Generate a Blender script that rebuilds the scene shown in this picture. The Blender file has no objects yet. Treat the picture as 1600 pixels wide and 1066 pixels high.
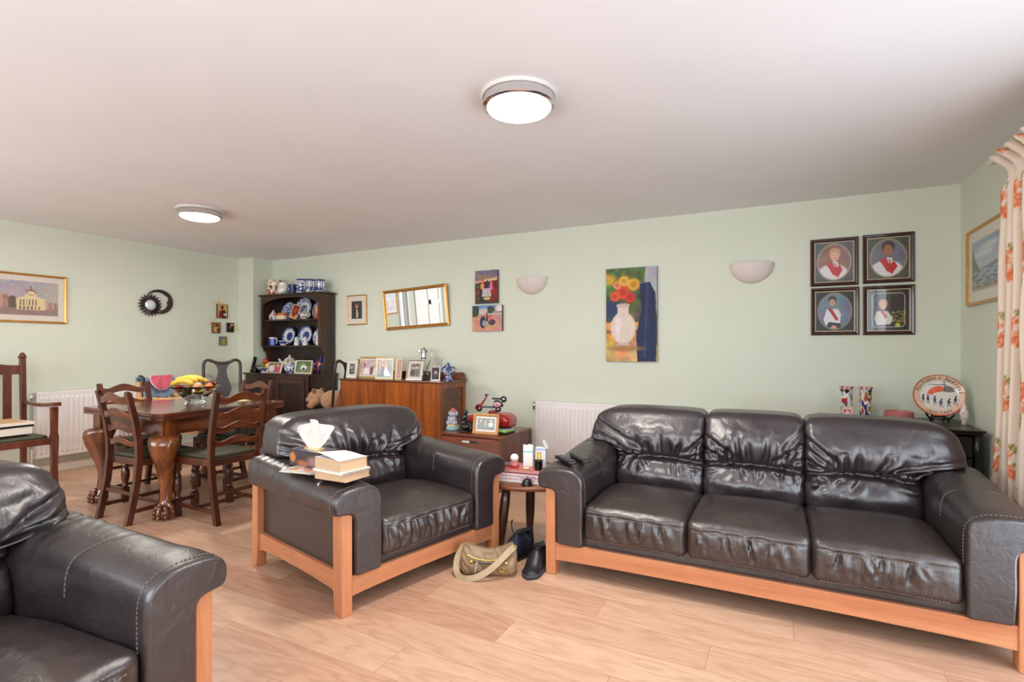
import bpy, bmesh, math, random
import numpy as np
from mathutils import Vector, Matrix, noise as MN

random.seed(7); np.random.seed(7)
SC = bpy.context.scene
COL = SC.collection
PI = math.pi
R = math.radians

# ------------------------------------------------------------------ camera
cam_d = bpy.data.cameras.new('camera')
cam = bpy.data.objects.new('camera', cam_d)
COL.objects.link(cam)
cam.location = (0, 0, 1.215)
cam.rotation_euler = (R(90), 0, R(27))
cam_d.sensor_width = 36
cam_d.lens = 815 / 1600 * 36
cam_d.shift_y = 0.0075
cam_d.clip_start = 0.02
SC.camera = cam

# ------------------------------------------------------------------ view and world
SC.view_settings.view_transform = 'Standard'
SC.view_settings.look = 'None'
SC.view_settings.gamma = 1
SC.view_settings.exposure = 0.10
SC.view_settings.use_curve_mapping = False
SC.cycles.use_denoising = True
SC.cycles.max_bounces = 10
SC.cycles.diffuse_bounces = 6
SC.cycles.glossy_bounces = 5
SC.cycles.sample_clamp_indirect = 6
SC.cycles.caustics_reflective = False
SC.cycles.caustics_refractive = False

wd = bpy.data.worlds.new('sky_world')
SC.world = wd
wd.use_nodes = True
wn = wd.node_tree.nodes; wl = wd.node_tree.links
bgn = wn['Background']
bgn.inputs[0].default_value = (0.86, 0.93, 1.0, 1)
bgn.inputs[1].default_value = 3.0

H = 2.4          # ceiling height
XL, XR = -6.35, 1.17
YB, YF = 4.8, -1.0

def area(name, loc, rot, sx, sy, power, col):
    d = bpy.data.lights.new(name, 'AREA')
    d.shape = 'RECTANGLE'; d.size = sx; d.size_y = sy
    d.energy = power; d.color = col
    o = bpy.data.objects.new(name, d); COL.objects.link(o)
    o.location = loc; o.rotation_euler = rot
    return o
# daylight entering by the glazed doors on the right and by the windows behind the camera
area('daylight_patio', (XR + 0.04, 1.35, 1.12), (0, R(90), 0), 2.0, 2.7, 58, (0.80, 0.89, 1.0))
area('daylight_window_near', (-0.95, YF + 0.06, 1.45), (R(90), 0, 0), 2.4, 1.4, 62, (0.93, 0.96, 1.0))
area('daylight_window_far', (-4.5, YF + 0.06, 1.45), (R(90), 0, 0), 2.2, 1.4, 58, (0.93, 0.96, 1.0))

# ------------------------------------------------------------------ colours
def lin(c):
    out = []
    for x in c[:3]:
        x = x / 255.0
        out.append(x / 12.92 if x <= 0.04045 else ((x + 0.055) / 1.055) ** 2.4)
    return tuple(out)
def linA(c): return (*lin(c), 1)

# ------------------------------------------------------------------ materials
MATS = {}
def newmat(name):
    m = bpy.data.materials.new(name); m.use_nodes = True
    nt = m.node_tree; nt.nodes.clear()
    out = nt.nodes.new('ShaderNodeOutputMaterial')
    b = nt.nodes.new('ShaderNodeBsdfPrincipled')
    nt.links.new(b.outputs[0], out.inputs[0])
    MATS[name] = m
    return m, nt, b
def nd(nt, t, **kw):
    n = nt.nodes.new(t)
    for k, v in kw.items():
        if k.startswith('i_'): n.inputs[int(k[2:])].default_value = v
        else: setattr(n, k, v)
    return n
def coords(nt, scale, kind='Object', rot=(0, 0, 0)):
    tc = nd(nt, 'ShaderNodeTexCoord'); mp = nd(nt, 'ShaderNodeMapping')
    mp.inputs['Scale'].default_value = scale; mp.inputs['Rotation'].default_value = rot
    nt.links.new(tc.outputs[kind], mp.inputs[0])
    return mp.outputs[0]
def nz(nt, vec, sc, det=3, rough=0.5, dist=0.0):
    n = nd(nt, 'ShaderNodeTexNoise')
    n.inputs['Scale'].default_value = sc; n.inputs['Detail'].default_value = det
    n.inputs['Roughness'].default_value = rough; n.inputs['Distortion'].default_value = dist
    nt.links.new(vec, n.inputs['Vector'])
    return n.outputs[0]
def ramp(nt, fac, stops):
    r = nd(nt, 'ShaderNodeValToRGB')
    while len(r.color_ramp.elements) < len(stops): r.color_ramp.elements.new(0.5)
    for e, (p, c) in zip(r.color_ramp.elements, stops):
        e.position = p; e.color = (*c[:3], 1)
    nt.links.new(fac, r.inputs[0])
    return r.outputs[0]
def mix(nt, fac, a, b, mode='MIX'):
    m = nd(nt, 'ShaderNodeMix', data_type='RGBA', blend_type=mode)
    for i, v in ((0, fac), (6, a), (7, b)):
        if isinstance(v, (int, float)): m.inputs[i].default_value = v
        elif isinstance(v, tuple): m.inputs[i].default_value = (*v[:3], 1)
        else: nt.links.new(v, m.inputs[i])
    return m.outputs[2]
def bump(nt, b, h, strength, dist):
    n = nd(nt, 'ShaderNodeBump'); n.inputs['Strength'].default_value = strength
    n.inputs['Distance'].default_value = dist
    nt.links.new(h, n.inputs['Height']); nt.links.new(n.outputs[0], b.inputs['Normal'])
    return n
def flat(name, c, rough=0.5, metal=0, spec=0.5, coat=0, var=0.05, emit=0, trans=0, alpha=1, bumpy=0, sc=40, ior=1.45, sheen=0):
    m, nt, b = newmat(name)
    L = lin(c)
    v = coords(nt, (1, 1, 1))
    n = nz(nt, v, sc, 3)
    c0 = tuple(x * (1 - var) for x in L); c1 = tuple(min(1, x * (1 + var)) for x in L)
    nt.links.new(ramp(nt, n, [(0.3, c0), (0.7, c1)]), b.inputs['Base Color'])
    b.inputs['Roughness'].default_value = rough; b.inputs['Metallic'].default_value = metal
    b.inputs['Specular IOR Level'].default_value = spec
    b.inputs['Coat Weight'].default_value = coat; b.inputs['Coat Roughness'].default_value = 0.05
    b.inputs['Transmission Weight'].default_value = trans; b.inputs['IOR'].default_value = ior
    if sheen: b.inputs['Sheen Weight'].default_value = sheen
    if emit:
        b.inputs['Emission Color'].default_value = (*L, 1); b.inputs['Emission Strength'].default_value = emit
    if bumpy: bump(nt, b, nz(nt, v, sc, 5), bumpy, 0.01)
    return m
def wood(name, dark, mid, light, axis='x', rough=0.4, sc=1.0, coat=0.0, rings=0.5, bmp=0.15):
    m, nt, b = newmat(name)
    st = {'x': (0.09, 1, 1), 'y': (1, 0.09, 1), 'z': (1, 1, 0.09)}[axis]
    v = coords(nt, st)
    big = nz(nt, v, 9 * sc, 3, 0.5, 1.2)
    fine = nz(nt, v, 90 * sc, 4, 0.6, 0.2)
    col = ramp(nt, big, [(0.28, lin(dark)), (0.5, lin(mid)), (0.74, lin(light))])
    st2 = {'x': (0.02, 1, 1), 'y': (1, 0.02, 1), 'z': (1, 1, 0.02)}[axis]
    v2 = coords(nt, st2)
    pore = nz(nt, v2, 260 * sc, 2, 0.5)
    pc = ramp(nt, pore, [(0.36, (0.45, 0.42, 0.4)), (0.52, (1, 1, 1))])
    col = mix(nt, rings, col, pc, 'MULTIPLY')
    nt.links.new(col, b.inputs['Base Color'])
    b.inputs['Roughness'].default_value = rough
    b.inputs['Coat Weight'].default_value = coat; b.inputs['Coat Roughness'].default_value = 0.15
    bump(nt, b, fine, bmp, 0.002)
    return m
def leather(name, c, c2, rough=0.36, fold=(1, 1, 1)):
    m, nt, b = newmat(name)
    v = coords(nt, (1, 1, 1))
    big = nz(nt, v, 5, 4, 0.6)
    nt.links.new(ramp(nt, big, [(0.35, lin(c)), (0.7, lin(c2))]), b.inputs['Base Color'])
    rr = nd(nt, 'ShaderNodeMapRange'); rr.inputs[3].default_value = rough - 0.07; rr.inputs[4].default_value = rough + 0.12
    nt.links.new(big, rr.inputs[0]); nt.links.new(rr.outputs[0], b.inputs['Roughness'])
    b.inputs['Specular IOR Level'].default_value = 0.9
    b.inputs['Coat Weight'].default_value = 0.20; b.inputs['Coat Roughness'].default_value = 0.32
    vo = nd(nt, 'ShaderNodeTexVoronoi'); vo.inputs['Scale'].default_value = 380
    nt.links.new(v, vo.inputs['Vector'])
    n1 = bump(nt, b, vo.outputs[0], 0.12, 0.0006)
    vf = coords(nt, fold)
    cre = nz(nt, vf, 16, 4, 0.55, 0.8)
    n2 = nd(nt, 'ShaderNodeBump'); n2.inputs['Strength'].default_value = 0.35; n2.inputs['Distance'].default_value = 0.010
    nt.links.new(cre, n2.inputs['Height']); nt.links.new(n2.outputs[0], n1.inputs['Normal'])
    return m
def printed(name, rough=0.45, coat=0.0, spec=0.4):
    m, nt, b = newmat(name)
    a = nd(nt, 'ShaderNodeAttribute', attribute_name='Col')
    v = coords(nt, (1, 1, 1))
    n = nz(nt, v, 300, 2)
    t = ramp(nt, n, [(0.3, (0.96, 0.96, 0.96)), (0.7, (1, 1, 1))])
    nt.links.new(mix(nt, 1.0, a.outputs[0], t, 'MULTIPLY'), b.inputs['Base Color'])
    b.inputs['Roughness'].default_value = rough; b.inputs['Coat Weight'].default_value = coat
    b.inputs['Coat Roughness'].default_value = 0.03; b.inputs['Specular IOR Level'].default_value = spec
    return m

# ------------------------------------------------------------------ mesh collector
class MB:
    def __init__(s):
        s.v = []; s.f = []; s.m = []; s.s = []; s.c = {}
    def add(s, vs, fs, mat=0, smooth=False, col=None):
        o = len(s.v)
        s.v.extend([tuple(v) for v in vs])
        if col is not None:
            for i in range(len(vs)): s.c[o + i] = col[i] if isinstance(col, list) else col
        for f in fs:
            s.f.append([o + i for i in f]); s.m.append(mat); s.s.append(smooth)
        return o
    def box(s, x0, x1, y0, y1, z0, z1, mat=0, col=None):
        vs = [(x, y, z) for x in (x0, x1) for y in (y0, y1) for z in (z0, z1)]
        s.add(vs, [(0, 1, 3, 2), (4, 6, 7, 5), (0, 4, 5, 1), (2, 3, 7, 6), (0, 2, 6, 4), (1, 5, 7, 3)], mat, col=col)
    def obox(s, c, size, rot=(0, 0, 0), mat=0, col=None):
        from mathutils import Euler
        M = Euler(rot).to_matrix()
        vs = [Vector(c) + M @ Vector((x * size[0] / 2, y * size[1] / 2, z * size[2] / 2)) for x in (-1, 1) for y in (-1, 1) for z in (-1, 1)]
        s.add(vs, [(0, 1, 3, 2), (4, 6, 7, 5), (0, 4, 5, 1), (2, 3, 7, 6), (0, 2, 6, 4), (1, 5, 7, 3)], mat, col=col)
    def rings(s, rs, mat=0, smooth=True, caps=True, col=None):
        n = len(rs[0]); vs = [p for r in rs for p in r]; fs = []
        for i in range(len(rs) - 1):
            for j in range(n):
                a = i * n + j; b = i * n + (j + 1) % n
                fs.append((a, b, b + n, a + n))
        if caps:
            fs.append(tuple(reversed(range(n)))); fs.append(tuple(range((len(rs) - 1) * n, len(rs) * n)))
        s.add(vs, fs, mat, smooth, col)
    def tube(s, pts, r, n=8, mat=0, caps=True, flatten=1.0, closed=False, col=None, smooth=True):
        pts = [Vector(p) for p in pts]; rs = []
        up = Vector((0, 0, 1)); prev = None
        for i, p in enumerate(pts):
            if closed: t = pts[(i + 1) % len(pts)] - pts[i - 1]
            else: t = pts[min(i + 1, len(pts) - 1)] - pts[max(i - 1, 0)]
            t.normalize()
            if prev is None:
                a = up.cross(t)
                if a.length < 0.05: a = Vector((1, 0, 0)).cross(t)
            else:
                a = prev - t * prev.dot(t)
            a.normalize(); prev = a; b = t.cross(a)
            rr = r[i] if isinstance(r, (list, tuple)) else r
            rs.append([p + (a * math.cos(2 * PI * k / n) + b * math.sin(2 * PI * k / n) * flatten) * rr for k in range(n)])
        if closed: rs.append(rs[0]); caps = False
        s.rings(rs, mat, smooth, caps, col)
    def lathe(s, prof, n=24, c=(0, 0, 0), mat=0, smooth=True, caps=True, colf=None, sx=1, sy=1, M=None):
        rs = []; col = [] if colf else None
        for i, (r, z) in enumerate(prof):
            ring = []
            for k in range(n):
                a = 2 * PI * k / n
                p = Vector((math.cos(a) * r * sx, math.sin(a) * r * sy, z))
                if colf: col.append(colf(r, a, z, i))
                if M is not None: p = M @ p
                ring.append((p.x + c[0], p.y + c[1], p.z + c[2]))
            rs.append(ring)
        s.rings(rs, mat, smooth, caps, col)
    def ell(s, c, r, n=16, m=10, mat=0, col=None, M=None, fn=None):
        rs = []
        for i in range(m + 1):
            t = -PI / 2 + PI * i / m; t = max(-PI / 2 + 0.02, min(PI / 2 - 0.02, t))
            ring = []
            for k in range(n):
                a = 2 * PI * k / n
                p = Vector((math.cos(t) * math.cos(a) * r[0], math.cos(t) * math.sin(a) * r[1], math.sin(t) * r[2]))
                if fn: p = fn(p)
                if M is not None: p = M @ p
                ring.append(p + Vector(c))
            rs.append(ring)
        s.rings(rs, mat, True, True, col)
    def prism(s, poly, axis, a, b, mat=0, smooth=False, col=None):
        n = len(poly)
        def P(u, v, w):
            return {'x': (w, u, v), 'y': (u, w, v), 'z': (u, v, w)}[axis]
        vs = [P(u, v, a) for u, v in poly] + [P(u, v, b) for u, v in poly]
        fs = [tuple(range(n)), tuple(reversed(range(n, 2 * n)))]
        o = s.add(vs, fs, mat, False, col)
        for i in range(n):
            j = (i + 1) % n
            s.f.append([o + j, o + i, o + n + i, o + n + j]); s.m.append(mat); s.s.append(smooth)
    def grid(s, fn, nu, nv, mat=0, smooth=True, colf=None):
        vs = []; col = [] if colf else None
        for j in range(nv + 1):
            for i in range(nu + 1):
                vs.append(fn(i / nu, j / nv))
                if colf: col.append(colf(i / nu, j / nv))
        fs = []
        for j in range(nv):
            for i in range(nu):
                a = j * (nu + 1) + i
                fs.append((a, a + 1, a + nu + 2, a + nu + 1))
        s.add(vs, fs, mat, smooth, col)
    def rbox(s, half, r, nn, post=None, mat=0):
        """rounded box from a shared surface lattice; post(p,u,n) may move every point"""
        nx, ny, nz_ = nn; idx = {}; vs = []
        hx, hy, hz = half; r = min(r, hx, hy, hz)
        def g(i, j, k):
            key = (i, j, k)
            if key in idx: return idx[key]
            u = Vector((2 * i / nx - 1, 2 * j / ny - 1, 2 * k / nz_ - 1))
            p = Vector((u.x * hx, u.y * hy, u.z * hz))
            q = Vector((max(-(hx - r), min(hx - r, p.x)), max(-(hy - r), min(hy - r, p.y)), max(-(hz - r), min(hz - r, p.z))))
            d = p - q
            if d.length < 1e-9: n = Vector((0, 0, 0))
            else:
                n = d.normalized(); p = q + n * r
            if post: p = post(p, u, n)
            idx[key] = len(vs); vs.append(tuple(p)); return idx[key]
        fs = []
        for i in range(nx):
            for j in range(ny):
                fs.append((g(i, j, 0), g(i, j + 1, 0), g(i + 1, j + 1, 0), g(i + 1, j, 0)))
                fs.append((g(i, j, nz_), g(i + 1, j, nz_), g(i + 1, j + 1, nz_), g(i, j + 1, nz_)))
        for i in range(nx):
            for k in range(nz_):
                fs.append((g(i, 0, k), g(i + 1, 0, k), g(i + 1, 0, k + 1), g(i, 0, k + 1)))
                fs.append((g(i, ny, k), g(i, ny, k + 1), g(i + 1, ny, k + 1), g(i + 1, ny, k)))
        for j in range(ny):
            for k in range(nz_):
                fs.append((g(0, j, k), g(0, j, k + 1), g(0, j + 1, k + 1), g(0, j + 1, k)))
                fs.append((g(nx, j, k), g(nx, j + 1, k), g(nx, j + 1, k + 1), g(nx, j, k + 1)))
        s.add(vs, fs, mat, True)
    def build(s, name, mats, parent=None, bevel=0, seg=2, loc=(0, 0, 0), rot=(0, 0, 0), ang=35, kind=None, world=False, sharp=None, sub=0):
        if not isinstance(mats, (list, tuple)): mats = [mats]
        me = bpy.data.meshes.new(name)
        vs = s.v
        if world and parent is not None:
            L = parent.location; vs = [(v[0] - L[0], v[1] - L[1], v[2] - L[2]) for v in s.v]
        me.from_pydata(vs, [], s.f)
        for m in mats: me.materials.append(MATS[m] if isinstance(m, str) else m)
        me.polygons.foreach_set('material_index', s.m)
        me.polygons.foreach_set('use_smooth', s.s)
        if s.c:
            at = me.color_attributes.new('Col', 'FLOAT_COLOR', 'POINT')
            arr = np.ones((len(vs), 4), dtype=np.float32)
            for i, c in s.c.items(): arr[i, :3] = c[:3]
            at.data.foreach_set('color', arr.ravel())
        me.update()
        bm = bmesh.new(); bm.from_mesh(me); bmesh.ops.recalc_face_normals(bm, faces=bm.faces)
        big = [f for f in bm.faces if len(f.verts) > 6]
        if big: bmesh.ops.triangulate(bm, faces=big, ngon_method='EAR_CLIP')
        bm.to_mesh(me); bm.free()
        if sharp: me.set_sharp_from_angle(angle=R(sharp))
        o = bpy.data.objects.new(name, me); COL.objects.link(o)
        o.location = loc; o.rotation_euler = rot
        if parent is not None: o.parent = parent
        if bevel:
            b = o.modifiers.new('edge', 'BEVEL'); b.width = bevel; b.segments = seg; b.limit_method = 'ANGLE'; b.angle_limit = R(ang)
            b.harden_normals = False
        if sub:
            b = o.modifiers.new('sub', 'SUBSURF'); b.levels = sub; b.render_levels = sub
        if kind: o['kind'] = kind
        return o

def thing(name, label, cat, loc=(0, 0, 0), rotz=0, group=None):
    o = bpy.data.objects.new(name, None); COL.objects.link(o)
    o.empty_display_size = 0.05
    o.location = loc; o.rotation_euler = (0, 0, rotz)
    o['label'] = label; o['category'] = cat
    if group: o['group'] = group
    return o
def tag(o, label, cat, group=None):
    o['label'] = label; o['category'] = cat
    if group: o['group'] = group
    return o
def copy_tree(o, parent=None):
    c = o.copy(); COL.objects.link(c); c.parent = parent
    for ch in [x for x in bpy.data.objects if x.parent == o]: copy_tree(ch, c)
    return c
def plbl(o, text):
    o['label'] = text; return o

# ------------------------------------------------------------------ printed pictures (colour of the print itself, sampled on a fine grid)
class Cv:
    def __init__(s, w, h, bg):
        s.w, s.h = w, h
        s.a = np.zeros((h, w, 3)); s.a[:] = np.array(bg[:3], dtype=float)
        s.U, s.V = np.meshgrid(np.linspace(0, 1, w), np.linspace(0, 1, h))
    def put(s, m, col, k=1.0):
        m = np.clip(m, 0, 1)[..., None] * k
        s.a = s.a * (1 - m) + np.array(col[:3], dtype=float) * m
    def ell(s, cx, cy, rx, ry, col, rot=0, soft=0.12, k=1):
        dx = s.U - cx; dy = s.V - cy; c, n = math.cos(rot), math.sin(rot)
        d = np.sqrt(((dx * c + dy * n) / rx) ** 2 + ((-dx * n + dy * c) / ry) ** 2)
        s.put((1 - d) / soft + 0.5, col, k)
    def ring(s, cx, cy, rx, ry, wd, col):
        d = np.sqrt(((s.U - cx) / rx) ** 2 + ((s.V - cy) / ry) ** 2)
        s.put(1 - np.abs(d - 1) / wd, col)
    def rect(s, x0, y0, x1, y1, col, k=1):
        m = ((s.U >= x0) & (s.U <= x1) & (s.V >= y0) & (s.V <= y1)).astype(float)
        s.put(m, col, k)
    def poly(s, pts, col, k=1):
        m = np.zeros_like(s.U, dtype=bool); n = len(pts)
        for i in range(n):
            x1, y1 = pts[i]; x2, y2 = pts[(i + 1) % n]
            if y1 == y2: continue
            c = ((s.V > min(y1, y2)) & (s.V <= max(y1, y2)) & (s.U < (x2 - x1) * (s.V - y1) / (y2 - y1) + x1))
            m ^= c
        s.put(m.astype(float), col, k)
    def line(s, x0, y0, x1, y1, wd, col, k=1):
        dx, dy = x1 - x0, y1 - y0; L2 = dx * dx + dy * dy + 1e-12
        t = np.clip(((s.U - x0) * dx + (s.V - y0) * dy) / L2, 0, 1)
        d = np.hypot(s.U - x0 - t * dx, s.V - y0 - t * dy)
        s.put(1.2 - d / wd, col, k)
    def vgrad(s, y0, y1, c0, c1):
        t = np.clip((s.V - y0) / (y1 - y0), 0, 1)[..., None]
        g = np.array(c0, float) * (1 - t) + np.array(c1, float) * t
        m = ((s.V >= y0) & (s.V <= y1))[..., None]
        s.a = np.where(m, g, s.a)
    def blot(s, gx, gy, amp, seed=0, mask=None):
        rg = np.random.RandomState(seed); q = rg.uniform(-1, 1, (gy + 1, gx + 1, 3))
        x = s.U * gx * 0.9999; y = s.V * gy * 0.9999
        i = x.astype(int); j = y.astype(int); fx = (x - i)[..., None]; fy = (y - j)[..., None]
        v = q[j, i] * (1 - fx) * (1 - fy) + q[j, i + 1] * fx * (1 - fy) + q[j + 1, i] * (1 - fx) * fy + q[j + 1, i + 1] * fx * fy
        if mask is None: s.a = s.a + v * amp
        else: s.a = s.a + v * amp * mask[..., None]
    def person(s, x, y, sc, skin, hair, top, asp=1.0, legs=None):
        """small standing figure: (x,y) is the head centre"""
        sx = sc * asp
        if legs: s.poly([(x - .7 * sx, y - 3.2 * sc), (x + .7 * sx, y - 3.2 * sc), (x + .6 * sx, y - 6.2 * sc), (x - .6 * sx, y - 6.2 * sc)], legs)
        s.poly([(x - .55 * sx, y - .9 * sc), (x + .55 * sx, y - .9 * sc), (x + 1.25 * sx, y - 1.6 * sc), (x + 1.0 * sx, y - 3.9 * sc), (x - 1.0 * sx, y - 3.9 * sc), (x - 1.25 * sx, y - 1.6 * sc)], top)
        s.ell(x, y + .25 * sc, .8 * sx, .95 * sc, hair); s.ell(x, y - .1 * sc, .62 * sx, .8 * sc, skin)
    def lin(s):
        a = np.clip(s.a, 0, 255) / 255.0
        return np.where(a <= 0.04045, a / 12.92, ((a + 0.055) / 1.055) ** 2.4)

def print_mesh(name, cv, W, Hh, mat='print', parent=None, loc=(0, 0, 0), rot=(0, 0, 0), thick=0.0015, backmat='paper'):
    """picture panel of real thickness in the local XZ plane, face towards -Y, bottom-centre origin"""
    w, h = cv.w, cv.h
    X, Z = np.meshgrid(np.linspace(-W / 2, W / 2, w), np.linspace(0, Hh, h))
    vs = np.stack([X.ravel(), np.zeros(w * h), Z.ravel()], 1)
    col = np.ones((w * h + 4, 4), dtype=np.float32); col[:w * h, :3] = cv.lin().reshape(-1, 3)
    ii = (np.arange(h - 1)[:, None] * w + np.arange(w - 1)[None, :]).ravel()
    fs = np.stack([ii, ii + 1, ii + w + 1, ii + w], 1).tolist()
    n0 = w * h
    vs = vs.tolist() + [(-W / 2, thick, 0), (W / 2, thick, 0), (W / 2, thick, Hh), (-W / 2, thick, Hh)]
    a, b, c, d = 0, w - 1, w * h - 1, w * (h - 1)
    nf = len(fs)
    fs += [[n0, n0 + 3, n0 + 2, n0 + 1]]
    fs += [list(range(a, b + 1))[::-1] + [n0, n0 + 1], list(range(d, c + 1)) + [n0 + 2, n0 + 3],
           [i * w for i in range(h)] + [n0 + 3, n0], [i * w + w - 1 for i in range(h)][::-1] + [n0 + 1, n0 + 2]]
    me = bpy.data.meshes.new(name); me.from_pydata(vs, [], fs)
    me.materials.append(MATS[mat]); me.materials.append(MATS[backmat])
    mi = [0] * nf + [1] * 5
    me.polygons.foreach_set('material_index', mi)
    at = me.color_attributes.new('Col', 'FLOAT_COLOR', 'POINT'); at.data.foreach_set('color', col.ravel())
    me.update()
    o = bpy.data.objects.new(name, me); COL.objects.link(o)
    o.location = loc; o.rotation_euler = rot
    if parent is not None: o.parent = parent
    return o

def moulding(W, Hh, wd, prof, mat=0):
    """mitred picture-frame ring in local XZ, centred in x, bottom at 0; prof = [(inward 0..wd, -depth y)]"""
    mb = MB(); n = len(prof)
    corners = [(-1, 0), (1, 0), (1, 1), (-1, 1)]
    rs = []
    for cx, cz in corners:
        ring = []
        for (q, y) in prof:
            x = cx * (W / 2 - q); z = q if cz == 0 else Hh - q
            ring.append((x, y, z))
        rs.append(ring)
    rs.append(rs[0])
    mb.rings(rs, mat, False, False)
    return mb

def text_verts(txt, size, extr=0.0005):
    cu = bpy.data.curves.new('t', 'FONT'); cu.body = txt; cu.size = size; cu.align_x = 'CENTER'; cu.extrude = extr
    cu.resolution_u = 2
    o = bpy.data.objects.new('t', cu); COL.objects.link(o)
    dg = bpy.context.evaluated_depsgraph_get(); me = bpy.data.meshes.new_from_object(o.evaluated_get(dg))
    vs = [tuple(v.co) for v in me.vertices]; fs = [tuple(p.vertices) for p in me.polygons]
    bpy.data.objects.remove(o); bpy.data.curves.remove(cu); bpy.data.meshes.remove(me)
    return vs, fs

def sstep(a, b, x):
    t = max(0.0, min(1.0, (x - a) / (b - a))); return t * t * (3 - 2 * t)
def nse(x, y=0.0, z=0.0): return MN.noise(Vector((x, y, z)))

# ------------------------------------------------------------------ material set
flat('wall_green', (220, 226, 209), 0.75, var=0.015, sc=3, bumpy=0.03)
flat('ceiling_white', (238, 238, 241), 0.85, var=0.015, sc=2, bumpy=0.02)
flat('skirting_white', (222, 212, 196), 0.45)
flat('white_gloss', (224, 222, 216), 0.35, var=0.01)
flat('radiator_white', (240, 236, 234), 0.4, var=0.01)
flat('rad_dirty', (150, 135, 120), 0.6)
flat('upvc', (235, 238, 240), 0.3, var=0.01)
flat('plaster', (226, 214, 210), 0.7, var=0.02, bumpy=0.05)
flat('chrome', (225, 225, 228), 0.12, metal=1, var=0.02)
flat('silver', (190, 185, 182), 0.25, metal=1)
flat('brass', (200, 160, 90), 0.3, metal=1)
flat('gold_frame', (206, 150, 76), 0.30, metal=0.6, var=0.15)
flat('gilt_pale', (196, 170, 120), 0.35, metal=0.5, var=0.1)
flat('mount', (222, 214, 200), 0.8, var=0.02, coat=0.6)
flat('paper', (232, 226, 214), 0.8, var=0.04)
flat('mirror_glass', (236, 240, 240), 0.02, metal=1, var=0.0)
flat('mahogany_frame', (58, 26, 22), 0.3, coat=0.5)
flat('black_frame', (22, 18, 18), 0.35, coat=0.3)
flat('black_plastic', (18, 18, 20), 0.35)
flat('black_satin', (26, 24, 26), 0.25, coat=0.4)
flat('grey_plastic', (90, 92, 96), 0.5)
flat('white_plastic', (235, 235, 235), 0.35, var=0.01)
flat('dark_screen', (12, 14, 18), 0.08)
flat('glass', (240, 248, 246), 0.02, trans=1.0, var=0.0, ior=1.45)
flat('glass_thin', (250, 252, 252), 0.0, trans=1.0, var=0.0, ior=1.05)
flat('glow', (255, 252, 246), 0.4, var=0.0, emit=7)
flat('thread', (124, 112, 106), 0.7)
flat('thread_dark', (84, 74, 72), 0.7)
flat('olive_leather', (66, 66, 48), 0.42, var=0.15, spec=0.6)
flat('red_paint', (176, 26, 34), 0.25, coat=0.5, var=0.08)
flat('navy_paint', (24, 28, 52), 0.35, coat=0.3)
flat('tan_leather', (146, 122, 92), 0.42, var=0.12, sc=12)
flat('tan_strap', (176, 156, 124), 0.5, var=0.06)
flat('shoe_black', (20, 22, 26), 0.4, var=0.1, sc=30)
flat('shoe_navy', (22, 26, 44), 0.7, var=0.2, sc=30)
flat('shoe_sole', (58, 60, 66), 0.6)
flat('tissue', (226, 224, 220), 0.9, var=0.01)
flat('page_edge', (206, 176, 140), 0.85, var=0.06, sc=120)
flat('cover_white', (200, 196, 196), 0.5, var=0.05)
flat('cover_pink', (214, 170, 146), 0.5)
flat('banana', (226, 186, 66), 0.5, var=0.1, sc=14)
flat('apple_green', (96, 110, 40), 0.4, var=0.2, sc=14)
flat('apple_red', (176, 52, 34), 0.35, var=0.25, sc=14)
flat('orange_fruit', (224, 120, 50), 0.5, bumpy=0.1)
flat('kiwi', (112, 78, 50), 0.85, var=0.2)
flat('grape', (96, 22, 44), 0.3, var=0.2, coat=0.2)
flat('peach', (222, 160, 100), 0.55, var=0.12, sc=12)
flat('lemon', (222, 190, 60), 0.5)
flat('bib_pink', (228, 104, 128), 0.9, var=0.06, sheen=0.3)
flat('bib_trim', (246, 214, 218), 0.9)
flat('pale_mirror_reflection', (226, 236, 238), 0.3, metal=0.3, var=0.02)  # pale, dull-surfaced disc: the mirror's bright window reflection is put into the base colour
flat('cloth_blue', (134, 158, 188), 0.95, var=0.12, sc=20, sheen=0.3)
flat('cloth_denim', (60, 74, 128), 0.95, var=0.15, sc=20)
flat('plush', (176, 130, 92), 1.0, var=0.2, sc=60, bumpy=0.6, sheen=0.6)
flat('plush_dark', (120, 82, 54), 1.0, var=0.2, sc=60, bumpy=0.6, sheen=0.5)
flat('nose_black', (20, 16, 16), 0.4)
flat('china_white', (236, 234, 230), 0.2, coat=0.3, var=0.02)
flat('china_blue', (28, 48, 116), 0.2, coat=0.3, var=0.15)
flat('china_cream', (230, 212, 180), 0.25, coat=0.3)
flat('china_orange', (222, 110, 56), 0.25, coat=0.3, var=0.15)
flat('amber_glaze', (150, 78, 26), 0.25, coat=0.4, var=0.15)
flat('pink_dish', (192, 112, 112), 0.35, coat=0.2, var=0.05)
flat('ebony', (24, 16, 14), 0.35, coat=0.2, var=0.2)
flat('lime', (178, 214, 40), 0.5)
flat('pale_blue', (150, 190, 204), 0.5)
flat('stone_grey', (176, 182, 194), 0.6, var=0.12, sc=60)
flat('tape_cream', (226, 206, 156), 0.8)
flat('card_teal', (60, 190, 190), 0.5)
flat('manila', (206, 168, 124), 0.8, var=0.05)
flat('file_black', (34, 32, 38), 0.6)
flat('moon_dark', (44, 20, 24), 0.35, coat=0.3, var=0.3, sc=50)
wood('oak_frame', (196, 124, 84), (208, 140, 98), (218, 154, 112), 'x', 0.42, 1.0, 0.1, 0.3)
wood('oak_frame_v', (196, 124, 84), (208, 140, 98), (218, 154, 112), 'z', 0.42, 1.0, 0.1, 0.3)
wood('oak_frame_y', (196, 124, 84), (208, 140, 98), (218, 154, 112), 'y', 0.42, 1.0, 0.1, 0.3)
wood('dining_x', (52, 22, 12), (84, 38, 20), (122, 62, 32), 'x', 0.22, 1.0, 0.5)
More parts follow.
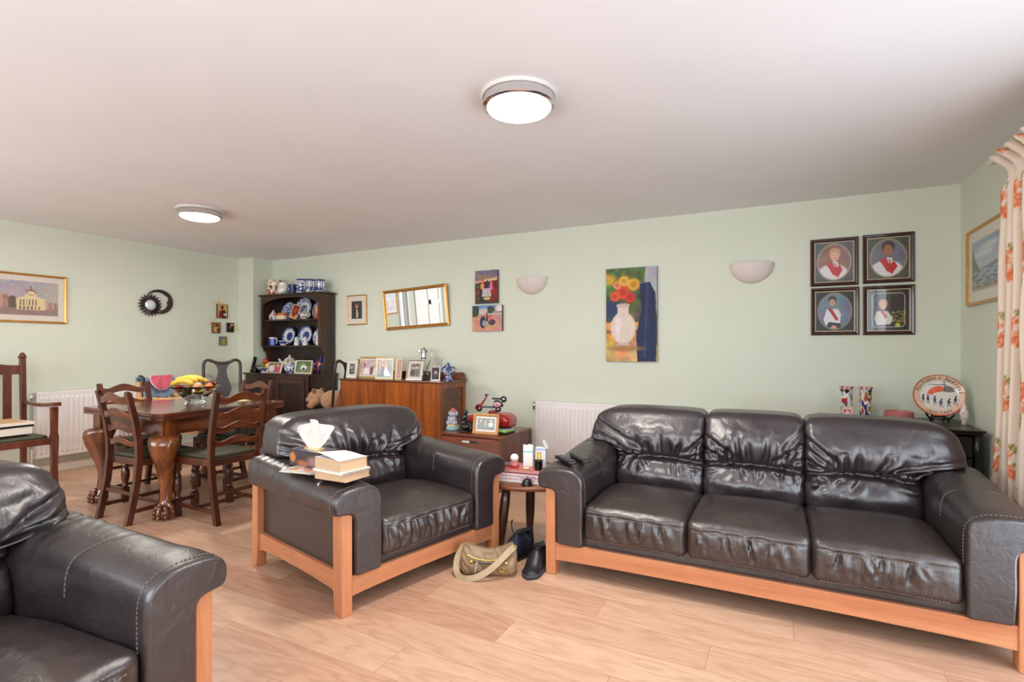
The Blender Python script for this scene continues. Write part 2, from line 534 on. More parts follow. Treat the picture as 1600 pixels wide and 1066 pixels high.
wood('dining_y', (58, 26, 14), (96, 46, 24), (132, 72, 40), 'y', 0.16, 1.0, 0.6)
wood('dining_z', (64, 28, 12), (112, 58, 24), (160, 92, 40), 'z', 0.2, 1.0, 0.6)
wood('chair_wood', (46, 20, 11), (74, 34, 18), (108, 56, 30), 'z', 0.28, 1.0, 0.4)
wood('chair_rail', (58, 26, 12), (96, 46, 22), (138, 74, 36), 'x', 0.25, 1.0, 0.5)
wood('dark_chair', (26, 11, 9), (42, 19, 15), (60, 30, 22), 'z', 0.38, 1.0, 0.15)
wood('carver', (74, 34, 24), (104, 54, 38), (130, 74, 54), 'z', 0.35, 1.0, 0.3)
wood('sideboard_x', (112, 52, 16), (150, 78, 26), (178, 98, 36), 'z', 0.3, 1.1, 0.3)
wood('sideboard_top', (76, 34, 18), (106, 52, 26), (132, 70, 38), 'x', 0.25, 1.0, 0.4)
wood('dresser', (30, 14, 9), (52, 25, 14), (84, 44, 22), 'z', 0.32, 1.0, 0.3)
wood('dresser_x', (30, 14, 9), (50, 25, 15), (76, 40, 22), 'x', 0.32, 1.0, 0.3)
wood('dresser_panel', (22, 12, 8), (36, 19, 12), (56, 30, 18), 'z', 0.35, 1.0, 0.2)
wood('cab_x', (84, 38, 18), (112, 54, 28), (136, 70, 38), 'x', 0.3, 1.0, 0.3)
wood('cab_z', (78, 38, 22), (102, 54, 32), (124, 70, 44), 'z', 0.35, 1.0, 0.2)
wood('pine', (206, 150, 92), (224, 172, 114), (236, 190, 134), 'z', 0.5, 1.0)
wood('stool_top', (88, 48, 26), (128, 76, 44), (158, 102, 62), 'x', 0.35, 1.4, 0.2)
wood('stool_leg', (40, 22, 16), (58, 34, 24), (80, 50, 34), 'z', 0.3, 1.0, 0.2)
wood('frame_oak', (196, 140, 84), (214, 162, 104), (226, 178, 124), 'x', 0.5)
leather('leather_brown', (36, 27, 31), (48, 37, 40), 0.33, (1, 1, 0.55))
leather('leather_seat', (40, 30, 29), (54, 42, 39), 0.37, (1, 1, 1))
leather('leather_arm', (35, 28, 29), (46, 37, 38), 0.36, (1, 0.7, 1))
printed('print', 0.6)
printed('print_gloss', 0.5, 0.9)
printed('glaze', 0.18, 0.3)
printed('fabric', 0.95, 0, 0.15)

# laminate floor: planks along X with cathedral grain
m, nt, b = newmat('laminate')
v = coords(nt, (1, 1, 1))
sx = nd(nt, 'ShaderNodeSeparateXYZ'); nt.links.new(v, sx.inputs[0])
def mth(op, a, b=None, c=None):
    n = nd(nt, 'ShaderNodeMath', operation=op)
    for i, q in enumerate((a, b, c)):
        if q is None: continue
        if isinstance(q, (int, float)): n.inputs[i].default_value = q
        else: nt.links.new(q, n.inputs[i])
    return n.outputs[0]
PWD, PLN = 0.192, 1.29
row = mth('FLOOR', mth('DIVIDE', mth('ADD', sx.outputs[1], 0.03), PWD))
shx = mth('ADD', sx.outputs[0], mth('MULTIPLY', mth('FRACT', mth('MULTIPLY', row, 0.381)), PLN))
colx = mth('FLOOR', mth('DIVIDE', shx, PLN))
idv = nd(nt, 'ShaderNodeCombineXYZ'); nt.links.new(row, idv.inputs[0]); nt.links.new(colx, idv.inputs[1])
wn_ = nd(nt, 'ShaderNodeTexWhiteNoise', noise_dimensions='2D'); nt.links.new(idv.outputs[0], wn_.inputs['Vector'])
rnd = wn_.outputs['Value']
fy = mth('ABSOLUTE', mth('SUBTRACT', mth('FRACT', mth('DIVIDE', mth('ADD', sx.outputs[1], 0.03), PWD)), 0.5))
fx = mth('ABSOLUTE', mth('SUBTRACT', mth('FRACT', mth('DIVIDE', shx, PLN)), 0.5))
gap = mth('MAXIMUM', mth('GREATER_THAN', fy, 0.5 - 0.0013 / PWD), mth('GREATER_THAN', fx, 0.5 - 0.0013 / PLN))
cb = nd(nt, 'ShaderNodeCombineXYZ'); nt.links.new(mth('MULTIPLY', mth('MULTIPLY_ADD', rnd, 17.0, sx.outputs[0]), 0.17), cb.inputs[0]); nt.links.new(mth('MULTIPLY_ADD', rnd, 9.0, sx.outputs[1]), cb.inputs[1])
g1 = nz(nt, cb.outputs[0], 7.0, 2, 0.45, 0.35)
wv = nd(nt, 'ShaderNodeMath', operation='MULTIPLY'); nt.links.new(g1, wv.inputs[0]); wv.inputs[1].default_value = 46.0
sn = nd(nt, 'ShaderNodeMath', operation='SINE'); nt.links.new(wv.outputs[0], sn.inputs[0])
sn2 = nd(nt, 'ShaderNodeMath', operation='MULTIPLY_ADD'); nt.links.new(sn.outputs[0], sn2.inputs[0]); sn2.inputs[1].default_value = 0.5; sn2.inputs[2].default_value = 0.5
st = nz(nt, cb.outputs[0], 60, 3, 0.6)
base = ramp(nt, rnd, [(0.0, lin((196, 152, 126))), (0.5, lin((204, 163, 136))), (1.0, lin((213, 176, 148)))])
gr = ramp(nt, sn2.outputs[0], [(0.0, (0.88, 0.83, 0.79)), (0.25, (0.97, 0.96, 0.95)), (1.0, (1.03, 1.03, 1.03))])
gs = ramp(nt, st, [(0.3, (0.86, 0.83, 0.80)), (0.65, (1.03, 1.03, 1.03))])
c = mix(nt, 0.85, base, gr, 'MULTIPLY'); c = mix(nt, 0.8, c, gs, 'MULTIPLY')
c = mix(nt, gap, c, lin((170, 128, 100)))
nt.links.new(c, b.inputs['Base Color'])
b.inputs['Roughness'].default_value = 0.34; b.inputs['Specular IOR Level'].default_value = 0.45
bump(nt, b, st, 0.05, 0.001)

# ================================================================== THE ROOM
def struct(name, mb, mats, **k):
    o = mb.build(name, mats, **k); o['kind'] = 'structure'; return o
mb = MB(); mb.box(XL - .1, XR + .1, YF - .1, YB + .1, -0.1, 0); struct('floor', mb, 'laminate')
mb = MB(); mb.box(XL - .1, XR + .1, YF - .1, YB + .1, H, H + .1); struct('ceiling', mb, 'ceiling_white')
mb = MB(); mb.box(XL - .1, XR + .1, YB, YB + .1, 0, H); struct('wall_back', mb, 'wall_green')
# left wall with a door and a glazed strip beside it (seen in the mirror)
mb = MB()
mb.box(XL - .1, XL, YF, 0.20, 0, H); mb.box(XL - .1, XL, 0.20, 1.14, 2.06, H); mb.box(XL - .1, XL, 1.14, 1.46, 0, H)
mb.box(XL - .1, XL, 1.46, 1.66, 2.12, H); mb.box(XL - .1, XL, 1.46, 1.66, 0, .15); mb.box(XL - .1, XL, 1.66, YB, 0, H)
struct('wall_left', mb, 'wall_green')
mb = MB(); mb.box(XL - .001, -6.07, 4.51, YB, 0, H); struct('wall_column', mb, 'wall_green')
# right wall with patio doors opening y 0..2.75
mb = MB()
mb.box(XR, XR + .1, 2.75, YB, 0, H); mb.box(XR, XR + .1, YF, -0.05, 0, H); mb.box(XR, XR + .1, -0.05, 2.75, 2.12, H)
struct('wall_right', mb, 'wall_green')
mb = MB()
xs = [XL, -5.6, -3.4, -2.15, 0.25, XR + .1]
mb.box(XL, -5.6, YF - .1, YF, 0, H); mb.box(-3.4, -2.15, YF - .1, YF, 0, H); mb.box(.25, XR + .1, YF - .1, YF, 0, H)
for a, c in ((-5.6, -3.4), (-2.15, .25)):
    mb.box(a, c, YF - .1, YF, 0, .75); mb.box(a, c, YF - .1, YF, 2.15, H)
struct('wall_front', mb, 'wall_green')

def window(name, M, w, z0, z1, n):
    """frame + panes; M maps local (along, depth, z)"""
    mb = MB(); gl = MB(); t = .055
    def bx(m, a0, a1, zz0, zz1, d0, d1):
        p = [M(a0, d0), M(a1, d1)]
        m.box(min(p[0][0], p[1][0]), max(p[0][0], p[1][0]), min(p[0][1], p[1][1]), max(p[0][1], p[1][1]), zz0, zz1)
    bx(mb, 0, w, z0, z0 + t, .02, .08); bx(mb, 0, w, z1 - t, z1, .02, .08)
    for i in range(n + 1):
        a = i * (w - t) / n; bx(mb, a, a + t, z0, z1, .02, .08)
    bx(gl, t / 2, w - t / 2, z0 + t / 2, z1 - t / 2, .048, .052)
    o = struct(name, mb, 'upvc', bevel=.004)
    g = gl.build('window_pane', 'glass_thin', o)
    return o
window('window_1', lambda a, d: (XR + d, -0.05 + a), 2.8, 0.0, 2.12, 3)
window('window_2', lambda a, d: (-5.6 + a, YF - d), 2.2, .75, 2.15, 2)
window('window_3', lambda a, d: (-2.15 + a, YF - d), 2.4, .75, 2.15, 3)
window('window_4', lambda a, d: (XL - d, 1.46 + a), .20, .15, 2.12, 1)
mb = MB()
for a, c in ((-5.65, -3.35), (-2.2, .3)): mb.box(a, c, YF, YF + .12, .72, .75)
struct('trim_1', mb, 'white_gloss', bevel=.004)

# panelled white door in the left wall
mb = MB(); X0 = XL - .04
mb.box(X0 - .02, X0, .22, 1.12, .01, 2.04)
for (a, c, z0, z1) in ((.22, .33, .01, 2.04), (1.01, 1.12, .01, 2.04), (.62, .72, .01, 2.04), (.33, 1.01, .01, .22), (.33, 1.01, .82, .98), (.33, 1.01, 1.56, 1.66), (.33, 1.01, 1.93, 2.04)):
    mb.box(X0, X0 + .012, a, c, z0, z1)
dr = struct('door_1', mb, 'white_gloss', bevel=.003)
mb = MB(); mb.tube([(X0 + .01, 1.06, 1.02), (X0 + .06, 1.06, 1.02), (X0 + .06, .95, 1.02)], .009, 8); mb.build('door_handle', 'chrome', dr)
mb = MB()
for (a, c, z0, z1) in ((.13, .20, 0, 2.13), (1.14, 1.21, 0, 2.13), (.13, 1.21, 2.06, 2.13), (1.40, 1.46, 0, 2.18), (1.66, 1.72, 0, 2.18), (1.40, 1.72, 2.12, 2.18)):
    mb.box(XL, XL + .018, a, c, z0, z1)
struct('trim_2', mb, 'white_gloss', bevel=.004)
def skirt(name, x0, x1, y0, y1):
    mb = MB(); mb.box(x0, x1, y0, y1, 0, .095); struct(name, mb, 'skirting_white', bevel=.006)
skirt('baseboard_left', XL, XL + .016, 1.72, 4.51)
skirt('baseboard_column', XL + .016, -6.054, 4.494, 4.51)
skirt('baseboard_back', -6.054, XR, YB - .016, YB)
skirt('baseboard_right', XR - .016, XR, 2.80, YB - .016)

# ------------------------------------------------------------------ ceiling lamps
def ceiling_light(x, y, label, power):
    t = thing('ceiling_light', label, 'ceiling light', (x, y, H), 0, None)
    mb = MB(); mb.lathe([(.001, 0), (.176, 0), (.178, -.006), (.172, -.014), (.001, -.014)], 48); mb.build('base_plate', 'white_gloss', t, sharp=40)
    mb = MB(); mb.lathe([(.165, -.014), (.168, -.02), (.168, -.052), (.160, -.058), (.150, -.058), (.150, -.014)], 48, caps=False); mb.build('rim', 'chrome', t, sharp=40)
    mb = MB(); mb.lathe([(.001, -.03), (.148, -.03), (.150, -.056), (.145, -.068), (.12, -.078), (.07, -.085), (.001, -.088)], 48); mb.build('diffuser', 'glow', t, sharp=60)
    d = bpy.data.lights.new('lamp_bulb', 'AREA'); d.shape = 'DISK'; d.size = .28; d.energy = power; d.color = (1, .94, .86)
    o = bpy.data.objects.new('lamp_bulb', d); COL.objects.link(o); o.parent = t; o.location = (0, 0, -.095)
    return t
ceiling_light(-1.08, 2.19, 'large round flush ceiling light above the leather armchair and sofa', 25)
ceiling_light(-4.40, 2.76, 'round flush ceiling light above the dining table', 27)

# ------------------------------------------------------------------ radiators
def radiator(x, y, rz, L, z0, z1, label):
    t = thing('radiator', label, 'radiator', (x, y, z0), rz)
    h = z1 - z0; mb = MB(); pitch = .0405; n = int((L - .03) / pitch); y0, y1 = -.05, -.10
    prof = []
    # convector profile: shallow raised ribs pressed into the panel face
    xs = np.linspace(0, L, n * 8 + 1)
    def rib(xx, zz):
        ph = ((xx - .015) % pitch) / pitch
        k = max(0, min(1, (abs(ph - .5) - .18) / .1))
        e = min(1, max(0, (zz - .035) / .02), 1) * min(1, max(0, (h - .045 - zz) / .02))
        return -.012 * (1 - k) * e if .015 < xx < L - .015 else 0
    zs = [0, .008, .03, .035, .045, .055, h * .5, h - .065, h - .055, h - .045, h - .04, h - .008, h]
    def fn(u, v):
        i = int(round(v * (len(zs) - 1))); zz = zs[i]; xx = u * L
        e = .006 if i in (0, len(zs) - 1) else 0
        return (xx, y1 + rib(xx, zz) + e, zz)
    mb.grid(fn, n * 8, len(zs) - 1, 0, False)
    mb.box(0, L, y1 + .006, y1 + .015, 0, h); mb.box(0, L, y0 + .01, y0 + .02, .0, h)
    mb.build('panel', 'radiator_white', t)
    mb = MB(); mb.box(-.004, .001, y1, y0 + .02, 0, h); mb.build('side_cover', 'radiator_white', t, bevel=.001)
    mb = MB(); mb.box(L - .001, L + .004, y1, y0 + .02, 0, h); mb.build('side_cover', 'radiator_white', t, bevel=.001)
    mb = MB(); mb.box(0, L, y1 + .008, y0 + .012, h - .004, h); mb.build('top_grille', 'radiator_white', t)
    for bx0 in (.1, L - .14):
        mb = MB(); mb.box(bx0, bx0 + .04, y0 + .02, -.002, .05, h - .1); mb.build('wall_bracket', 'white_gloss', t)
    mb = MB(); mb.tube([(-.03, -.07, h - .05), (.0, -.07, h - .05)], .012, 10); mb.tube([(-.032, -.07, h - .09), (-.032, -.07, h - .01)], .014, 10); mb.build('bleed_valve', 'chrome', t)
    mb = MB(); mb.tube([(-.03, -.07, .05), (.0, -.07, .05)], .01, 8); mb.tube([(-.03, -.07, .1), (-.03, -.07, -z0 + .001)], .0085, 8); mb.build('pipe', 'skirting_white', t)
    return t
# left wall: local -Y faces +X  => rotation +90
radiator(XL, 2.36, R(90), 1.20, .165, .80, 'white panel radiator on the left wall behind the dining table')
radiator(-2.13, YB, 0, 1.80, .10, .70, 'white panel radiator on the long wall behind the three seat sofa')

# ------------------------------------------------------------------ wall uplighters
def uplighter(x, z, label):
    t = thing('wall_light', label, 'wall light', (x, YB, z))
    mb = MB(); W, D, Hh = .17, .105, .165
    def fn(u, v):
        a = -PI * u; s = v
        r = math.sin(PI / 2 * min(1, .02 + s)) ** .72
        q = abs(math.cos(a))
        xx = W * r * math.cos(a); yy = D * r * math.sin(a)
        k = 1 + .05 * math.exp(-((u - .5) / .05) ** 2)
        zz = -Hh * (1 - s) ** 1.0 + .0
        zz = -Hh * (1 - s ** 1.35)
        return (xx, yy * k, zz)
    mb.grid(fn, 48, 20)
    mb.grid(lambda u, v: tuple(np.array(fn(u, v)) * np.array([.93, .92, .93]) + np.array([0, 0, 0])), 48, 20)
    mb.grid(lambda u, v: tuple(np.array(fn(u, 1)) * (1 - .07 * v) if v < 1 else np.array(fn(u, 1)) * np.array([.93, .92, .93])), 48, 1)
    mb.build('shade', 'plaster', t)
    mb = MB(); mb.box(-.05, .05, -.012, 0, -.1, -.03); mb.build('back_plate', 'plaster', t)
    return t
uplighter(-2.215, 1.93, 'white plaster uplighter on the wall right of the two canvas photos')
uplighter(-0.195, 1.925, 'white plaster uplighter on the wall left of the four framed school portraits')

# ================================================================== LEATHER SUITE
def wrinkle(x, z, zc, xc=0.0, seed=0.0):
    """folds that radiate from the crease of a back cushion"""
    dz = z - zc; d = abs(dz)
    a = (x - xc) / (0.13 + d * .9)
    n = nse(a * 3.6 + seed, d * 5 + seed * 1.7 + (7 if dz < 0 else 0), seed)
    rdg = 1 - min(1, abs(n) * 3.4)
    f = math.exp(-d / .10) * (1 - math.exp(-d / .012))
    n2 = nse(x * 9 + seed, z * 7 + x * 5, seed + 3)
    return -.020 * rdg * f + .009 * n2

def seg_d(px, pz, f):
    dx, dz = f[2] - f[0], f[3] - f[1]; L2 = dx * dx + dz * dz
    t = ((px - f[0]) * dx + (pz - f[1]) * dz) / L2
    tc = max(0.0, min(1.0, t)); ex, ez = px - f[0] - tc * dx, pz - f[1] - tc * dz
    return math.hypot(ex, ez), tc
def folds_at(x, z, F):
    y = 0.0
    for f in F:
        if x < min(f[0], f[2]) - .08 or x > max(f[0], f[2]) + .08: continue
        d, t = seg_d(x + .006 * nse(z * 14 + f[0] * 9, f[1]), z, f)
        if d > .09: continue
        k = math.sin(PI * min(1, .12 + t * .9)) ** .8 if t < 1 else .25
        y += f[5] * k * (-math.exp(-(d / f[4]) ** 2) + .55 * math.exp(-((d - f[4] * 2.6) / (f[4] * 1.7)) ** 2))
    return y
def make_folds(w, zc, rg, side):
    F = []
    n = int(w / .058)
    for i in range(n):
        x = -w / 2 + .03 + (w - .06) * (i + rg.uniform(.1, .9)) / n
        l = rg.uniform(.08, .22); lean = (x / w) * .10 + rg.uniform(-.025, .025)
        F.append((x, zc + .012, x + lean, zc + l, rg.uniform(.008, .016), rg.uniform(.012, .026)))
    for i in range(int(n * .8)):
        x = -w / 2 + .03 + (w - .06) * rg.random(); l = rg.uniform(.04, .10)
        F.append((x, zc - .012, x + rg.uniform(-.07, .07) + (x / w) * .06, zc - l, rg.uniform(.007, .013), rg.uniform(.010, .018)))
    for s_ in (-1, 1):           # puckers pulling in from the side seams
        for i in range(6):
            z = zc + rg.uniform(-.10, .20)
            F.append((s_ * w / 2, z + rg.uniform(0, .03), s_ * (w / 2 - rg.uniform(.08, .20)), z + (zc - z) * .75, rg.uniform(.006, .011), rg.uniform(.009, .018)))
    return F

def back_cushion(w, x0, side, seed, armtop, lumbar=True):
    """one back unit; side -1/0/+1/2(both) flares over the arms"""
    mb = MB(); z0, z1 = .35, .826; hz = (z1 - z0) / 2; hy = .12
    nx = int(w / .0085); zc0 = .545; F = make_folds(w, zc0, random.Random(int(seed * 10)), side)
    def post(p, u, n):
        x, y, z = p.x, p.y, p.z + (z0 + z1) / 2
        X = x / (w / 2)
        fl = 0
        k = sstep(armtop - .01, armtop + .045, z) * (1 - .25 * sstep(.66, .86, z))
        if (side in (-1, 2)) and X < 0: fl = -k * .175 * (-X) ** 2
        if (side in (1, 2)) and X > 0: fl = k * .175 * X ** 2
        xx = x + fl
        # crowned top, rounded shoulders on the flared side
        z += .016 * (1 - X ** 4) * sstep(.6, .84, z)
        if (side in (-1, 2) and X < 0) or (side in (1, 2) and X > 0):
            z -= .018 * abs(X) ** 8 * sstep(.7, .84, z)
        zc = zc0 + .022 * math.cos(X * 1.5) - .012
        if u.y < .4 or True:
            f = sstep(.55, -.3, u.y)                     # front side only
            up = .060 * math.exp(-((z - .69) / .11) ** 2) * (1 - abs(X) ** 3 * .8)
            lo = .045 * math.exp(-((z - .45) / .065) ** 2) * (1 - abs(X) ** 3 * .8)
            cr = -.050 * math.exp(-((z - zc) / .014) ** 2) * (1 - .35 * abs(X) ** 2)
            side_p = (.006 * nse(z * 30 + seed, seed) ) * math.exp(-(1 - abs(X)) * 14) * 1.4
            wr = wrinkle(xx, z, zc, 0.04 * math.sin(seed), seed)
            lone = .004 * nse(xx * 4 + seed, z * 16 + xx * 6, seed)
            y -= f * (up + lo + cr + wr * .35 + side_p + lone + folds_at(x, z, F))
        xx -= (0.006 * nse(z * 22, seed)) * (abs(X) > .93) * (1 if X > 0 else -1)
        y += (z - .42) * .22 + .05 * max(0, z - .74)     # leans back
        return Vector((x0 + w / 2 + xx, .735 + y, z))
    mb.rbox((w / 2, hy, hz), .042, (nx, 20, 58), post)
    return mb

def seat_cushion(w, x0, seed, thread, thread2):
    mb = MB(); rg = random.Random(int(seed * 10)); F = []
    for i in range(int(w / .032)):
        x = -w / 2 + .03 + (w - .06) * rg.random(); l = rg.uniform(.04, .13); F.append((x, .345, x + rg.uniform(-.03, .03), .345 - l, rg.uniform(.005, .011), rg.uniform(.006, .013)))
    for i in range(int(w / .08)):
        x = -w / 2 + .03 + (w - .06) * rg.random(); F.append((x, .235, x + rg.uniform(-.02, .02), .235 + rg.uniform(.03, .08), rg.uniform(.004, .007), rg.uniform(.004, .008)))
    pass; z0, z1 = .21, .392; hz = (z1 - z0) / 2; hy = .335; cy = .335 + .0
    nx = int(w / .008)
    def post(p, u, n):
        x, y, z = p.x, p.y, p.z + (z0 + z1) / 2
        X, Y, Z = u.x, u.y, u.z
        if n.z > -.2:
            z += (.034 * (1 - X ** 4) * (1 - Y * Y) - .02 * sstep(0, 1, Y)) * max(0, Z)
            z += (.0035 * nse(x * 9 + seed, y * 9, seed) + .0016 * nse(x * 34 + seed, y * 26)) * (Z > 0)
        if Y < -.6:
            k = sstep(-.6, -1, Y) * (1 - X ** 6)
            y -= .022 * k * (1 - .4 * abs(Z))
            g = nse(x * 34 + seed + z * 5, z * 5 + seed, seed); g = 1 - min(1, abs(g) * 3)
            y += .003 * g * sstep(.9, .2, Z) * sstep(-1, -.6, Z) * k; y -= folds_at(x, z, F) * k
            # stitched groove just under the top edge
            y += .006 * math.exp(-((Z - .62) / .07) ** 2) * k
        return Vector((x0 + w / 2 + x, cy + y, z))
    mb.rbox((w / 2 + .001, hy, hz), .032, (nx, 46, 26), post)
    # thread dashes along the upper front edge and the lower front edge
    for zz, yy in ((.374, -.009), (.357, -.016), (.226, .0)):
        n = int((w - .07) / .013)
        for i in range(n):
            x = x0 + .035 + i * .013
            X = (x - x0 - w / 2) / (w / 2); k = (1 - X ** 6)
            if zz < .3: y = .006 - .018 * k
            else: y = yy + .012 - .018 * k
            (thread2 if zz < .3 else thread).obox((x, y, zz - .008 * X * X), (.0085, .004, .0022))
    return mb

def sofa(W, n, loc, rz, label, cat, arms, seed):
    t = thing('sofa' if n > 1 else 'armchair', label, cat, loc, rz, 'brown leather suite')
    D = .93; AW = .21; AT = .585
    # ---- timber frame
    def leg(x0, x1, front):
        mb = MB()
        if front: y0, y1 = 0, .075
        else: y0, y1 = D - .075, D
        pts = [(y0, 0), (y1 - .012 if front else y1, 0), (y1, .12), (y1, .475), (y0, .475)] if front else [(y0 + .012, 0), (y1, 0), (y1 - .01, .475), (y0, .475), (y0, .12)]
        mb.prism(pts, 'x', x0, x1)
        mb.build('leg', 'oak_frame_v', t, bevel=.004)
    for f in (True, False):
        leg(0, .055, f); leg(W - .055, W, f)
    mb = MB(); N = 24
    top = [(.055 + (W - .11) * i / N, .172) for i in range(N + 1)]
    bot = [(.055 + (W - .11) * i / N, .078 + .012 * math.sin(PI * i / N) ** .6) for i in range(N + 1)]
    mb.prism(top + bot[::-1], 'y', .008, .036); mb.build('front_rail', 'oak_frame', t, bevel=.002)
    mb = MB(); mb.box(.055, W - .055, D - .045, D - .015, .08, .172); mb.build('back_rail', 'oak_frame', t, bevel=.002)
    for x0 in (.012, W - .040):
        mb = MB(); y0, y1 = .075, D - .075
        top = [(y0 + (y1 - y0) * i / N, .188) for i in range(N + 1)]
        bot = [(y0 + (y1 - y0) * i / N, .088 + .022 * math.sin(PI * i / N) ** .35) for i in range(N + 1)]
        mb.prism(top + bot[::-1], 'x', x0, x0 + .028); mb.build('side_rail', 'oak_frame_y', t, bevel=.002)
    # ---- seat base
    mb = MB(); mb.rbox(((W - .12) / 2, (D - .12) / 2, .055), .018, (int(W / .03), 24, 6), lambda p, u, nn: Vector((p.x + W / 2, p.y + D / 2 - .03, p.z + .205)))
    mb.build('seat_base', 'leather_arm', t)
    # ---- rear panel
    mb = MB(); mb.rbox(((W - .10) / 2, .045, .24), .035, (int(W / .03), 6, 20), lambda p, u, nn: Vector((p.x + W / 2, p.y + D - .055 + (p.z + .24) * .10 + .004 * nse(p.x * 6, p.z * 6), p.z + .42)))
    mb.build('back_panel', 'leather_brown', t)
    # ---- arms : one inverted-L section swept from front to back
    def arm(mir):
        base = [(-.040, .462), (-.047, .500), (-.044, .545), (-.022, .574), (.03, .586), (.10, .588), (.16, .580), (.198, .556), (.212, .515), (.214, .44), (.212, .33), (.210, .17), (.064, .17), (.062, .30), (.060, .44), (.050, .458)]
        # densify
        P = []
        nb = len(base)
        for i in range(nb):
            a = base[i]; c = base[(i + 1) % nb]; L = math.dist(a, c); k = max(1, int(L / .013))
            for j in range(k): P.append((a[0] + (c[0] - a[0]) * j / k, a[1] + (c[1] - a[1]) * j / k))
        n_ = len(P)
        for _ in range(2):
            P = [((P[i - 1][0] + 2 * P[i][0] + P[(i + 1) % n_][0]) / 4, (P[i - 1][1] + 2 * P[i][1] + P[(i + 1) % n_][1]) / 4) for i in range(n_)]
        nor = []
        for i in range(n_):
            dx = P[(i + 1) % n_][0] - P[i - 1][0]; dz = P[(i + 1) % n_][1] - P[i - 1][1]; L = math.hypot(dx, dz)
            nor.append((-dz / L, dx / L))   # base runs clockwise seen from the front: this points outward
        area2 = sum(P[i][0] * P[(i + 1) % n_][1] - P[(i + 1) % n_][0] * P[i][1] for i in range(n_))
        sg = 1 if area2 < 0 else -1
        st = [(-.016, .012), (-.0145, .0085), (-.011, .005), (-.005, .0015), (.003, 0)]
        ys = [.02 + i * (.86 - .02) / 60 for i in range(61)]
        st += [(y, 0) for y in ys] + [(.868, .003), (.874, .008), (.876, .012)]
        rs = []
        for (y, ins) in st:
            ring = []
            for i in range(n_):
                x, z = P[i]
                x -= nor[i][0] * ins * sg; z -= nor[i][1] * ins * sg
                top = sstep(.45, .57, z)
                z += top * (.035 * sstep(.1, .8, y) - .012 * sstep(.12, -.02, y))
                dn = .0035 * nse(x * 8 + seed, y * 7 + mir, z * 8) + .0065 * (1 - min(1, abs(nse(x * 5 + seed, y * 20 + x * 8, seed + mir)) * 3)) * top * sstep(.38, .6, y)
                dn -= .004 * math.exp(-((y - .36) / .006) ** 2) * (z > .46)
                dn -= .004 * math.exp(-((y - .012) / .005) ** 2)
                x += nor[i][0] * dn * sg; z += nor[i][1] * dn * sg
                ring.append((x if mir < 0 else W - x, y, z))
            rs.append(ring)
        mb = MB(); mb.rings(rs, 0, True, False)
        mb.add(rs[0], [tuple(range(n_))], 0, False); mb.add(rs[-1], [tuple(range(n_))], 0, False)
        arm_o = mb.build('arm', 'leather_arm', t)
        # stitches round the front edge and the seam over the arm
        def sti(y, off, lo, step, wdt, tm):
            acc = 0; q = []
            for i in range(n_):
                x, z = P[i]
                if z < lo or (x < .09 and z < .5 and x > .05): continue
                if lo > .3 and x < .0: continue
                q.append((i, x, z))
            last = None
            for i, x, z in q:
                if last and math.dist(last, (x, z)) < step: continue
                last = (x, z)
                top = sstep(.45, .57, z); zz = z + nor[i][1] * sg * off + top * (.035 * sstep(.1, .8, y) - .012 * sstep(.12, -.02, y))
                xx = x + nor[i][0] * sg * off
                ang = math.atan2(nor[i][1] * sg, nor[i][0] * sg) - PI / 2
                if mir > 0: xx = W - xx; ang = -ang
                tm.obox((xx, y, zz), (wdt, .0025, .003), (0, -ang, 0))
        for args, nm in (((.022, .0005, .19, .013, .008), 'edge_stitching'), ((.36, -.003, .47, .006, .012), 'seam')):
            tm = MB(); sti(*args, tm); tm.build(nm, 'thread', arm_o)
        # outer leather side between the posts
        mb = MB(); mb.rbox((.012, (D - .15) / 2, .15), .01, (3, 24, 12), lambda p, u, nn: Vector((p.x + (.045 if mir < 0 else W - .045), p.y + D / 2, p.z + .32 + 0)))
        mb.build('side_panel', 'leather_arm', t)
    arm(-1); arm(1)
    # ---- cushions
    inner = W - 2 * AW; cw = inner / n
    for i in range(n):
        ta, tb = MB(), MB(); sc = seat_cushion(cw, AW + i * cw, seed + i * 3.3, ta, tb); so = sc.build('seat_cushion', 'leather_seat', t); ta.build('edge_stitching', 'thread', so); tb.build('hem_stitching', 'thread', so)
        sd = 2 if n == 1 else (-1 if i == 0 else (1 if i == n - 1 else 0))
        bc = back_cushion(cw + .004, AW + i * cw - .002, sd, seed + 5.1 + i * 7.7, AT)
        bc.build('back_cushion', 'leather_brown', t)
    return t

sofa(1.98, 3, (-1.12, 2.60, 0), 0, 'three seat dark brown leather sofa with pale oak frame against the long wall', 'sofa', True, 1.3)
sofa(1.06, 1, (-1.745, 1.74, 0), R(76.5), 'dark brown leather armchair with books and tissue box on its arm', 'armchair', True, 11.7)
sofa(1.06, 1, (-1.485, -.026, 0), R(95), 'dark brown leather armchair cut off by the left edge, nearest the camera', 'armchair', True, 23.9)

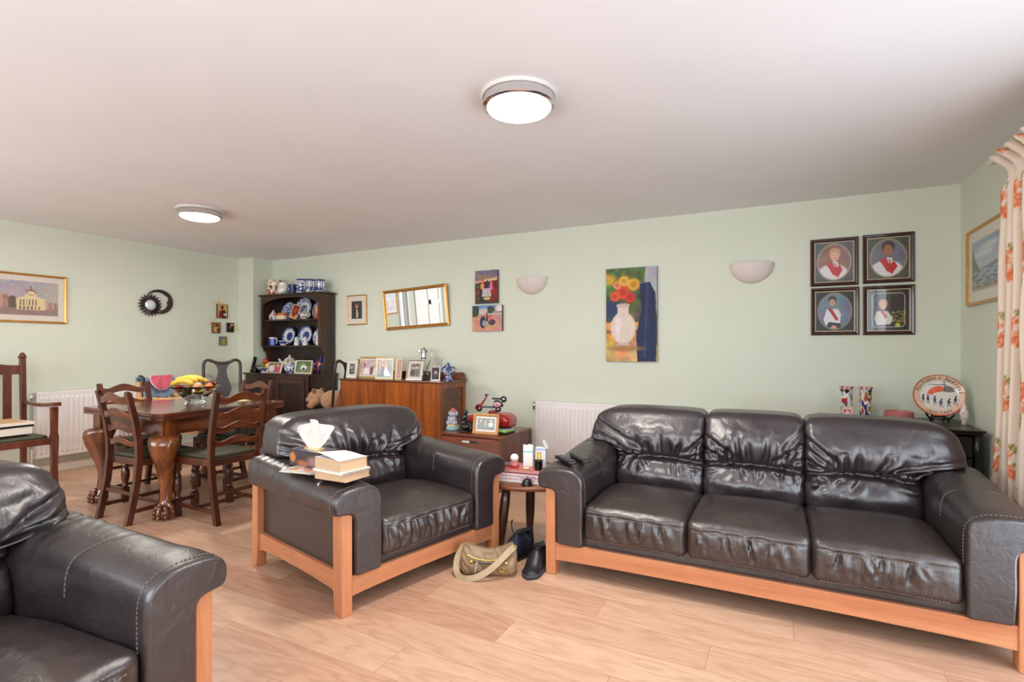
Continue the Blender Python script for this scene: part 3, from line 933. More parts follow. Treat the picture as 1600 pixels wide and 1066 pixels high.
# ================================================================== DINING TABLE
TX0, TX1, TY0, TY1 = -4.84, -3.80, 2.10, 3.14
tcx, tcy = (TX0 + TX1) / 2, (TY0 + TY1) / 2
t = thing('dining_table', 'dark oak draw leaf dining table with thick cabriole claw and ball legs', 'table', (tcx, tcy, 0))
hx, hy = (TX1 - TX0) / 2, (TY1 - TY0) / 2
def cham(hx, hy, c): return [(-hx + c, -hy), (hx - c, -hy), (hx, -hy + c), (hx, hy - c), (hx - c, hy), (-hx + c, hy), (-hx, hy - c), (-hx, -hy + c)]
mb = MB(); mb.prism(cham(hx, hy, .03), 'z', .738, .762); mb.build('tabletop', 'dining_y', t, bevel=.004)
for y0, y1, c in ((-hy, -.01, -1), (.01, hy, 1)):
    mb = MB(); k = .03
    if c < 0: poly = [(-hx + k, y0), (hx - k, y0), (hx, y0 + k), (hx, y1), (-hx, y1), (-hx, y0 + k)]
    else: poly = [(-hx, y0), (hx, y0), (hx, y1 - k), (hx - k, y1), (-hx + k, y1), (-hx, y1 - k)]
    mb.prism(poly, 'z', .712, .736); mb.build('draw_leaf', 'dining_x', t, bevel=.004)
for (a, b_, c, d, nm) in ((-hx + .08, hx - .08, -hy + .07, -hy + .095, 'dining_x'), (-hx + .08, hx - .08, hy - .095, hy - .07, 'dining_x')):
    mb = MB(); mb.box(a, b_, c, d, .60, .711); mb.build('apron', nm, t, bevel=.002)
for x in (-hx + .07, hx - .095):
    mb = MB(); mb.box(x, x + .025, -hy + .08, hy - .08, .60, .711); mb.build('apron', 'dining_y', t, bevel=.002)
for sx_, sy_ in ((-1, -1), (1, -1), (1, 1), (-1, 1)):
    mb = MB(); bx_, by_ = sx_ * (hx - .105), sy_ * (hy - .105)
    mb.box(bx_ - .05, bx_ + .05, by_ - .05, by_ + .05, .585, .711)
    # cabriole sweep along the outward diagonal
    path = [(.0, .598, .088), (.008, .588, .102), (.018, .565, .108), (.026, .52, .101), (.026, .465, .086), (.018, .40, .069), (.006, .33, .055), (-.002, .26, .046), (-.004, .19, .039), (.0, .135, .036), (.008, .10, .040), (.016, .075, .050)]
    rs = []
    for o_, z, r in path:
        ring = []
        for k in range(20):
            a = 2 * PI * k / 20; q = .88 + .12 * abs(math.cos(2 * a)) if z > .3 else 1
            rr = r * q
            # squared outer knee edge
            ring.append((bx_ + sx_ * o_ + rr * math.cos(a), by_ + sy_ * o_ + rr * math.sin(a), z))
        rs.append(ring)
    mb.rings(rs, 0, True, True)
    fx, fy = bx_ + sx_ * .022, by_ + sy_ * .022
    mb.ell((fx, fy, .046), (.060, .060, .046), 20, 12)
    for k in range(4):
        a = math.atan2(sy_, sx_) + (k - 1.5) * .78
        for q, (rr, zz, rad) in enumerate(((.048, .085, .019), (.060, .056, .017), (.062, .026, .014))):
            mb.ell((fx + rr * math.cos(a), fy + rr * math.sin(a), zz), (rad, rad, rad * 1.2), 8, 6)
        mb.tube([(fx + .025 * math.cos(a), fy + .025 * math.sin(a), .11), (fx + .052 * math.cos(a), fy + .052 * math.sin(a), .085), (fx + .064 * math.cos(a), fy + .064 * math.sin(a), .055), (fx + .062 * math.cos(a), fy + .062 * math.sin(a), .02)], [.014, .013, .012, .008], 6)
    mb.build('leg', 'dining_z', t, sharp=50)

# ================================================================== DINING CHAIRS
def dining_chair(label):
    t = thing('dining_chair', label, 'chair', (0, 0, 0), 0, 'wavy ladder back dining chairs')
    pr = [(-.262, 0, .017), (-.235, .12, .018), (-.205, .28, .020), (-.190, .45, .021), (-.192, .56, .020), (-.212, .70, .018), (-.240, .82, .016), (-.262, .91, .015)]
    def yb(z):
        for i in range(len(pr) - 1):
            if z <= pr[i + 1][1]:
                k = (z - pr[i][1]) / (pr[i + 1][1] - pr[i][1]); return pr[i][0] + k * (pr[i + 1][0] - pr[i][0])
        return pr[-1][0]
    for sx_ in (-1, 1):
        mb = MB(); n = 24; poly_f = []; poly_b = []
        for i in range(n + 1):
            z = .91 * i / n; y = yb(z); h = .020 - .004 * (z > .5) * (z - .5) / .4
            poly_f.append((y + h, z)); poly_b.append((y - h, z))
        poly = poly_f + [(yb(.91) - .004, .922)] + poly_b[::-1]
        x = sx_ * .182
        mb.prism(poly, 'x', x - .017, x + .017); mb.build('back_post', 'chair_wood', t, bevel=.004)
    for zc, hh in ((.862, .052), (.755, .046), (.655, .044), (.556, .042)):
        mb = MB(); N = 22
        def wave(u): return .020 * math.exp(-((u) / .38) ** 2) - .012 * math.exp(-((abs(u) - .72) / .25) ** 2)
        fr = []; n = N + 1
        rs = []
        for i in range(N + 1):
            u = -1 + 2 * i / N; x = u * .170; y = yb(zc) - .022 * (1 - u * u); w = wave(u)
            t_ = .0085; top = zc + hh / 2 + w * 1.15; bot = zc - hh / 2 + w * .75
            y2 = yb(top) - yb(zc)
            rs.append([(x, y - t_, bot), (x, y + t_, bot), (x, y + t_ + y2, top), (x, y - t_ + y2, top)])
        mb.rings(rs, 0, False, True)
        mb.build('back_slat', 'chair_rail', t, bevel=.003)
    mb = MB()
    fr = [(-.20, -.17), (.20, -.17), (.235, .21), (-.235, .21)]
    mb.prism([(-.185, -.19), (.185, -.19), (.228, .20), (.20, .225), (-.20, .225), (-.228, .20)], 'z', .392, .442)
    mb.build('seat_frame', 'chair_wood', t, bevel=.005)
    mb = MB()
    def sp(p, u, n):
        w = .165 + (.205 - .165) * (p.y + .18) / .36
        return Vector((p.x / .2 * w, p.y + .012, p.z + .452 + .018 * (1 - u.x * u.x) * (1 - u.y * u.y) * (u.z > 0)))
    mb.rbox((.2, .185, .016), .014, (16, 16, 4), sp); mb.build('seat_pad', 'olive_leather', t)
    for sx_ in (-1, 1):
        mb = MB(); x, y = sx_ * .198, .195
        mb.box(x - .021, x + .021, y - .021, y + .021, .33, .44)
        mb.lathe([(.016, .12), (.024, .135), (.017, .15), (.022, .165), (.030, .21), (.028, .25), (.018, .275), (.026, .29), (.018, .305), (.022, .33)], 16, (x, y, 0))
        mb.box(x - .021, x + .021, y - .021, y + .021, .0, .12)
        mb.build('front_leg', 'chair_wood', t, sharp=45)
    for sx_ in (-1, 1):
        mb = MB(); mb.prism([(-.225, .075), (.19, .075), (.19, .102), (-.225, .102)], 'x', sx_ * .19 - .008, sx_ * .19 + .008); mb.build('side_stretcher', 'chair_wood', t, bevel=.002)
    mb = MB(); mb.box(-.185, .185, -.03, -.012, .078, .10); mb.build('cross_stretcher', 'chair_wood', t, bevel=.002)
    mb = MB(); mb.box(-.175, .175, -.228, -.212, .19, .215); mb.build('rear_stretcher', 'chair_wood', t, bevel=.002)
    return t
c1 = dining_chair('ladder back dining chair at the near left end of the table, back to the camera')
c1.location = (-4.16, 2.25, 0); c1.rotation_euler.z = R(1)
for (x, y, rz, lb) in ((-3.68, 2.46, R(88), 'ladder back dining chair on the right side of the table, nearest the leather armchair'),
                       (-4.80, 2.50, R(-92), 'ladder back dining chair on the radiator side of the table'),
                       (-4.36, 3.03, R(181), 'ladder back dining chair at the far end of the table, nearest the dresser')):
    c = copy_tree(c1); c.location = (x, y, 0); c.rotation_euler = (0, 0, rz); c['label'] = lb

# ================================================================== FRUIT BOWL
FB = (-4.27, 2.64, .763)
t = thing('fruit_bowl', 'cut glass footed bowl heaped with fruit on the dining table', 'bowl', FB)
mb = MB(); pr = [(.001, .0), (.075, 0), (.072, .012), (.062, .03), (.085, .05), (.125, .09), (.165, .13), (.185, .142), (.186, .146), (.172, .142), (.155, .128), (.115, .09), (.075, .056), (.001, .045)]
mb.lathe(pr, 64, M=None); mb.build('glass_bowl', 'glass', t, sharp=60)
def fruit(name, label, cat, mat, mk, group=None):
    mb = MB(); mk(mb); o = mb.build(name, mat, None, loc=FB); tag(o, label, cat, group); return o
def banana(mb, ang, tilt, off, L=.20):
    pts = []; rr = []
    for i in range(15):
        s = i / 14; a = (s - .5) * 1.5
        x = math.sin(a) * L / 1.36; z = (math.cos(a) - .73) * .115 + off[2]
        pts.append((off[0] + x * math.cos(ang), off[1] + x * math.sin(ang), z + tilt * x)); rr.append(.021 * min(1, math.sin(PI * (.06 + .88 * s)) * 1.9) * (1 if .05 < s < .95 else .5))
    mb.tube(pts, rr, 6)
for i, (a, tl, off, lb) in enumerate(((.35, .05, (-.06, -.07, .155), 'ripe banana at the front of the bunch in the glass bowl'), (.38, .03, (-.07, -.03, .178), 'second banana of the bunch, behind the front one'), (.42, .0, (-.06, .01, .186), 'top banana of the bunch in the glass bowl'), (.5, -.05, (-.07, .05, .17), 'rear banana of the bunch in the glass bowl'))):
    fruit('banana', lb, 'banana', 'banana', lambda m: banana(m, a, tl, off), 'bananas in the fruit bowl')
def ball(c, r, k=1.0): return lambda m: m.ell(c, (r, r, r * k), 16, 12)
fruit('kiwi_fruit', 'brown kiwi fruit under the banana tips in the glass bowl', 'fruit', 'kiwi', ball((.03, -.075, .135), .032, .85))
fruit('peach', 'pale yellow peach at the right front of the glass bowl', 'fruit', 'peach', ball((.10, -.04, .145), .033))
fruit('peach', 'orange peach at the right edge of the glass bowl', 'fruit', 'orange_fruit', ball((.135, .03, .14), .032))
fruit('apple', 'red apple at the left edge of the glass bowl', 'fruit', 'apple_red', ball((-.10, -.07, .125), .033, .9))
fruit('apple', 'green apple low inside the glass bowl', 'fruit', 'apple_green', ball((-.035, -.045, .095), .036, .9))
fruit('lemon', 'yellow lemon low inside the glass bowl', 'fruit', 'lemon', ball((.045, .0, .098), .036, .8))
def grapes(m):
    rg = random.Random(4)
    for i in range(34):
        a = rg.uniform(0, 6.28); r = rg.uniform(0, .045); m.ell((.10 + r * math.cos(a), .075 + r * math.sin(a), .165 + rg.uniform(-.02, .03) * (1 - r / .06)), (.0105,) * 3, 8, 6)
g = fruit('grape_bunch', 'bunch of dark red grapes at the back right of the glass bowl', 'fruit', 'grape', grapes)
# a flat pale plate partly behind the bowl
t = thing('place_mat', 'pale oval mat lying on the table behind the fruit bowl', 'mat', (-4.22, 2.98, .7625))
mb = MB(); mb.lathe([(.001, 0), (.11, 0), (.112, .003), (.001, .004)], 32, sx=1.3); mb.build('mat_board', 'tape_cream', t)

# ================================================================== QUEEN ANNE CHAIRS
def splat_chair(label, loc, rz):
    t = thing('splat_back_chair', label, 'chair', loc, rz, 'dark splat back chairs')
    # local: seat faces +Y
    mb = MB()
    def yb(z): return -.20 - .10 * max(0, (z - .45)) ** 1.15
    L = []
    for i in range(8): z = .46 + i * (.98 - .46) / 7; L.append((-.195, yb(z), z))
    arc = [(-.193, 1.03), (-.180, 1.062), (-.155, 1.078), (-.125, 1.074), (-.085, 1.055), (-.045, 1.043), (0, 1.04)]
    L += [(x, yb(z), z) for x, z in arc]
    Rr = [(-x, y, z) for x, y, z in L[:-1]][::-1]
    mb.tube(L + Rr, .017, 10, flatten=.8); mb.build('back_frame', 'dark_chair', t)
    mb = MB(); N = 16; rs = []
    prof = [(.46, .055), (.55, .045), (.62, .06), (.72, .10), (.80, .085), (.88, .055), (.96, .045), (1.0, .06), (1.04, .085)]
    for z, w in prof: rs.append([(-w, yb(z) - .006, z), (w, yb(z) - .006, z), (w, yb(z) + .006, z), (-w, yb(z) + .006, z)])
    mb.rings(rs, 0, False, True); mb.build('splat', 'dark_chair', t, bevel=.003)
    mb = MB(); mb.prism([(-.19, -.22), (.19, -.22), (.235, .20), (-.235, .20)], 'z', .395, .45); mb.build('seat_frame', 'dark_chair', t, bevel=.006)
    mb = MB(); mb.rbox((.19, .185, .022), .02, (14, 14, 4), lambda p, u, n: Vector((p.x * (1 + .1 * u.y), p.y, p.z + .462 + .02 * (1 - u.x ** 2) * (1 - u.y ** 2) * (u.z > 0)))); mb.build('seat_pad', 'olive_leather', t)
    for sx_ in (-1, 1):
        mb = MB(); mb.tube([(sx_ * .20, .18, .42), (sx_ * .22, .20, .34), (sx_ * .205, .185, .18), (sx_ * .2, .18, .06), (sx_ * .212, .195, .015), (sx_ * .212, .195, 0)], [.03, .032, .02, .015, .026, .024], 12); mb.build('front_leg', 'dark_chair', t)
        mb = MB(); mb.tube([(sx_ * .195, -.20, .46), (sx_ * .195, -.21, .25), (sx_ * .195, -.26, 0)], [.018, .017, .016], 8); mb.build('rear_leg', 'dark_chair', t)
    return t
splat_chair('dark splat back chair standing in the corner behind the dining table', (-5.78, 3.90, 0), R(-122))
splat_chair('dark splat back chair between the dresser and the oak sideboard', (-4.625, 4.46, 0), R(90))

# teddy bear lying on that chair, snout to the left
t = thing('teddy_bear', 'light brown teddy bear lying face down on the chair beside the sideboard', 'soft toy', (-4.70, 4.38, .522))
mb = MB()
mb.ell((.16, .02, .10), (.17, .12, .115), 24, 16, fn=lambda p: p * (1 + .04 * nse(p.x * 20, p.y * 20, p.z * 20)))
mb.ell((-.08, -.01, .13), (.105, .09, .09), 22, 16, fn=lambda p: Vector((p.x, p.y * (1 + p.x * 1.2), p.z * (1 + p.x * 1.6))) * (1 + .04 * nse(p.x * 25, p.y * 25, p.z * 25)))
mb.build('body', 'plush', t)
mb = MB(); mb.ell((-.17, -.02, .10), (.05, .045, .038), 16, 12); mb.build('muzzle', 'plush', t)
mb = MB(); mb.ell((-.218, -.022, .108), (.010, .016, .012), 10, 8); mb.build('nose', 'nose_black', t)
for y_, x_ in ((-.075, -.05), (.06, -.07)):
    mb = MB(); mb.ell((x_, y_, .205), (.03, .018, .032), 14, 10); mb.build('ear', 'plush_dark', t)
mb = MB(); mb.tube([(.03, -.08, .12), (-.01, -.13, .07), (-.04, -.14, .03)], [.045, .042, .035], 12); mb.build('arm', 'plush', t)

# ================================================================== CARVER CHAIR WITH PAPERS (left edge)
t = thing('carver_chair', 'tall oak carver armchair with olive seat by the left wall, papers on its seat', 'chair', (-5.80, 1.88, 0), R(-90))
# local: seat faces +Y (world +X); x local = world -Y
W2 = .31
for sx_ in (-1, 1):
    mb = MB(); mb.prism([(-.285, 0), (-.245, 0), (-.235, .45), (-.26, 1.13), (-.30, 1.13), (-.275, .45)], 'x', sx_ * W2 - .02, sx_ * W2 + .02)
    mb.lathe([(.024, 1.13), (.034, 1.135), (.034, 1.142), (.022, 1.15), (.025, 1.16), (.012, 1.178), (.001, 1.182)], 14, (sx_ * W2, -.28, 0)); mb.build('back_post', 'carver', t, bevel=.003)
    mb = MB(); x = sx_ * (W2 + .01)
    mb.prism([(x - .026, .0), (x + .026, .0), (x + .02, .20), (x + .027, .46), (x + .02, .50), (x + .024, .715), (x - .024, .715), (x - .02, .50), (x - .027, .46), (x - .02, .20)], 'y', .255, .30); mb.build('front_leg', 'carver', t, bevel=.004)
    mb = MB(); rs = []
    for i in range(13):
        s = i / 12; y = -.27 + s * .60; w = .018 + .014 * s; z = .725 - .016 * math.sin(PI * s) + (.014 if s > .8 else 0) * 0
        rs.append([(x - w, y, z), (x + w, y, z), (x + w, y, z + .022 + .012 * s), (x - w, y, z + .022 + .012 * s)])
    mb.rings(rs, 0, False, True); mb.build('armrest', 'carver', t, bevel=.005)
mb = MB(); N = 20
top = [(-W2 + 2 * W2 * i / N, 1.065 + .045 * math.exp(-((abs(-1 + 2 * i / N)) / .45) ** 2)) for i in range(N + 1)]
mb.prism([(-W2, .985)] + top + [(W2, .985)], 'y', -.292, -.27); mb.build('crest_rail', 'carver', t, bevel=.003)
mb = MB(); mb.box(-.075, .075, -.285, -.272, .50, .99); mb.build('splat', 'carver', t, bevel=.002)
mb = MB(); mb.box(-.235, -.175, -.285, -.272, .50, .99); mb.build('splat', 'carver', t, bevel=.002)
mb = MB(); mb.box(.175, .235, -.285, -.272, .50, .99); mb.build('splat', 'carver', t, bevel=.002)
mb = MB(); mb.box(-W2, W2, -.285, -.265, .46, .51); mb.build('back_rail', 'carver', t, bevel=.002)
mb = MB(); mb.box(-W2, W2, .26, .285, .40, .455); mb.box(-W2 - .01, -W2 + .015, -.25, .27, .40, .455); mb.box(W2 - .015, W2 + .01, -.25, .27, .40, .455); mb.build('seat_frame', 'carver', t, bevel=.002)
mb = MB(); mb.rbox((W2 - .02, .25, .02), .018, (16, 14, 4), lambda p, u, n: Vector((p.x, p.y + .0, p.z + .462 + .02 * (1 - u.x ** 2) * (1 - u.y ** 2) * (u.z > 0)))); mb.build('seat_pad', 'olive_leather', t)
mb = MB(); mb.box(-W2, W2, .02, .04, .14, .165); mb.build('stretcher', 'carver', t)
# stack on the seat: rests on pad top .50
def sheet(name, label, cat, c, s, rz, mat, group=None):
    mb = MB(); mb.box(-s[0] / 2, s[0] / 2, -s[1] / 2, s[1] / 2, 0, s[2]); o = mb.build(name, mat, None, loc=c, rot=(0, 0, rz), bevel=.0015); tag(o, label, cat, group); return o
sheet('box_file', 'white box file at the bottom of the pile on the carver chair', 'box file', (-5.74, 1.93, .5035), (.34, .27, .06), R(4), 'paper')
sheet('document_folder', 'black document folder in the pile on the carver chair', 'folder', (-5.74, 1.94, .5640), (.34, .26, .018), R(7), 'file_black')
sheet('document_folder', 'white loose papers above the black folder on the carver chair', 'papers', (-5.72, 1.94, .5825), (.33, .28, .022), R(2), 'paper')
sheet('envelope', 'brown envelope on top of the pile on the carver chair', 'envelope', (-5.74, 1.92, .6050), (.34, .25, .006), R(-3), 'manila')

# ================================================================== PINE CHILD CHAIR
t = thing('high_chair', 'pine child high chair with striped cloth behind the table by the radiator', 'high chair', (-5.62, 3.23, 0), R(-75))
# local faces +Y
for sx_ in (-1, 1):
    mb = MB(); mb.prism([(-.24, 0), (-.20, 0), (-.16, .55), (-.185, .88), (-.215, .88), (-.20, .55)], 'x', sx_ * .20 - .016, sx_ * .20 + .016); mb.build('back_post', 'pine', t, bevel=.005)
    mb = MB(); mb.prism([(.24, 0), (.20, 0), (.14, .70), (.18, .70)], 'x', sx_ * .22 - .016, sx_ * .22 + .016); mb.build('front_leg', 'pine', t, bevel=.005)
    mb = MB(); mb.box(sx_ * .21 - .022, sx_ * .21 + .022, -.20, .20, .70, .725); mb.build('armrest', 'pine', t, bevel=.006)
    mb = MB(); mb.box(sx_ * .21 - .01, sx_ * .21 + .01, -.20, .20, .30, .335); mb.build('side_rail', 'pine', t, bevel=.003)
mb = MB(); mb.prism([(-.22, .86), (-.12, .90), (0, .91), (.12, .90), (.22, .86), (.22, .80), (-.22, .80)], 'y', -.215, -.19); mb.build('crest_rail', 'pine', t, bevel=.006)
for x in (-.13, -.065, 0, .065, .13):
    mb = MB(); mb.tube([(x, -.17, .50), (x, -.20, .81)], .009, 8); mb.build('spindle', 'pine', t)
mb = MB(); mb.box(-.2, .2, -.18, .17, .48, .50); mb.build('seat', 'pine', t, bevel=.004)
mb = MB(); mb.box(-.24, .24, .14, .40, .705, .722); mb.build('tray', 'pine', t, bevel=.008)
mb = MB(); mb.box(-.2, .2, .19, .215, .12, .15); mb.build('footrest', 'pine', t, bevel=.004)
# striped cloth hanging under the tray, blue jacket over the back, pink bib
cv = Cv(90, 30, (232, 214, 176))
for i in range(9): cv.rect(i / 9, 0, i / 9 + .035, 1, (60, 62, 110)); cv.rect(i / 9 + .05, 0, i / 9 + .07, 1, (168, 92, 70))
t2 = thing('striped_cloth', 'cream cloth with navy and rust stripes hanging from the high chair tray', 'cloth', (-5.62, 3.23, 0), R(-75))
print_mesh('cloth_sheet', cv, .44, .14, 'fabric', t2, (0, .405, .56), (0, 0, PI), thick=.006)
t2 = thing('jacket', 'pale blue and navy child jacket draped over the back of the high chair', 'jacket', (-5.62, 3.23, 0), R(-75))
mb = MB()
def jk(u, v):
    x = -.20 + .40 * u; s = v * 2 - 1
    y = -.20 + .045 * (1 if s > 0 else -1) * min(1, abs(s) * 6) + .008 * nse(u * 7, v * 6); z = .925 - .24 * max(0, abs(s) - .08) + .010 * math.sin(u * 14)
    return (x * (1 - .12 * abs(s)), y, z)
mb.grid(jk, 40, 40); o = mb.build('jacket_cloth', 'cloth_blue', t2); sm = o.modifiers.new('t', 'SOLIDIFY'); sm.thickness = .012
mb = MB(); mb.tube([jk(.97, .5 + .03 * i) for i in range(12)], .014, 8); mb.build('jacket_trim', 'file_black', t2)
t2 = thing('baby_bib', 'pink baby bib with pale trim laid over the blue jacket', 'bib', (-5.62, 3.23, 0), R(-75))
mb = MB()
def bib(u, v):
    a = PI + PI * u; r = v
    x = .135 * r * math.cos(a); z = .925 + .15 * r * math.sin(a) * (1 if True else 0) + .012
    return (x, -.135 + .012 * r + .006 * math.sin(a * 5) * r, z)
mb.grid(bib, 30, 8); o = mb.build('bib_cloth', 'bib_pink', t2); o.modifiers.new('t', 'SOLIDIFY').thickness = .005
mb = MB(); mb.tube([bib(i / 30, 1) for i in range(31)], .006, 6); mb.build('bib_edging', 'bib_trim', t2)
t2 = thing('denim_cloth', 'blue denim cloth folded over the seat side of the high chair', 'cloth', (-5.62, 3.23, 0), R(-75))
mb = MB(); mb.rbox((.11, .10, .07), .03, (12, 12, 10), lambda p, u, n: Vector((p.x - .10, p.y + .05, p.z + .575 + .012 * nse(p.x * 14, p.y * 14, p.z * 14)))); mb.build('folded_cloth', 'cloth_denim', t2)

# ================================================================== WELSH DRESSER
DX0, DX1, DYF = -5.99, -4.87, 4.34
t = thing('dresser', 'dark oak dresser with open plate rack and two door base in the corner', 'dresser', ((DX0 + DX1) / 2, 4.55, 0))
def B(name, x0, x1, y0, y1, z0, z1, mat, bev=.002, par=None):
    mb = MB(); mb.box(x0, x1, y0, y1, z0, z1); return mb.build(name, mat, par or t, bevel=bev, world=True)
YW = 4.775
B('worktop', DX0 - .025, DX1 + .025, DYF - .02, YW, .893, .915, 'dresser_x', .005)
B('side_panel', DX0, DX0 + .025, DYF, YW, .06, .893, 'dresser'); B('side_panel', DX1 - .025, DX1, DYF, YW, .06, .893, 'dresser')
B('base_back', DX0 + .025, DX1 - .025, YW - .015, YW, .06, .893, 'dresser_panel', 0)
B('plinth', DX0, DX1, DYF + .02, YW, 0, .06, 'dresser_x')
mb = MB()
for x0, x1, z0, z1 in ((DX0, DX0 + .06, .06, .893), (DX1 - .06, DX1, .06, .893), (DX0 + .06, DX1 - .06, .855, .893), (DX0 + .06, DX1 - .06, .06, .11)): mb.box(x0, x1, DYF - .002, DYF + .02, z0, z1)
mb.build('face_frame', 'dresser', t, bevel=.0015, world=True)
mx_ = (DX0 + DX1) / 2
for x0, x1, kx in ((DX0 + .062, mx_ - .002, 1), (mx_ + .002, DX1 - .062, -1)):
    mb = MB()
    for a, c, z0, z1 in ((x0, x0 + .06, .112, .853), (x1 - .06, x1, .112, .853), (x0 + .06, x1 - .06, .793, .853), (x0 + .06, x1 - .06, .112, .18)): mb.box(a, c, DYF - .012, DYF + .008, z0, z1)
    d = mb.build('door', 'dresser', t, bevel=.002, world=True)
    mb = MB(); L = t.location; mb.box(x0 + .055 - L.x, x1 - .055 - L.x, DYF - .002 - L.y, DYF + .006 - L.y, .175, .80); mb.build('door_panel', 'dresser_panel', d)
    kxp = (x1 - .028) if kx > 0 else (x0 + .028)
    mb = MB(); mb.lathe([(.001, 0), (.007, 0), (.006, .012), (.012, .02), (.012, .026), (.001, .03)], 12, (kxp - L.x, DYF - .012 - L.y, .52), M=Matrix.Rotation(R(90), 3, 'X')); mb.build('knob', 'brass', d)
# rack
RX0, RX1, RYF = -5.96, -4.905, 4.555
def bracket(x0):
    mb = MB(); pts = [(YW, .915), (YW, 1.885), (RYF, 1.885), (RYF, 1.24), (RYF + .012, 1.20), (RYF + .05, 1.16), (RYF + .062, 1.12), (RYF + .05, 1.06), (RYF + .03, 1.0), (RYF + .01, .96), (RYF, .915)]
    mb.prism(pts, 'x', x0, x0 + .022); mb.build('rack_side', 'dresser', t, bevel=.002, world=True)
bracket(RX0); bracket(RX1 - .022)
B('rack_back', RX0 + .022, RX1 - .022, YW - .012, YW, .915, 1.885, 'dresser_panel', 0)
for z in (1.236, 1.565): B('shelf', RX0 + .022, RX1 - .022, RYF + .005, YW - .012, z, z + .018, 'dresser_x', .003)
B('top_board', RX0 - .03, RX1 + .03, RYF - .035, YW, 1.885, 1.908, 'dresser_x', .005)
mb = MB(); N = 24; w_ = RX1 - RX0 - .16
arch = [(RX0 + .08 + w_ * i / N, 1.795 + .065 * math.sin(PI * i / N) ** .7) for i in range(N + 1)]
mb.prism([(RX0, 1.885), (RX0, 1.775), (RX0 + .05, 1.775)] + arch + [(RX1 - .05, 1.775), (RX1, 1.775), (RX1, 1.885)], 'y', RYF - .018, RYF - .001); mb.build('arched_frieze', 'dresser_x', t, bevel=.001, world=True)
mb = MB()
for x0, x1 in ((RX0, RX0 + .035), (RX1 - .035, RX1)): mb.box(x0, x1, RYF - .016, RYF, 1.24, 1.775)
mb.build('rack_stile', 'dresser', t, world=True)

# ------------------------------------------------------------------ china
BL = lin((34, 54, 122)); BL2 = lin((92, 116, 170)); WH = lin((228, 230, 232)); CR = lin((232, 216, 186)); RD = lin((170, 50, 40)); BK = lin((36, 26, 30)); OR = lin((224, 112, 56)); GN = lin((88, 130, 80))
def mixc(a, b, k): return tuple(x * (1 - k) + y * k for x, y in zip(a, b))
def willow(seed, dens=0.0, hole=None):
    def f(r, a, z, i):
        x, y = r * math.cos(a), r * math.sin(a)
        n = nse(x * 60 + seed, y * 60, z * 60 + seed) + .5 * nse(x * 130, y * 130 + seed, z * 120)
        return BL if n > .12 - dens else (BL2 if n > -.05 - dens else WH)
    return f
def plate_col(seed, R0, style):
    def f(r, a, z, i):
        q = r / R0
        n = nse(q * 9 * math.cos(a) + seed, q * 9 * math.sin(a), seed)
        if style == 'asiatic': base = BL if n > .10 else (BL2 if n > -.12 else WH)
        elif style == 'rim':
            if q > .62: base = BL if math.sin(a * 14) * math.sin(q * 22) + n > .1 else mixc(WH, BL2, .35)
            elif q < .42: base = BL if n > -.05 else WH
            else: base = WH
        elif style == 'scene':
            if q > .82: base = BL if n > -.1 else BL2
            elif q > .6: base = WH if n > -.1 else BL2
            elif q < .45: base = BL if n > -.25 else BL2
            else: base = WH
        else: base = WH
        return base
    return f
def plate(loc, r, style, seed, label, par_tilt=12, group='blue and white plates on the dresser', rz=0):
    t = thing('plate', label, 'plate', loc, rz, group)
    mb = MB(); M = Matrix.Rotation(R(90 - par_tilt), 3, 'X')
    pr = [(.001, .004)] + [(r * q, .004 + (0 if q < .6 else (q - .6) * .04)) for q in np.linspace(.06, .6, 14)] + [(r * q, .004 + .022 * (q - .6) / .4) for q in np.linspace(.63, 1, 12)] + [(r * .995, .022), (r * .6, -.002), (.001, -.002)]
    cf = plate_col(seed, r, style)
    Mo = M; c0 = Vector((0, 0, 0))
    def col(rr, a, z, i): return cf(rr, a, z, i) if i < len(pr) - 2 else WH
    zoff = r * math.cos(R(par_tilt))
    mb.lathe(pr, 56, (0, 0, zoff), M=M, colf=col); mb.build('dish', 'glaze', t)
    return t
def vessel(name, label, cat, loc, prof, mat='glaze', colf=None, handle=None, spout=None, lid=None, rz=0, group=None, sy=1, n=28):
    t = thing(name, label, cat, loc, rz, group)
    mb = MB()
    if colf:  # resample profile so that the decoration has resolution
        P = []
        for i in range(len(prof) - 1):
            a, b_ = prof[i], prof[i + 1]; k = max(1, int(math.dist(a, b_) / .005))
            for j in range(k): P.append((a[0] + (b_[0] - a[0]) * j / k, a[1] + (b_[1] - a[1]) * j / k))
        P.append(prof[-1]); prof = P
    mb.lathe(prof, n, colf=colf, sy=sy); mb.build('body', mat, t, sharp=55)
    hm = MB()
    if handle:
        pts, r = handle; mb = MB(); mb.tube(pts, r, 8, col=WH if colf else None); mb.build('handle', mat, t)
    if spout:
        pts, r = spout; mb = MB(); mb.tube(pts, r, 10, col=WH if colf else None); mb.build('spout', mat, t)
    if lid:
        mb = MB(); mb.lathe(lid, 20, colf=(lambda r, a, z, i: colf(r, a, z, i)) if colf else None); mb.build('lid', mat, t)
    return t
def cyl(r, h, th=.004): return [(.001, 0), (r * .96, 0), (r, .005), (r, h), (r - th, h), (r - th, .01), (.001, .01)]
def hand(r, z0, z1, out=.035, w=.006): return ([(r - .004, 0, z1), (r + out * .6, 0, z1 + .002), (r + out, 0, (z0 + z1) / 2 + .01), (r + out * .7, 0, z0 + .005), (r - .004, 0, z0)], w)
ZT = 1.909
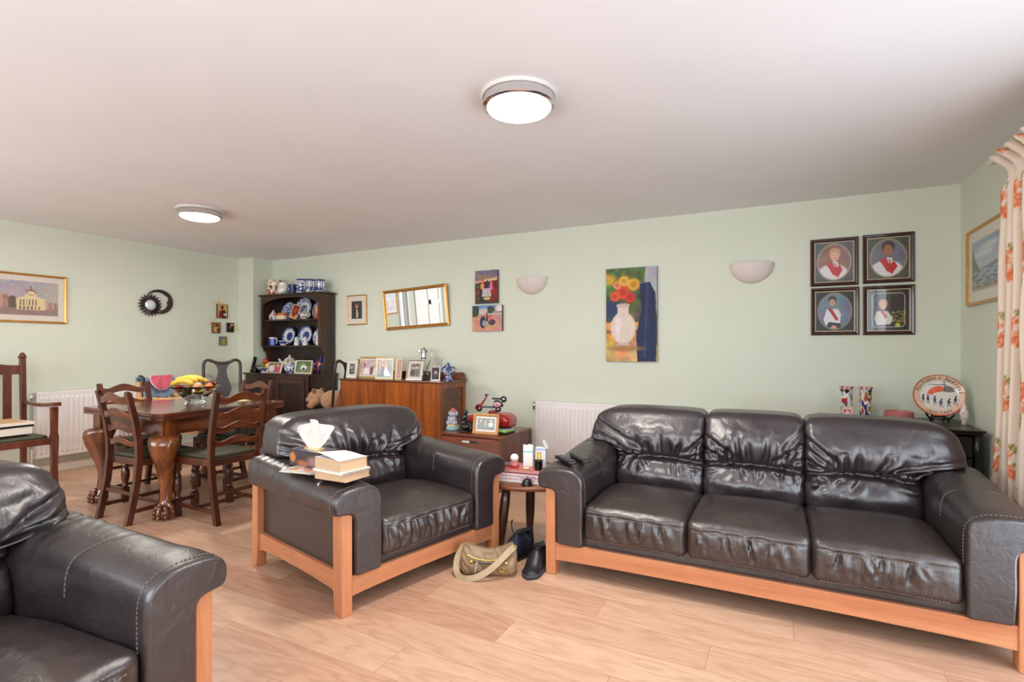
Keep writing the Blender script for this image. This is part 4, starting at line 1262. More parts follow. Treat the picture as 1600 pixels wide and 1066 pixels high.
vessel('jug', 'cream jug with black and red pattern at the left end of the dresser top', 'jug', (-5.85, 4.65, ZT), [(.001, 0), (.072, 0), (.085, .03), (.088, .07), (.080, .12), (.084, .165), (.092, .195), (.086, .195), (.07, .1), (.001, .02)],
       colf=lambda r, a, z, i: (RD if math.sin(a * 9) > .2 else CR) if z < .06 else (BK if nse(a * 2.2, z * 26, 3) > .16 else (RD if nse(a * 2.5, z * 25, 9) > .22 else CR)), handle=hand(.085, .08, .18, .035, .009), rz=R(-10))
vessel('jug', 'white jug with small flower sprigs, second from the left on the dresser top', 'jug', (-5.65, 4.62, ZT), [(.001, 0), (.05, 0), (.068, .03), (.07, .07), (.052, .115), (.056, .15), (.050, .15), (.04, .1), (.001, .02)],
       colf=lambda r, a, z, i: (RD if nse(a * 5, z * 50, 2) > .36 else (GN if nse(a * 5, z * 50, 8) > .38 else lin((238, 232, 220)))), handle=hand(.055, .05, .13, .035), rz=R(-10))
vessel('mug', 'dark blue mug with white crest on the dresser top', 'mug', (-5.49, 4.64, ZT), cyl(.056, .118),
       colf=lambda r, a, z, i: WH if (abs(((a + PI / 2 + .55) % (2 * PI)) - 0) < .0 or (((a - 4.3) / .28) ** 2 + ((z - .06) / .022) ** 2 < 1 and nse(a * 12, z * 90) > -.1)) else lin((22, 38, 98)), handle=hand(.055, .03, .095, .03))
for i, (x, h, lb) in enumerate(((-5.335, .178, 'tall blue and white tankard, left of the three on the dresser top'), (-5.175, .165, 'blue and white tankard, middle of the three on the dresser top'), (-5.01, .152, 'blue and white tankard, right of the three on the dresser top'))):
    vessel('tankard', lb, 'tankard', (x, 4.64, ZT), [(.001, 0), (.060, 0), (.062, .008), (.056, .03), (.054, h - .02), (.060, h), (.055, h), (.05, .02), (.001, .015)],
           colf=(lambda s, hh: (lambda r, a, z, i: BL if z > hh - .016 else (WH if z < .018 else (BL if nse(a * 4.4 + s, z * 46, s) + (.18 if z < hh * .5 else -.22) > .06 else (BL2 if nse(a * 6, z * 70, s) > .2 else WH)))))(i * 3.1, h), handle=hand(.054, .04, h - .03, .036, .007), rz=R(-15), group='blue and white tankards on the dresser top')
S1, S2, S0 = 1.5845, 1.2555, .9165
plate((-5.66, 4.735, S1), .118, 'asiatic', 1.0, 'blue patterned plate at the left of the upper dresser shelf')
plate((-5.375, 4.725, S1), .142, 'rim', 4.0, 'largest blue and white plate, centre of the upper dresser shelf')
plate((-5.115, 4.735, S1), .111, 'asiatic', 7.0, 'blue and white plate at the right of the upper dresser shelf')
plate((-5.655, 4.735, S2), .122, 'scene', 11.0, 'white plate with blue flower centre, left of the lower dresser shelf')
plate((-5.345, 4.725, S2), .128, 'scene', 14.0, 'blue rimmed plate with round landscape, centre of the lower dresser shelf')
plate((-5.10, 4.735, S2), .111, 'rim', 17.0, 'blue and white plate at the right of the lower dresser shelf')
# house shaped pot
t = thing('house_ornament', 'orange and white striped tent shaped pot on the upper dresser shelf', 'ornament', (-5.85, 4.64, S1))
mb = MB()
def tcol(r, a, z, i): return OR if math.sin(a * 8) > 0 else WH
mb.lathe([(.001, 0), (.05, 0), (.052, .045), (.051, .05)], 32, colf=lambda r, a, z, i: lin((90, 100, 150)) if math.sin(a * 4) > .3 else WH); mb.build('base', 'glaze', t)
mb = MB(); mb.lathe([(.062, .05), (.058, .056), (.04, .08), (.02, .11), (.004, .13), (.006, .136), (.001, .14)], 32, colf=tcol); mb.build('roof', 'glaze', t)
t = thing('teapot', 'small orange topped novelty teapot on the upper dresser shelf', 'teapot', (-5.675, 4.625, S1))
mb = MB(); mb.rbox((.07, .035, .03), .015, (12, 6, 6), lambda p, u, n: Vector((p.x, p.y, p.z + .03))); mb.build('body', 'china_cream', t)
mb = MB(); mb.rbox((.055, .036, .016), .012, (12, 6, 4), lambda p, u, n: Vector((p.x + .008, p.y, p.z + .074))); mb.build('lid', 'china_orange', t)
mb = MB(); mb.tube([(-.065, 0, .02), (-.09, 0, .035), (-.092, 0, .055), (-.068, 0, .065)], .005, 8); mb.build('handle', 'china_cream', t)
cv = Cv(26, 30, (196, 140, 96)); cv.rect(.15, .35, .9, 1, (110, 40, 20)); cv.blot(5, 6, 30, 3); cv.ell(.5, .3, .2, .14, (120, 24, 24)); cv.ell(.5, .6, .2, .2, (176, 74, 34)); cv.rect(0, 0, 1, .06, (206, 170, 130)); cv.rect(0, 0, .07, 1, (206, 170, 130)); cv.rect(.93, 0, 1, 1, (206, 170, 130)); cv.rect(0, .94, 1, 1, (206, 170, 130))
t = thing('framed_card', 'brown and red card leaning tilted against the large upper shelf plate', 'card', (-5.455, 4.60, S1 + .012))
print_mesh('card_face', cv, .135, .18, 'print', t, (0, 0, 0), (R(-14), R(16), 0), .006)
def teapot(label, loc, s, colf, rz=0, cat='teapot'):
    return vessel('teapot', label, cat, loc, [(.001, 0), (.035 * s, 0), (.036 * s, .006 * s), (.052 * s, .02 * s), (.064 * s, .045 * s), (.058 * s, .07 * s), (.035 * s, .085 * s), (.001, .088 * s)], colf=colf,
                  handle=([(.055 * s, 0, .07 * s), (.085 * s, 0, .078 * s), (.097 * s, 0, .05 * s), (.08 * s, 0, .03 * s), (.055 * s, 0, .028 * s)], .006 * s),
                  spout=([(-.05 * s, 0, .03 * s), (-.075 * s, 0, .045 * s), (-.09 * s, 0, .075 * s), (-.105 * s, 0, .09 * s)], [.016 * s, .012 * s, .008 * s, .007 * s]),
                  lid=[(.034 * s, .084 * s), (.03 * s, .093 * s), (.014 * s, .102 * s), (.004 * s, .106 * s), (.009 * s, .114 * s), (.001, .121 * s)], rz=rz)
def pale(seed, c=(216, 214, 200)): return lambda r, a, z, i: lin((150, 110, 110)) if nse(a * 3 + seed, z * 60, seed) > .3 else (GN if nse(a * 4, z * 50, seed + 5) > .36 else lin(c))
teapot('white teapot with faint flowers on the upper dresser shelf', (-5.235, 4.605, S1), .94, pale(2))
vessel('tankard', 'amber brown pottery tankard at the right end of the upper dresser shelf', 'tankard', (-5.02, 4.608, S1), cyl(.046, .145), mat='amber_glaze', handle=([(-.042, 0, .12), (-.062, 0, .12), (-.07, 0, .08), (-.045, 0, .04)], .006))
vessel('mug', 'royal blue mug with white rim on the lower dresser shelf', 'mug', (-5.845, 4.63, S2), cyl(.052, .105), colf=lambda r, a, z, i: WH if z > .092 else lin((30, 70, 160)), handle=hand(.05, .03, .08, .03))
vessel('cup', 'white teacup with blue band in front of the left lower shelf plate', 'cup', (-5.625, 4.61, S2), [(.001, 0), (.03, 0), (.045, .02), (.056, .06), (.052, .06), (.04, .02), (.001, .01)], colf=lambda r, a, z, i: BL if .02 < z < .05 else WH, handle=hand(.048, .02, .05, .03, .005))
cv = Cv(60, 24, (224, 226, 232)); cv.blot(14, 8, 40, 5); cv.ell(.5, -.05, .12, .55, (60, 50, 110)); cv.ell(.16, .2, .04, .3, (90, 100, 150)); cv.ell(.84, .2, .04, .3, (90, 100, 150))
for i, (x, w, lb) in enumerate(((-5.385, .075, 'white and blue china figurine at the left foot of the centre plate'), (-5.235, .075, 'white and blue china figurine at the right foot of the centre plate'))):
    tt = vessel('figurine', lb, 'figurine', (x, 4.61, S2), [(.001, 0), (.034, 0), (.036, .01), (.03, .05), (.024, .09), (.01, .11), (.001, .112)], colf=lambda r, a, z, i: BL if nse(a * 3, z * 50, 3) > .2 else WH)
vessel('figurine', 'tall pale china figurine before the right lower shelf plate', 'figurine', (-5.005, 4.612, S2), [(.001, 0), (.036, 0), (.036, .012), (.030, .05), (.034, .10), (.018, .125), (.022, .14), (.001, .15)], colf=lambda r, a, z, i: BL if nse(a * 3, z * 50, 9) > .25 else WH)

# ---- on the dresser worktop
t = thing('cordless_phone', 'black cordless phone upright in its charging cradle on the dresser', 'phone', (-5.90, 4.42, S0))
mb = MB(); mb.rbox((.055, .05, .02), .012, (10, 10, 4), lambda p, u, n: Vector((p.x, p.y, p.z + .02))); mb.box(.0, .05, -.04, .01, .03, .075); mb.build('cradle', 'black_plastic', t)
mb = MB(); mb.obox((-.035, 0, .115), (.045, .025, .17), (0, R(18), 0)); h_ = mb.build('handset', 'black_plastic', t, bevel=.006)
mb = MB(); mb.obox((-.030, -.0135, .145), (.03, .002, .035), (0, R(18), 0)); mb.build('screen', 'grey_plastic', h_)
vessel('bowl', 'white rimmed china bowl holding fruit at the left of the dresser worktop', 'bowl', (-5.70, 4.40, S0), [(.001, 0), (.05, 0), (.05, .012), (.075, .04), (.105, .068), (.100, .07), (.07, .045), (.001, .018)], colf=lambda r, a, z, i: lin((60, 74, 104)) if .015 < z < .055 and r > .05 and nse(a * 3, z * 30) > -.15 else lin((206, 212, 214)))
def loose(name, lb, mat, c, r, k=1.0, cat='fruit'):
    mb = MB(); mb.ell((0, 0, 0), (r, r, r * k), 16, 12); mb.tube([(0, 0, r * k * .8), (.003, 0, r * k + .008)], .0018, 5); return tag(mb.build(name, mat, None, loc=c), lb, cat)
loose('apple', 'green apple in the china bowl on the dresser', 'apple_green', (-5.725, 4.39, 1.005), .036)
loose('lemon', 'yellow lemon in the china bowl on the dresser', 'lemon', (-5.655, 4.40, 1.005), .030)
loose('apple', 'red apple on top of the china bowl on the dresser', 'apple_red', (-5.692, 4.405, 1.06), .036)
def photo(name, lb, loc, w, h, cvs, fmat, fw=.012, tilt=-12, rz=0, mount=None, cat='photo frame', strut=True, depth=.012, pm='print_gloss'):
    t = thing(name, lb, cat, loc, rz)
    M = (R(tilt), 0, 0)
    mb = moulding(w, h, fw, [(0, 0), (0, -depth), (fw * .5, -depth * 1.1), (fw, -depth * .6), (fw, 0)]); fr = mb.build('frame', fmat, t, rot=M, bevel=.0008)
    mb = MB(); mb.box(-w / 2 + .001, w / 2 - .001, 0, .003, .001, h - .001); mb.build('backing', 'manila', t, rot=M)
    if mount:
        mb = MB(); mb.box(-w / 2 + fw, w / 2 - fw, -.002, 0, fw, h - fw); mb.build('mount', 'mount', t, rot=M)
    m_ = mount or 0; pw = w - 2 * fw - 2 * m_; ph = h - 2 * fw - 2 * m_
    zc = fw + m_
    Mx = Matrix.Rotation(R(tilt), 3, 'X'); off = Mx @ Vector((0, -.0035, zc))
    print_mesh('photo', cvs, pw, ph, pm, t, tuple(off), M, .001)
    if strut:
        mb = MB(); top = Mx @ Vector((0, .003, h * .62)); mb.prism([(top.y, top.z), (top.y + .004, top.z), (top.y + h * .26 + .004, 0.001), (top.y + h * .26, 0.001)], 'x', -w * .1, w * .1); mb.build('strut', 'file_black', t)
    return t
cv = Cv(50, 26, (120, 96, 80)); cv.blot(6, 5, 30, 1); cv.ell(.3, .4, .2, .35, (222, 190, 196)); cv.ell(.42, .75, .09, .16, (206, 160, 140)); cv.ell(.42, .88, .09, .1, (150, 110, 80)); cv.ell(.74, .35, .17, .35, (196, 70, 96)); cv.ell(.72, .72, .08, .16, (214, 170, 150)); cv.ell(.15, .4, .1, .3, (216, 206, 206)); cv.rect(.93, 0, .97, 1, (220, 220, 216))
photo('framed_photo', 'photo of children in pink leaning in front of the white teapot on the dresser', (-5.50, 4.37, S0), .25, .135, cv, 'white_gloss', .008, -14, pm='print')
cv = Cv(50, 30, (96, 116, 70)); cv.blot(8, 6, 34, 2); cv.ell(.5, .45, .2, .25, (222, 222, 226)); cv.ell(.5, .72, .07, .12, (196, 150, 120)); cv.ell(.5, .36, .1, .12, (60, 70, 110)); cv.rect(0, 0, 1, .12, (150, 140, 110)); cv.line(.2, .2, .8, .3, .04, (120, 100, 80))
photo('framed_photo', 'photo of a child in white outdoors at the right of the dresser worktop', (-5.00, 4.37, S0), .275, .16, cv, 'white_gloss', .010, -10, pm='print')
teapot('large white teapot at the back of the dresser worktop', (-5.50, 4.60, S0), 1.85, pale(4, (226, 220, 206)))
teapot('smaller blue patterned white teapot on the dresser worktop, right of the large one', (-5.325, 4.47, S0), 1.2, willow(3, -.15), rz=R(8))
vessel('bowl', 'dark glass bowl of fruit at the middle of the dresser worktop', 'bowl', (-5.125, 4.465, S0), [(.001, 0), (.045, 0), (.075, .03), (.09, .05), (.086, .05), (.07, .03), (.001, .012)], mat='navy_paint')
for i, (mt, dx, dz, r, lb) in enumerate((('lemon', -.05, .06, .034, 'yellow pear shaped fruit in the dark bowl on the dresser, left'), ('apple_green', .0, .055, .034, 'green fruit in the middle of the dark bowl on the dresser'), ('lemon', .05, .062, .032, 'yellow fruit at the right of the dark bowl on the dresser'), ('orange_fruit', -.01, .112, .030, 'orange on top of the fruit in the dark bowl on the dresser'))):
    loose('fruit', lb, mt, (-5.125 + dx, 4.465, S0 + dz), r)
vessel('ginger_jar', 'dark blue lidded jar with orange flowers at the right end of the dresser worktop', 'jar', (-5.018, 4.655, S0), [(.001, 0), (.05, 0), (.075, .04), (.085, .09), (.07, .13), (.045, .15), (.001, .152)], colf=lambda r, a, z, i: (OR if nse(a * 2.6, z * 22, 3) > .18 else lin((24, 52, 130))), lid=[(.048, .148), (.046, .165), (.02, .178), (.006, .186), (.010, .196), (.001, .204)])
vessel('tureen', 'orange and white lidded dish behind the photo on the dresser worktop', 'dish', (-5.205, 4.655, S0), [(.001, 0), (.06, 0), (.085, .04), (.09, .085), (.06, .11), (.001, .115)], colf=lambda r, a, z, i: OR if nse(a * 2, z * 30, 8) > -.05 else CR, lid=[(.085, .088), (.06, .115), (.02, .135), (.01, .15), (.001, .156)], sy=.8)

# ================================================================== OAK SIDEBOARD
SX0, SX1, SYF, SYB, SZ = -4.335, -2.995, 4.305, 4.775, .885
t = thing('sideboard', 'quarter sawn oak sideboard with upstand, behind the leather armchair', 'sideboard', ((SX0 + SX1) / 2, 4.54, 0))
B('top_board', SX0 - .012, SX1 + .02, SYF - .015, SYB, SZ - .02, SZ, 'sideboard_top', .004)
mb = MB(); mb.prism([(SX0, SZ), (SX0, SZ + .055), (SX0 + .02, SZ + .075), (SX1 - .03, SZ + .075), (SX1, SZ + .06), (SX1 + .004, SZ)], 'y', SYB - .018, SYB); mb.build('upstand', 'sideboard_top', t, bevel=.004, world=True)
sm_ = SX0 + .62
for x0, x1 in ((SX0 + .004, sm_ - .0015), (sm_ + .0015, SX1 - .045)):
    d = B('door', x0, x1, SYF - .006, SYF + .014, .10, SZ - .022, 'sideboard_x', .002)
    if x0 < sm_:
        L = t.location; mb = MB(); mb.lathe([(.001, 0), (.010, 0), (.010, .004), (.001, .004)], 12, (x1 - .02 - L.x, SYF - .0065 - L.y, .60), M=Matrix.Rotation(R(90), 3, 'X')); mb.build('keyhole_plate', 'brass', d)
B('corner_post', SX1 - .045, SX1, SYF - .004, SYF + .04, 0, SZ - .02, 'sideboard_x'); B('corner_post', SX0, SX0 + .004 + .04, SYF + .016, SYF + .05, 0, SZ - .02, 'sideboard_x')
B('corner_post', SX1 - .045, SX1, SYB - .045, SYB, 0, SZ - .02, 'sideboard_x'); B('corner_post', SX0, SX0 + .044, SYB - .045, SYB, 0, SZ - .02, 'sideboard_x')
mb = MB(); mb.box(SX1 - .04, SX1 - .012, SYF + .04, SYB - .045, .08, SZ - .02); mb.build('side_panel', 'sideboard_top', t, world=True)
mb = MB(); mb.box(SX1 - .012, SX1 - .002, SYF + .04, SYB - .045, SZ - .075, SZ - .02); mb.build('side_rail', 'sideboard_x', t, world=True)
B('side_rail', SX1 - .012, SX1 - .002, SYF + .04, SYB - .045, .08, .15, 'sideboard_x')
B('side_panel', SX0 + .012, SX0 + .03, SYF + .05, SYB - .045, .08, SZ - .02, 'sideboard_top')
B('base_panel', SX0 + .044, SX1 - .045, SYF + .02, SYB - .02, .08, .10, 'sideboard_top'); B('back_panel', SX0 + .044, SX1 - .045, SYB - .02, SYB - .008, .10, SZ - .02, 'sideboard_top')

ZS = SZ + .001
cv = Cv(30, 46, (208, 206, 202)); cv.rect(.12, .12, .88, .88, (120, 120, 126)); cv.blot(4, 6, 16, 3); cv.ell(.5, .30, .34, .20, (32, 32, 38)); cv.ell(.5, .62, .14, .17, (198, 188, 180)); cv.ell(.45, .78, .2, .06, (24, 24, 30)); cv.ell(.62, .5, .08, .2, (60, 50, 46)); cv.line(.4, .3, .7, .35, .05, (225, 225, 225))
photo('framed_photo', 'slim framed black and white graduation photo at the left end of the sideboard', (-4.275, 4.41, ZS), .165, .205, cv, 'white_gloss', .008, -8, R(-4), mount=.02)
cv = Cv(66, 46, (196, 170, 176)); cv.blot(10, 8, 26, 8); cv.poly([(.1, .05), (.42, .05), (.36, .45), (.2, .48)], (236, 222, 212)); cv.poly([(.55, .03), (.98, .05), (.86, .5), (.62, .5)], (240, 228, 218)); cv.ell(.27, .58, .05, .09, (206, 166, 150)); cv.ell(.74, .6, .05, .09, (206, 166, 150)); cv.poly([(.44, .05), (.56, .05), (.56, .55), (.44, .55)], (92, 64, 82)); cv.ell(.5, .63, .05, .08, (206, 166, 150)); cv.poly([(.13, .5), (.2, .5), (.2, .75), (.12, .72)], (80, 60, 76))
photo('framed_photo', 'wide gilt framed wedding group photo on the sideboard, largest of the row', (-4.035, 4.455, ZS), .365, .245, cv, 'gilt_pale', .022, -13, R(4), mount=.012)
cv = Cv(40, 46, (120, 130, 130)); cv.blot(8, 8, 30, 5); cv.ell(.42, .68, .3, .30, (214, 150, 70)); cv.ell(.42, .66, .2, .24, (120, 110, 90)); cv.rect(0, 0, 1, .14, (44, 80, 52)); cv.poly([(.26, .08), (.46, .08), (.46, .62), (.30, .62)], (30, 36, 84)); cv.poly([(.46, .2), (.56, .6), (.64, .55), (.98, .06), (.5, .06)], (206, 214, 232)); cv.ell(.38, .69, .06, .08, (206, 166, 140)); cv.ell(.54, .66, .06, .08, (206, 166, 140))
photo('photo_folder', 'cream folder with a colour photo of a bride and groom in an archway', (-3.77, 4.37, ZS), .215, .232, cv, 'tape_cream', .012, -6, R(12), mount=.010, cat='photo folder', strut=False, depth=.003)
cv = Cv(22, 46, (196, 150, 150)); cv.blot(4, 8, 34, 6); cv.rect(0, 0, .2, 1, (226, 210, 196))
photo('photo_folder', 'second leaf of a cream photo folder, standing beside the bride and groom photo', (-3.608, 4.40, ZS), .115, .228, cv, 'tape_cream', .010, -6, R(-12), mount=.006, cat='photo folder', strut=False, depth=.003)
# claret jug
t = thing('claret_jug', 'glass claret jug with silver lid, collar and curved handle on the sideboard', 'jug', (-3.44, 4.63, ZS), R(8))
mb = MB(); mb.lathe([(.001, 0), (.072, 0), (.076, .01), (.070, .03), (.048, .09), (.030, .16), (.024, .21), (.027, .235), (.022, .235), (.019, .21), (.025, .16), (.043, .09), (.06, .03), (.001, .016)], 28, colf=None); mb.build('body', 'glass', t)
mb = MB(); mb.lathe([(.029, .228), (.030, .235), (.028, .25), (.033, .30), (.035, .315), (.02, .32), (.001, .325)], 24); sv = mb.build('collar', 'silver', t)
mb = MB(); mb.prism([(-.03, .315), (-.062, .318), (-.068, .31), (-.035, .285)], 'y', -.012, .012); mb.build('spout', 'silver', t, bevel=.003)
mb = MB(); mb.lathe([(.03, .318), (.024, .33), (.008, .336), (.005, .345), (.008, .352), (.001, .358)], 20); mb.build('lid', 'silver', t)
mb = MB(); mb.tube([(.028, 0, .285), (.05, 0, .31), (.085, 0, .32), (.105, 0, .295), (.10, 0, .25), (.075, 0, .20), (.05, 0, .14), (.042, 0, .10)], .0055, 8); mb.build('handle', 'silver', t)
cv = Cv(34, 44, (150, 142, 124)); cv.blot(6, 8, 20, 7); cv.ell(.33, .66, .13, .16, (186, 176, 156)); cv.ell(.66, .7, .13, .15, (190, 180, 160)); cv.ell(.3, .3, .24, .26, (70, 66, 60)); cv.ell(.7, .3, .24, .28, (110, 104, 92)); cv.ell(.34, .8, .15, .08, (64, 58, 50)); cv.ell(.66, .84, .15, .08, (70, 62, 54))
photo('framed_photo', 'silver framed sepia portrait of a couple, leaning in front of the claret jug', (-3.40, 4.41, ZS), .19, .215, cv, 'silver', .012, -16, R(10), mount=.022)
cv = Cv(14, 26, (70, 60, 66)); cv.blot(3, 5, 30, 9); cv.ell(.5, .62, .25, .16, (190, 160, 140))
t = photo('framed_photo', 'small ornate silver photo frame beside the blue and white sauce boat', (-3.135, 4.42, ZS), .095, .14, cv, 'silver', .014, -12, R(25), pm='print')
mb = MB()
for i in range(7): mb.ell((-.04 + .0133 * i, -.005, .15 + .006 * math.sin(i * 2.2)), (.008, .005, .010), 8, 6)
mb.build('crest', 'silver', t, rot=(R(-12), 0, 0))
vessel('sauce_tureen', 'blue and white china sauce boat on a foot at the right of the sideboard', 'sauce boat', (-3.01, 4.47, ZS), [(.001, 0), (.055, 0), (.058, .012), (.036, .03), (.034, .045), (.06, .062), (.088, .095), (.094, .115), (.088, .115), (.06, .075), (.001, .06)], colf=willow(5, .1), handle=([(-.08, 0, .10), (-.105, 0, .135), (-.09, 0, .155), (-.065, 0, .14)], .006), lid=[(.088, .116), (.075, .135), (.04, .158), (.012, .168), (.014, .178), (.001, .185)], sy=.7, rz=R(-15))
mb = MB(); mb.ell((0, 0, .055), (.04, .035, .055), 18, 12); mb.tube([(.0, 0, .09), (.01, 0, .12)], .01, 8)
tag(mb.build('ornament', 'black_satin', None, loc=(-3.255, 4.60, ZS)), 'small dark rounded ornament behind the silver framed sepia portrait', 'ornament')

# ================================================================== SMALL CABINET WITH MODELS
CX0, CX1, CYF, CYB, CZ = -2.70, -2.07, 3.87, 4.47, .47
t = thing('low_cabinet', 'low brown wooden cabinet with slot handle between sideboard and radiator', 'cabinet', ((CX0 + CX1) / 2, 4.17, 0))
B('top_board', CX0, CX1, CYF, CYB, CZ - .022, CZ, 'cab_x', .003)
B('side_panel', CX0, CX0 + .022, CYF + .0, CYB, 0, CZ - .022, 'cab_z'); B('side_panel', CX1 - .022, CX1, CYF, CYB, 0, CZ - .022, 'cab_z')
B('back_post', CX1 - .03, CX1 + .004, CYB - .045, CYB + .001, 0, CZ - .022, 'dresser', .001)
mb = MB(); x0, x1 = CX0 + .024, CX1 - .024; zt, zb = CZ - .03, .22
a, c = x0 + .20, x0 + .37; za, zc_ = zt - .052, zt - .026
for (p, q, r_, s_) in ((x0, a, zb, zt), (c, x1, zb, zt), (a, c, zb, za), (a, c, zc_, zt)): mb.box(p, q, CYF + .004, CYF + .022, r_, s_)
d = mb.build('drawer', 'cab_x', t, world=True)
L = t.location
mb = MB(); mb.box(a - L.x, c - L.x, CYF + .018 - L.y, CYF + .024 - L.y, za, zc_); mb.build('slot_back', 'black_satin', d)
mb = MB(); mb.box(a + .003 - L.x, a + .08 - L.x, CYF + .012 - L.y, CYF + .017 - L.y, za + .004, zc_ - .004); mb.build('label_card', 'white_plastic', d)
B('drawer', x0, x1, CYF + .004, CYF + .022, .03, .215, 'cab_x'); B('base_panel', x0, x1, CYF + .022, CYB, .03, .045, 'cab_z', 0); B('back_panel', x0, x1, CYB - .02, CYB - .008, .045, CZ - .022, 'cab_z', 0)
ZC = CZ + .001
# grey figurine with a pink hat
t = thing('figurine', 'pale grey seated animal figurine with pink hat on a blue base', 'figurine', (-2.655, 4.02, ZC))
mb = MB(); mb.lathe([(.001, 0), (.060, 0), (.062, .01), (.060, .032), (.001, .034)], 28); mb.build('base', 'pale_blue', t)
mb = MB(); mb.lathe([(.001, .034), (.055, .034), (.05, .048), (.001, .05)], 28); mb.build('cushion', 'tape_cream', t)
mb = MB(); mb.ell((0, 0, .085), (.038, .036, .045), 18, 12); mb.ell((-.035, -.02, .065), (.024, .024, .022), 12, 8); mb.ell((.035, -.02, .065), (.024, .024, .022), 12, 8); mb.ell((0, -.004, .145), (.033, .031, .032), 18, 12); mb.ell((-.034, 0, .15), (.018, .010, .022), 12, 8); mb.ell((.036, 0, .15), (.018, .010, .022), 12, 8); mb.ell((-.03, -.02, .10), (.014, .016, .028), 10, 8); mb.ell((.03, -.02, .10), (.014, .016, .028), 10, 8); mb.ell((0, -.032, .138), (.016, .012, .012), 10, 8); mb.build('body', 'stone_grey', t)
mb = MB(); mb.lathe([(.001, .205), (.012, .195), (.028, .175), (.034, .168), (.001, .165)], 18); mb.build('hat', 'pink_dish', t)
# red model car : long red bonnet, chrome slatted grille and lamp at its left front
t = thing('model_car', 'large red model vehicle with chrome slatted grille, under the toy scooter', 'model vehicle', (-2.385, 4.22, ZC), R(5))
mb = MB(); rs = []
for x, w, h, b0 in ((-.20, .07, .11, .05), (-.19, .08, .125, .04), (-.10, .085, .135, .035), (.02, .10, .145, .03), (.12, .125, .16, .03), (.20, .12, .15, .03), (.235, .10, .12, .03), (.24, .08, .10, .04)):
    ring = []
    for k in range(20):
        a_ = 2 * PI * k / 20; ca, sa = math.cos(a_), math.sin(a_)
        yy = w * (abs(ca) ** .5) * (1 if ca > 0 else -1); zz = (b0 + h) / 2 + (h - b0) / 2 * (abs(sa) ** .55) * (1 if sa > 0 else -1)
        ring.append((x, yy, zz))
    rs.append(ring)
mb.rings(rs, 0, True, True); mb.build('body_shell', 'red_paint', t, sharp=50)
mb = MB(); mb.rbox((.012, .062, .052), .012, (3, 12, 10), lambda p, u, n: Vector((p.x - .207, p.y, p.z + .078))); g_ = mb.build('grille', 'chrome', t)
for i in range(7):
    mb = MB(); mb.box(-.226, -.219, -.05, .05, .036 + i * .0125, .041 + i * .0125); mb.build('grille_bar', 'black_satin', g_)
mb = MB(); mb.ell((-.205, -.085, .045), (.02, .026, .026), 16, 10); mb.build('headlamp', 'chrome', t)
mb = MB(); mb.ell((-.205, .085, .045), (.02, .026, .026), 16, 10); mb.build('headlamp', 'chrome', t)
for x in (-.14, .15):
    for s in (-1, 1):
        mb = MB(); mb.lathe([(.001, -.012), (.034, -.012), (.038, -.006), (.038, .006), (.034, .012), (.001, .012)], 24, (x, s * .10, .0385), M=Matrix.Rotation(R(90), 3, 'X')); mb.build('wheel', 'black_plastic', t)
mb = MB(); mb.box(-.19, .22, -.08, .08, .028, .05); mb.build('chassis', 'black_satin', t)
mb = MB(); mb.tube([(-.0, -.0, .145), (.02, 0, .158), (.05, 0, .160), (.07, 0, .150)], .018, 10); mb.build('bonnet_scoop', 'red_paint', t)
# black statuette in front of the grille
t = thing('statuette', 'small black seated statuette in front of the red model vehicle', 'figurine', (-2.50, 3.97, ZC))
mb = MB(); mb.lathe([(.001, 0), (.045, 0), (.045, .012), (.04, .016), (.001, .016)], 20, sx=1.1); mb.build('base', 'black_satin', t)
mb = MB(); mb.ell((.012, 0, .045), (.045, .035, .034), 16, 10); mb.ell((-.012, 0, .08), (.035, .03, .035), 16, 10); mb.tube([(-.02, 0, .09), (0, 0, .125), (.018, 0, .155)], [.028, .022, .018], 10); mb.ell((.012, 0, .175), (.022, .020, .024), 14, 10); mb.tube([(.03, -.01, .15), (.05, -.012, .12), (.035, -.02, .09)], .008, 8); mb.tube([(.045, 0, .05), (.08, -.01, .04), (.085, -.01, .02)], .014, 8); mb.build('figure', 'black_satin', t)
# toy scooter on two thin stand legs
t = thing('toy_scooter', 'red and navy tin toy scooter with Union flag panel on the model vehicle', 'toy scooter', (-2.345, 4.17, ZC + .158), R(6))
def wheel(x, z, r, nm='wheel', y=0, rot=90, w=.010):
    mb = MB(); Mw = Matrix.Rotation(R(rot), 3, 'X'); mb.lathe([(.001, -w * .6), (r * .55, -w * .6), (r * .6, -w), (r * .9, -w), (r, -w * .5), (r, w * .5), (r * .9, w), (r * .6, w), (r * .55, w * .6), (.001, w * .6)], 24, (x, y, z), M=Mw)
    o = mb.build(nm, 'black_plastic', t); mb = MB(); mb.lathe([(.001, -w * .75), (r * .5, -w * .75), (r * .5, w * .75), (.001, w * .75)], 18, (x, y, z), M=Mw); mb.build('hub', 'silver', o); return o
wheel(-.115, .034, .030); wheel(.075, .034, .028); wheel(.128, .126, .030, 'spare_wheel', 0, 90, .009)
mb = MB()
def fend(u, v):
    a = R(200) - R(190) * u; s = (v - .5) * 2; r = .040 - .008 * s * s
    return (-.115 + r * math.cos(a), s * .018, .036 + r * math.sin(a))
mb.grid(fend, 18, 8); f_ = mb.build('front_fender', 'red_paint', t); f_.modifiers.new('t', 'SOLIDIFY').thickness = .002
mb = MB(); rs = [[(-.10 + .065 * s - .004, -w, .058 + .095 * s), (-.10 + .065 * s + .004, -w, .058 + .095 * s), (-.10 + .065 * s + .004, w, .058 + .095 * s), (-.10 + .065 * s - .004, w, .058 + .095 * s)] for s, w in ((-.35, .015), (0, .026), (.4, .030), (.75, .022), (1, .010))]
mb.rings(rs, 0, False, True); mb.build('leg_shield', 'red_paint', t, bevel=.001)
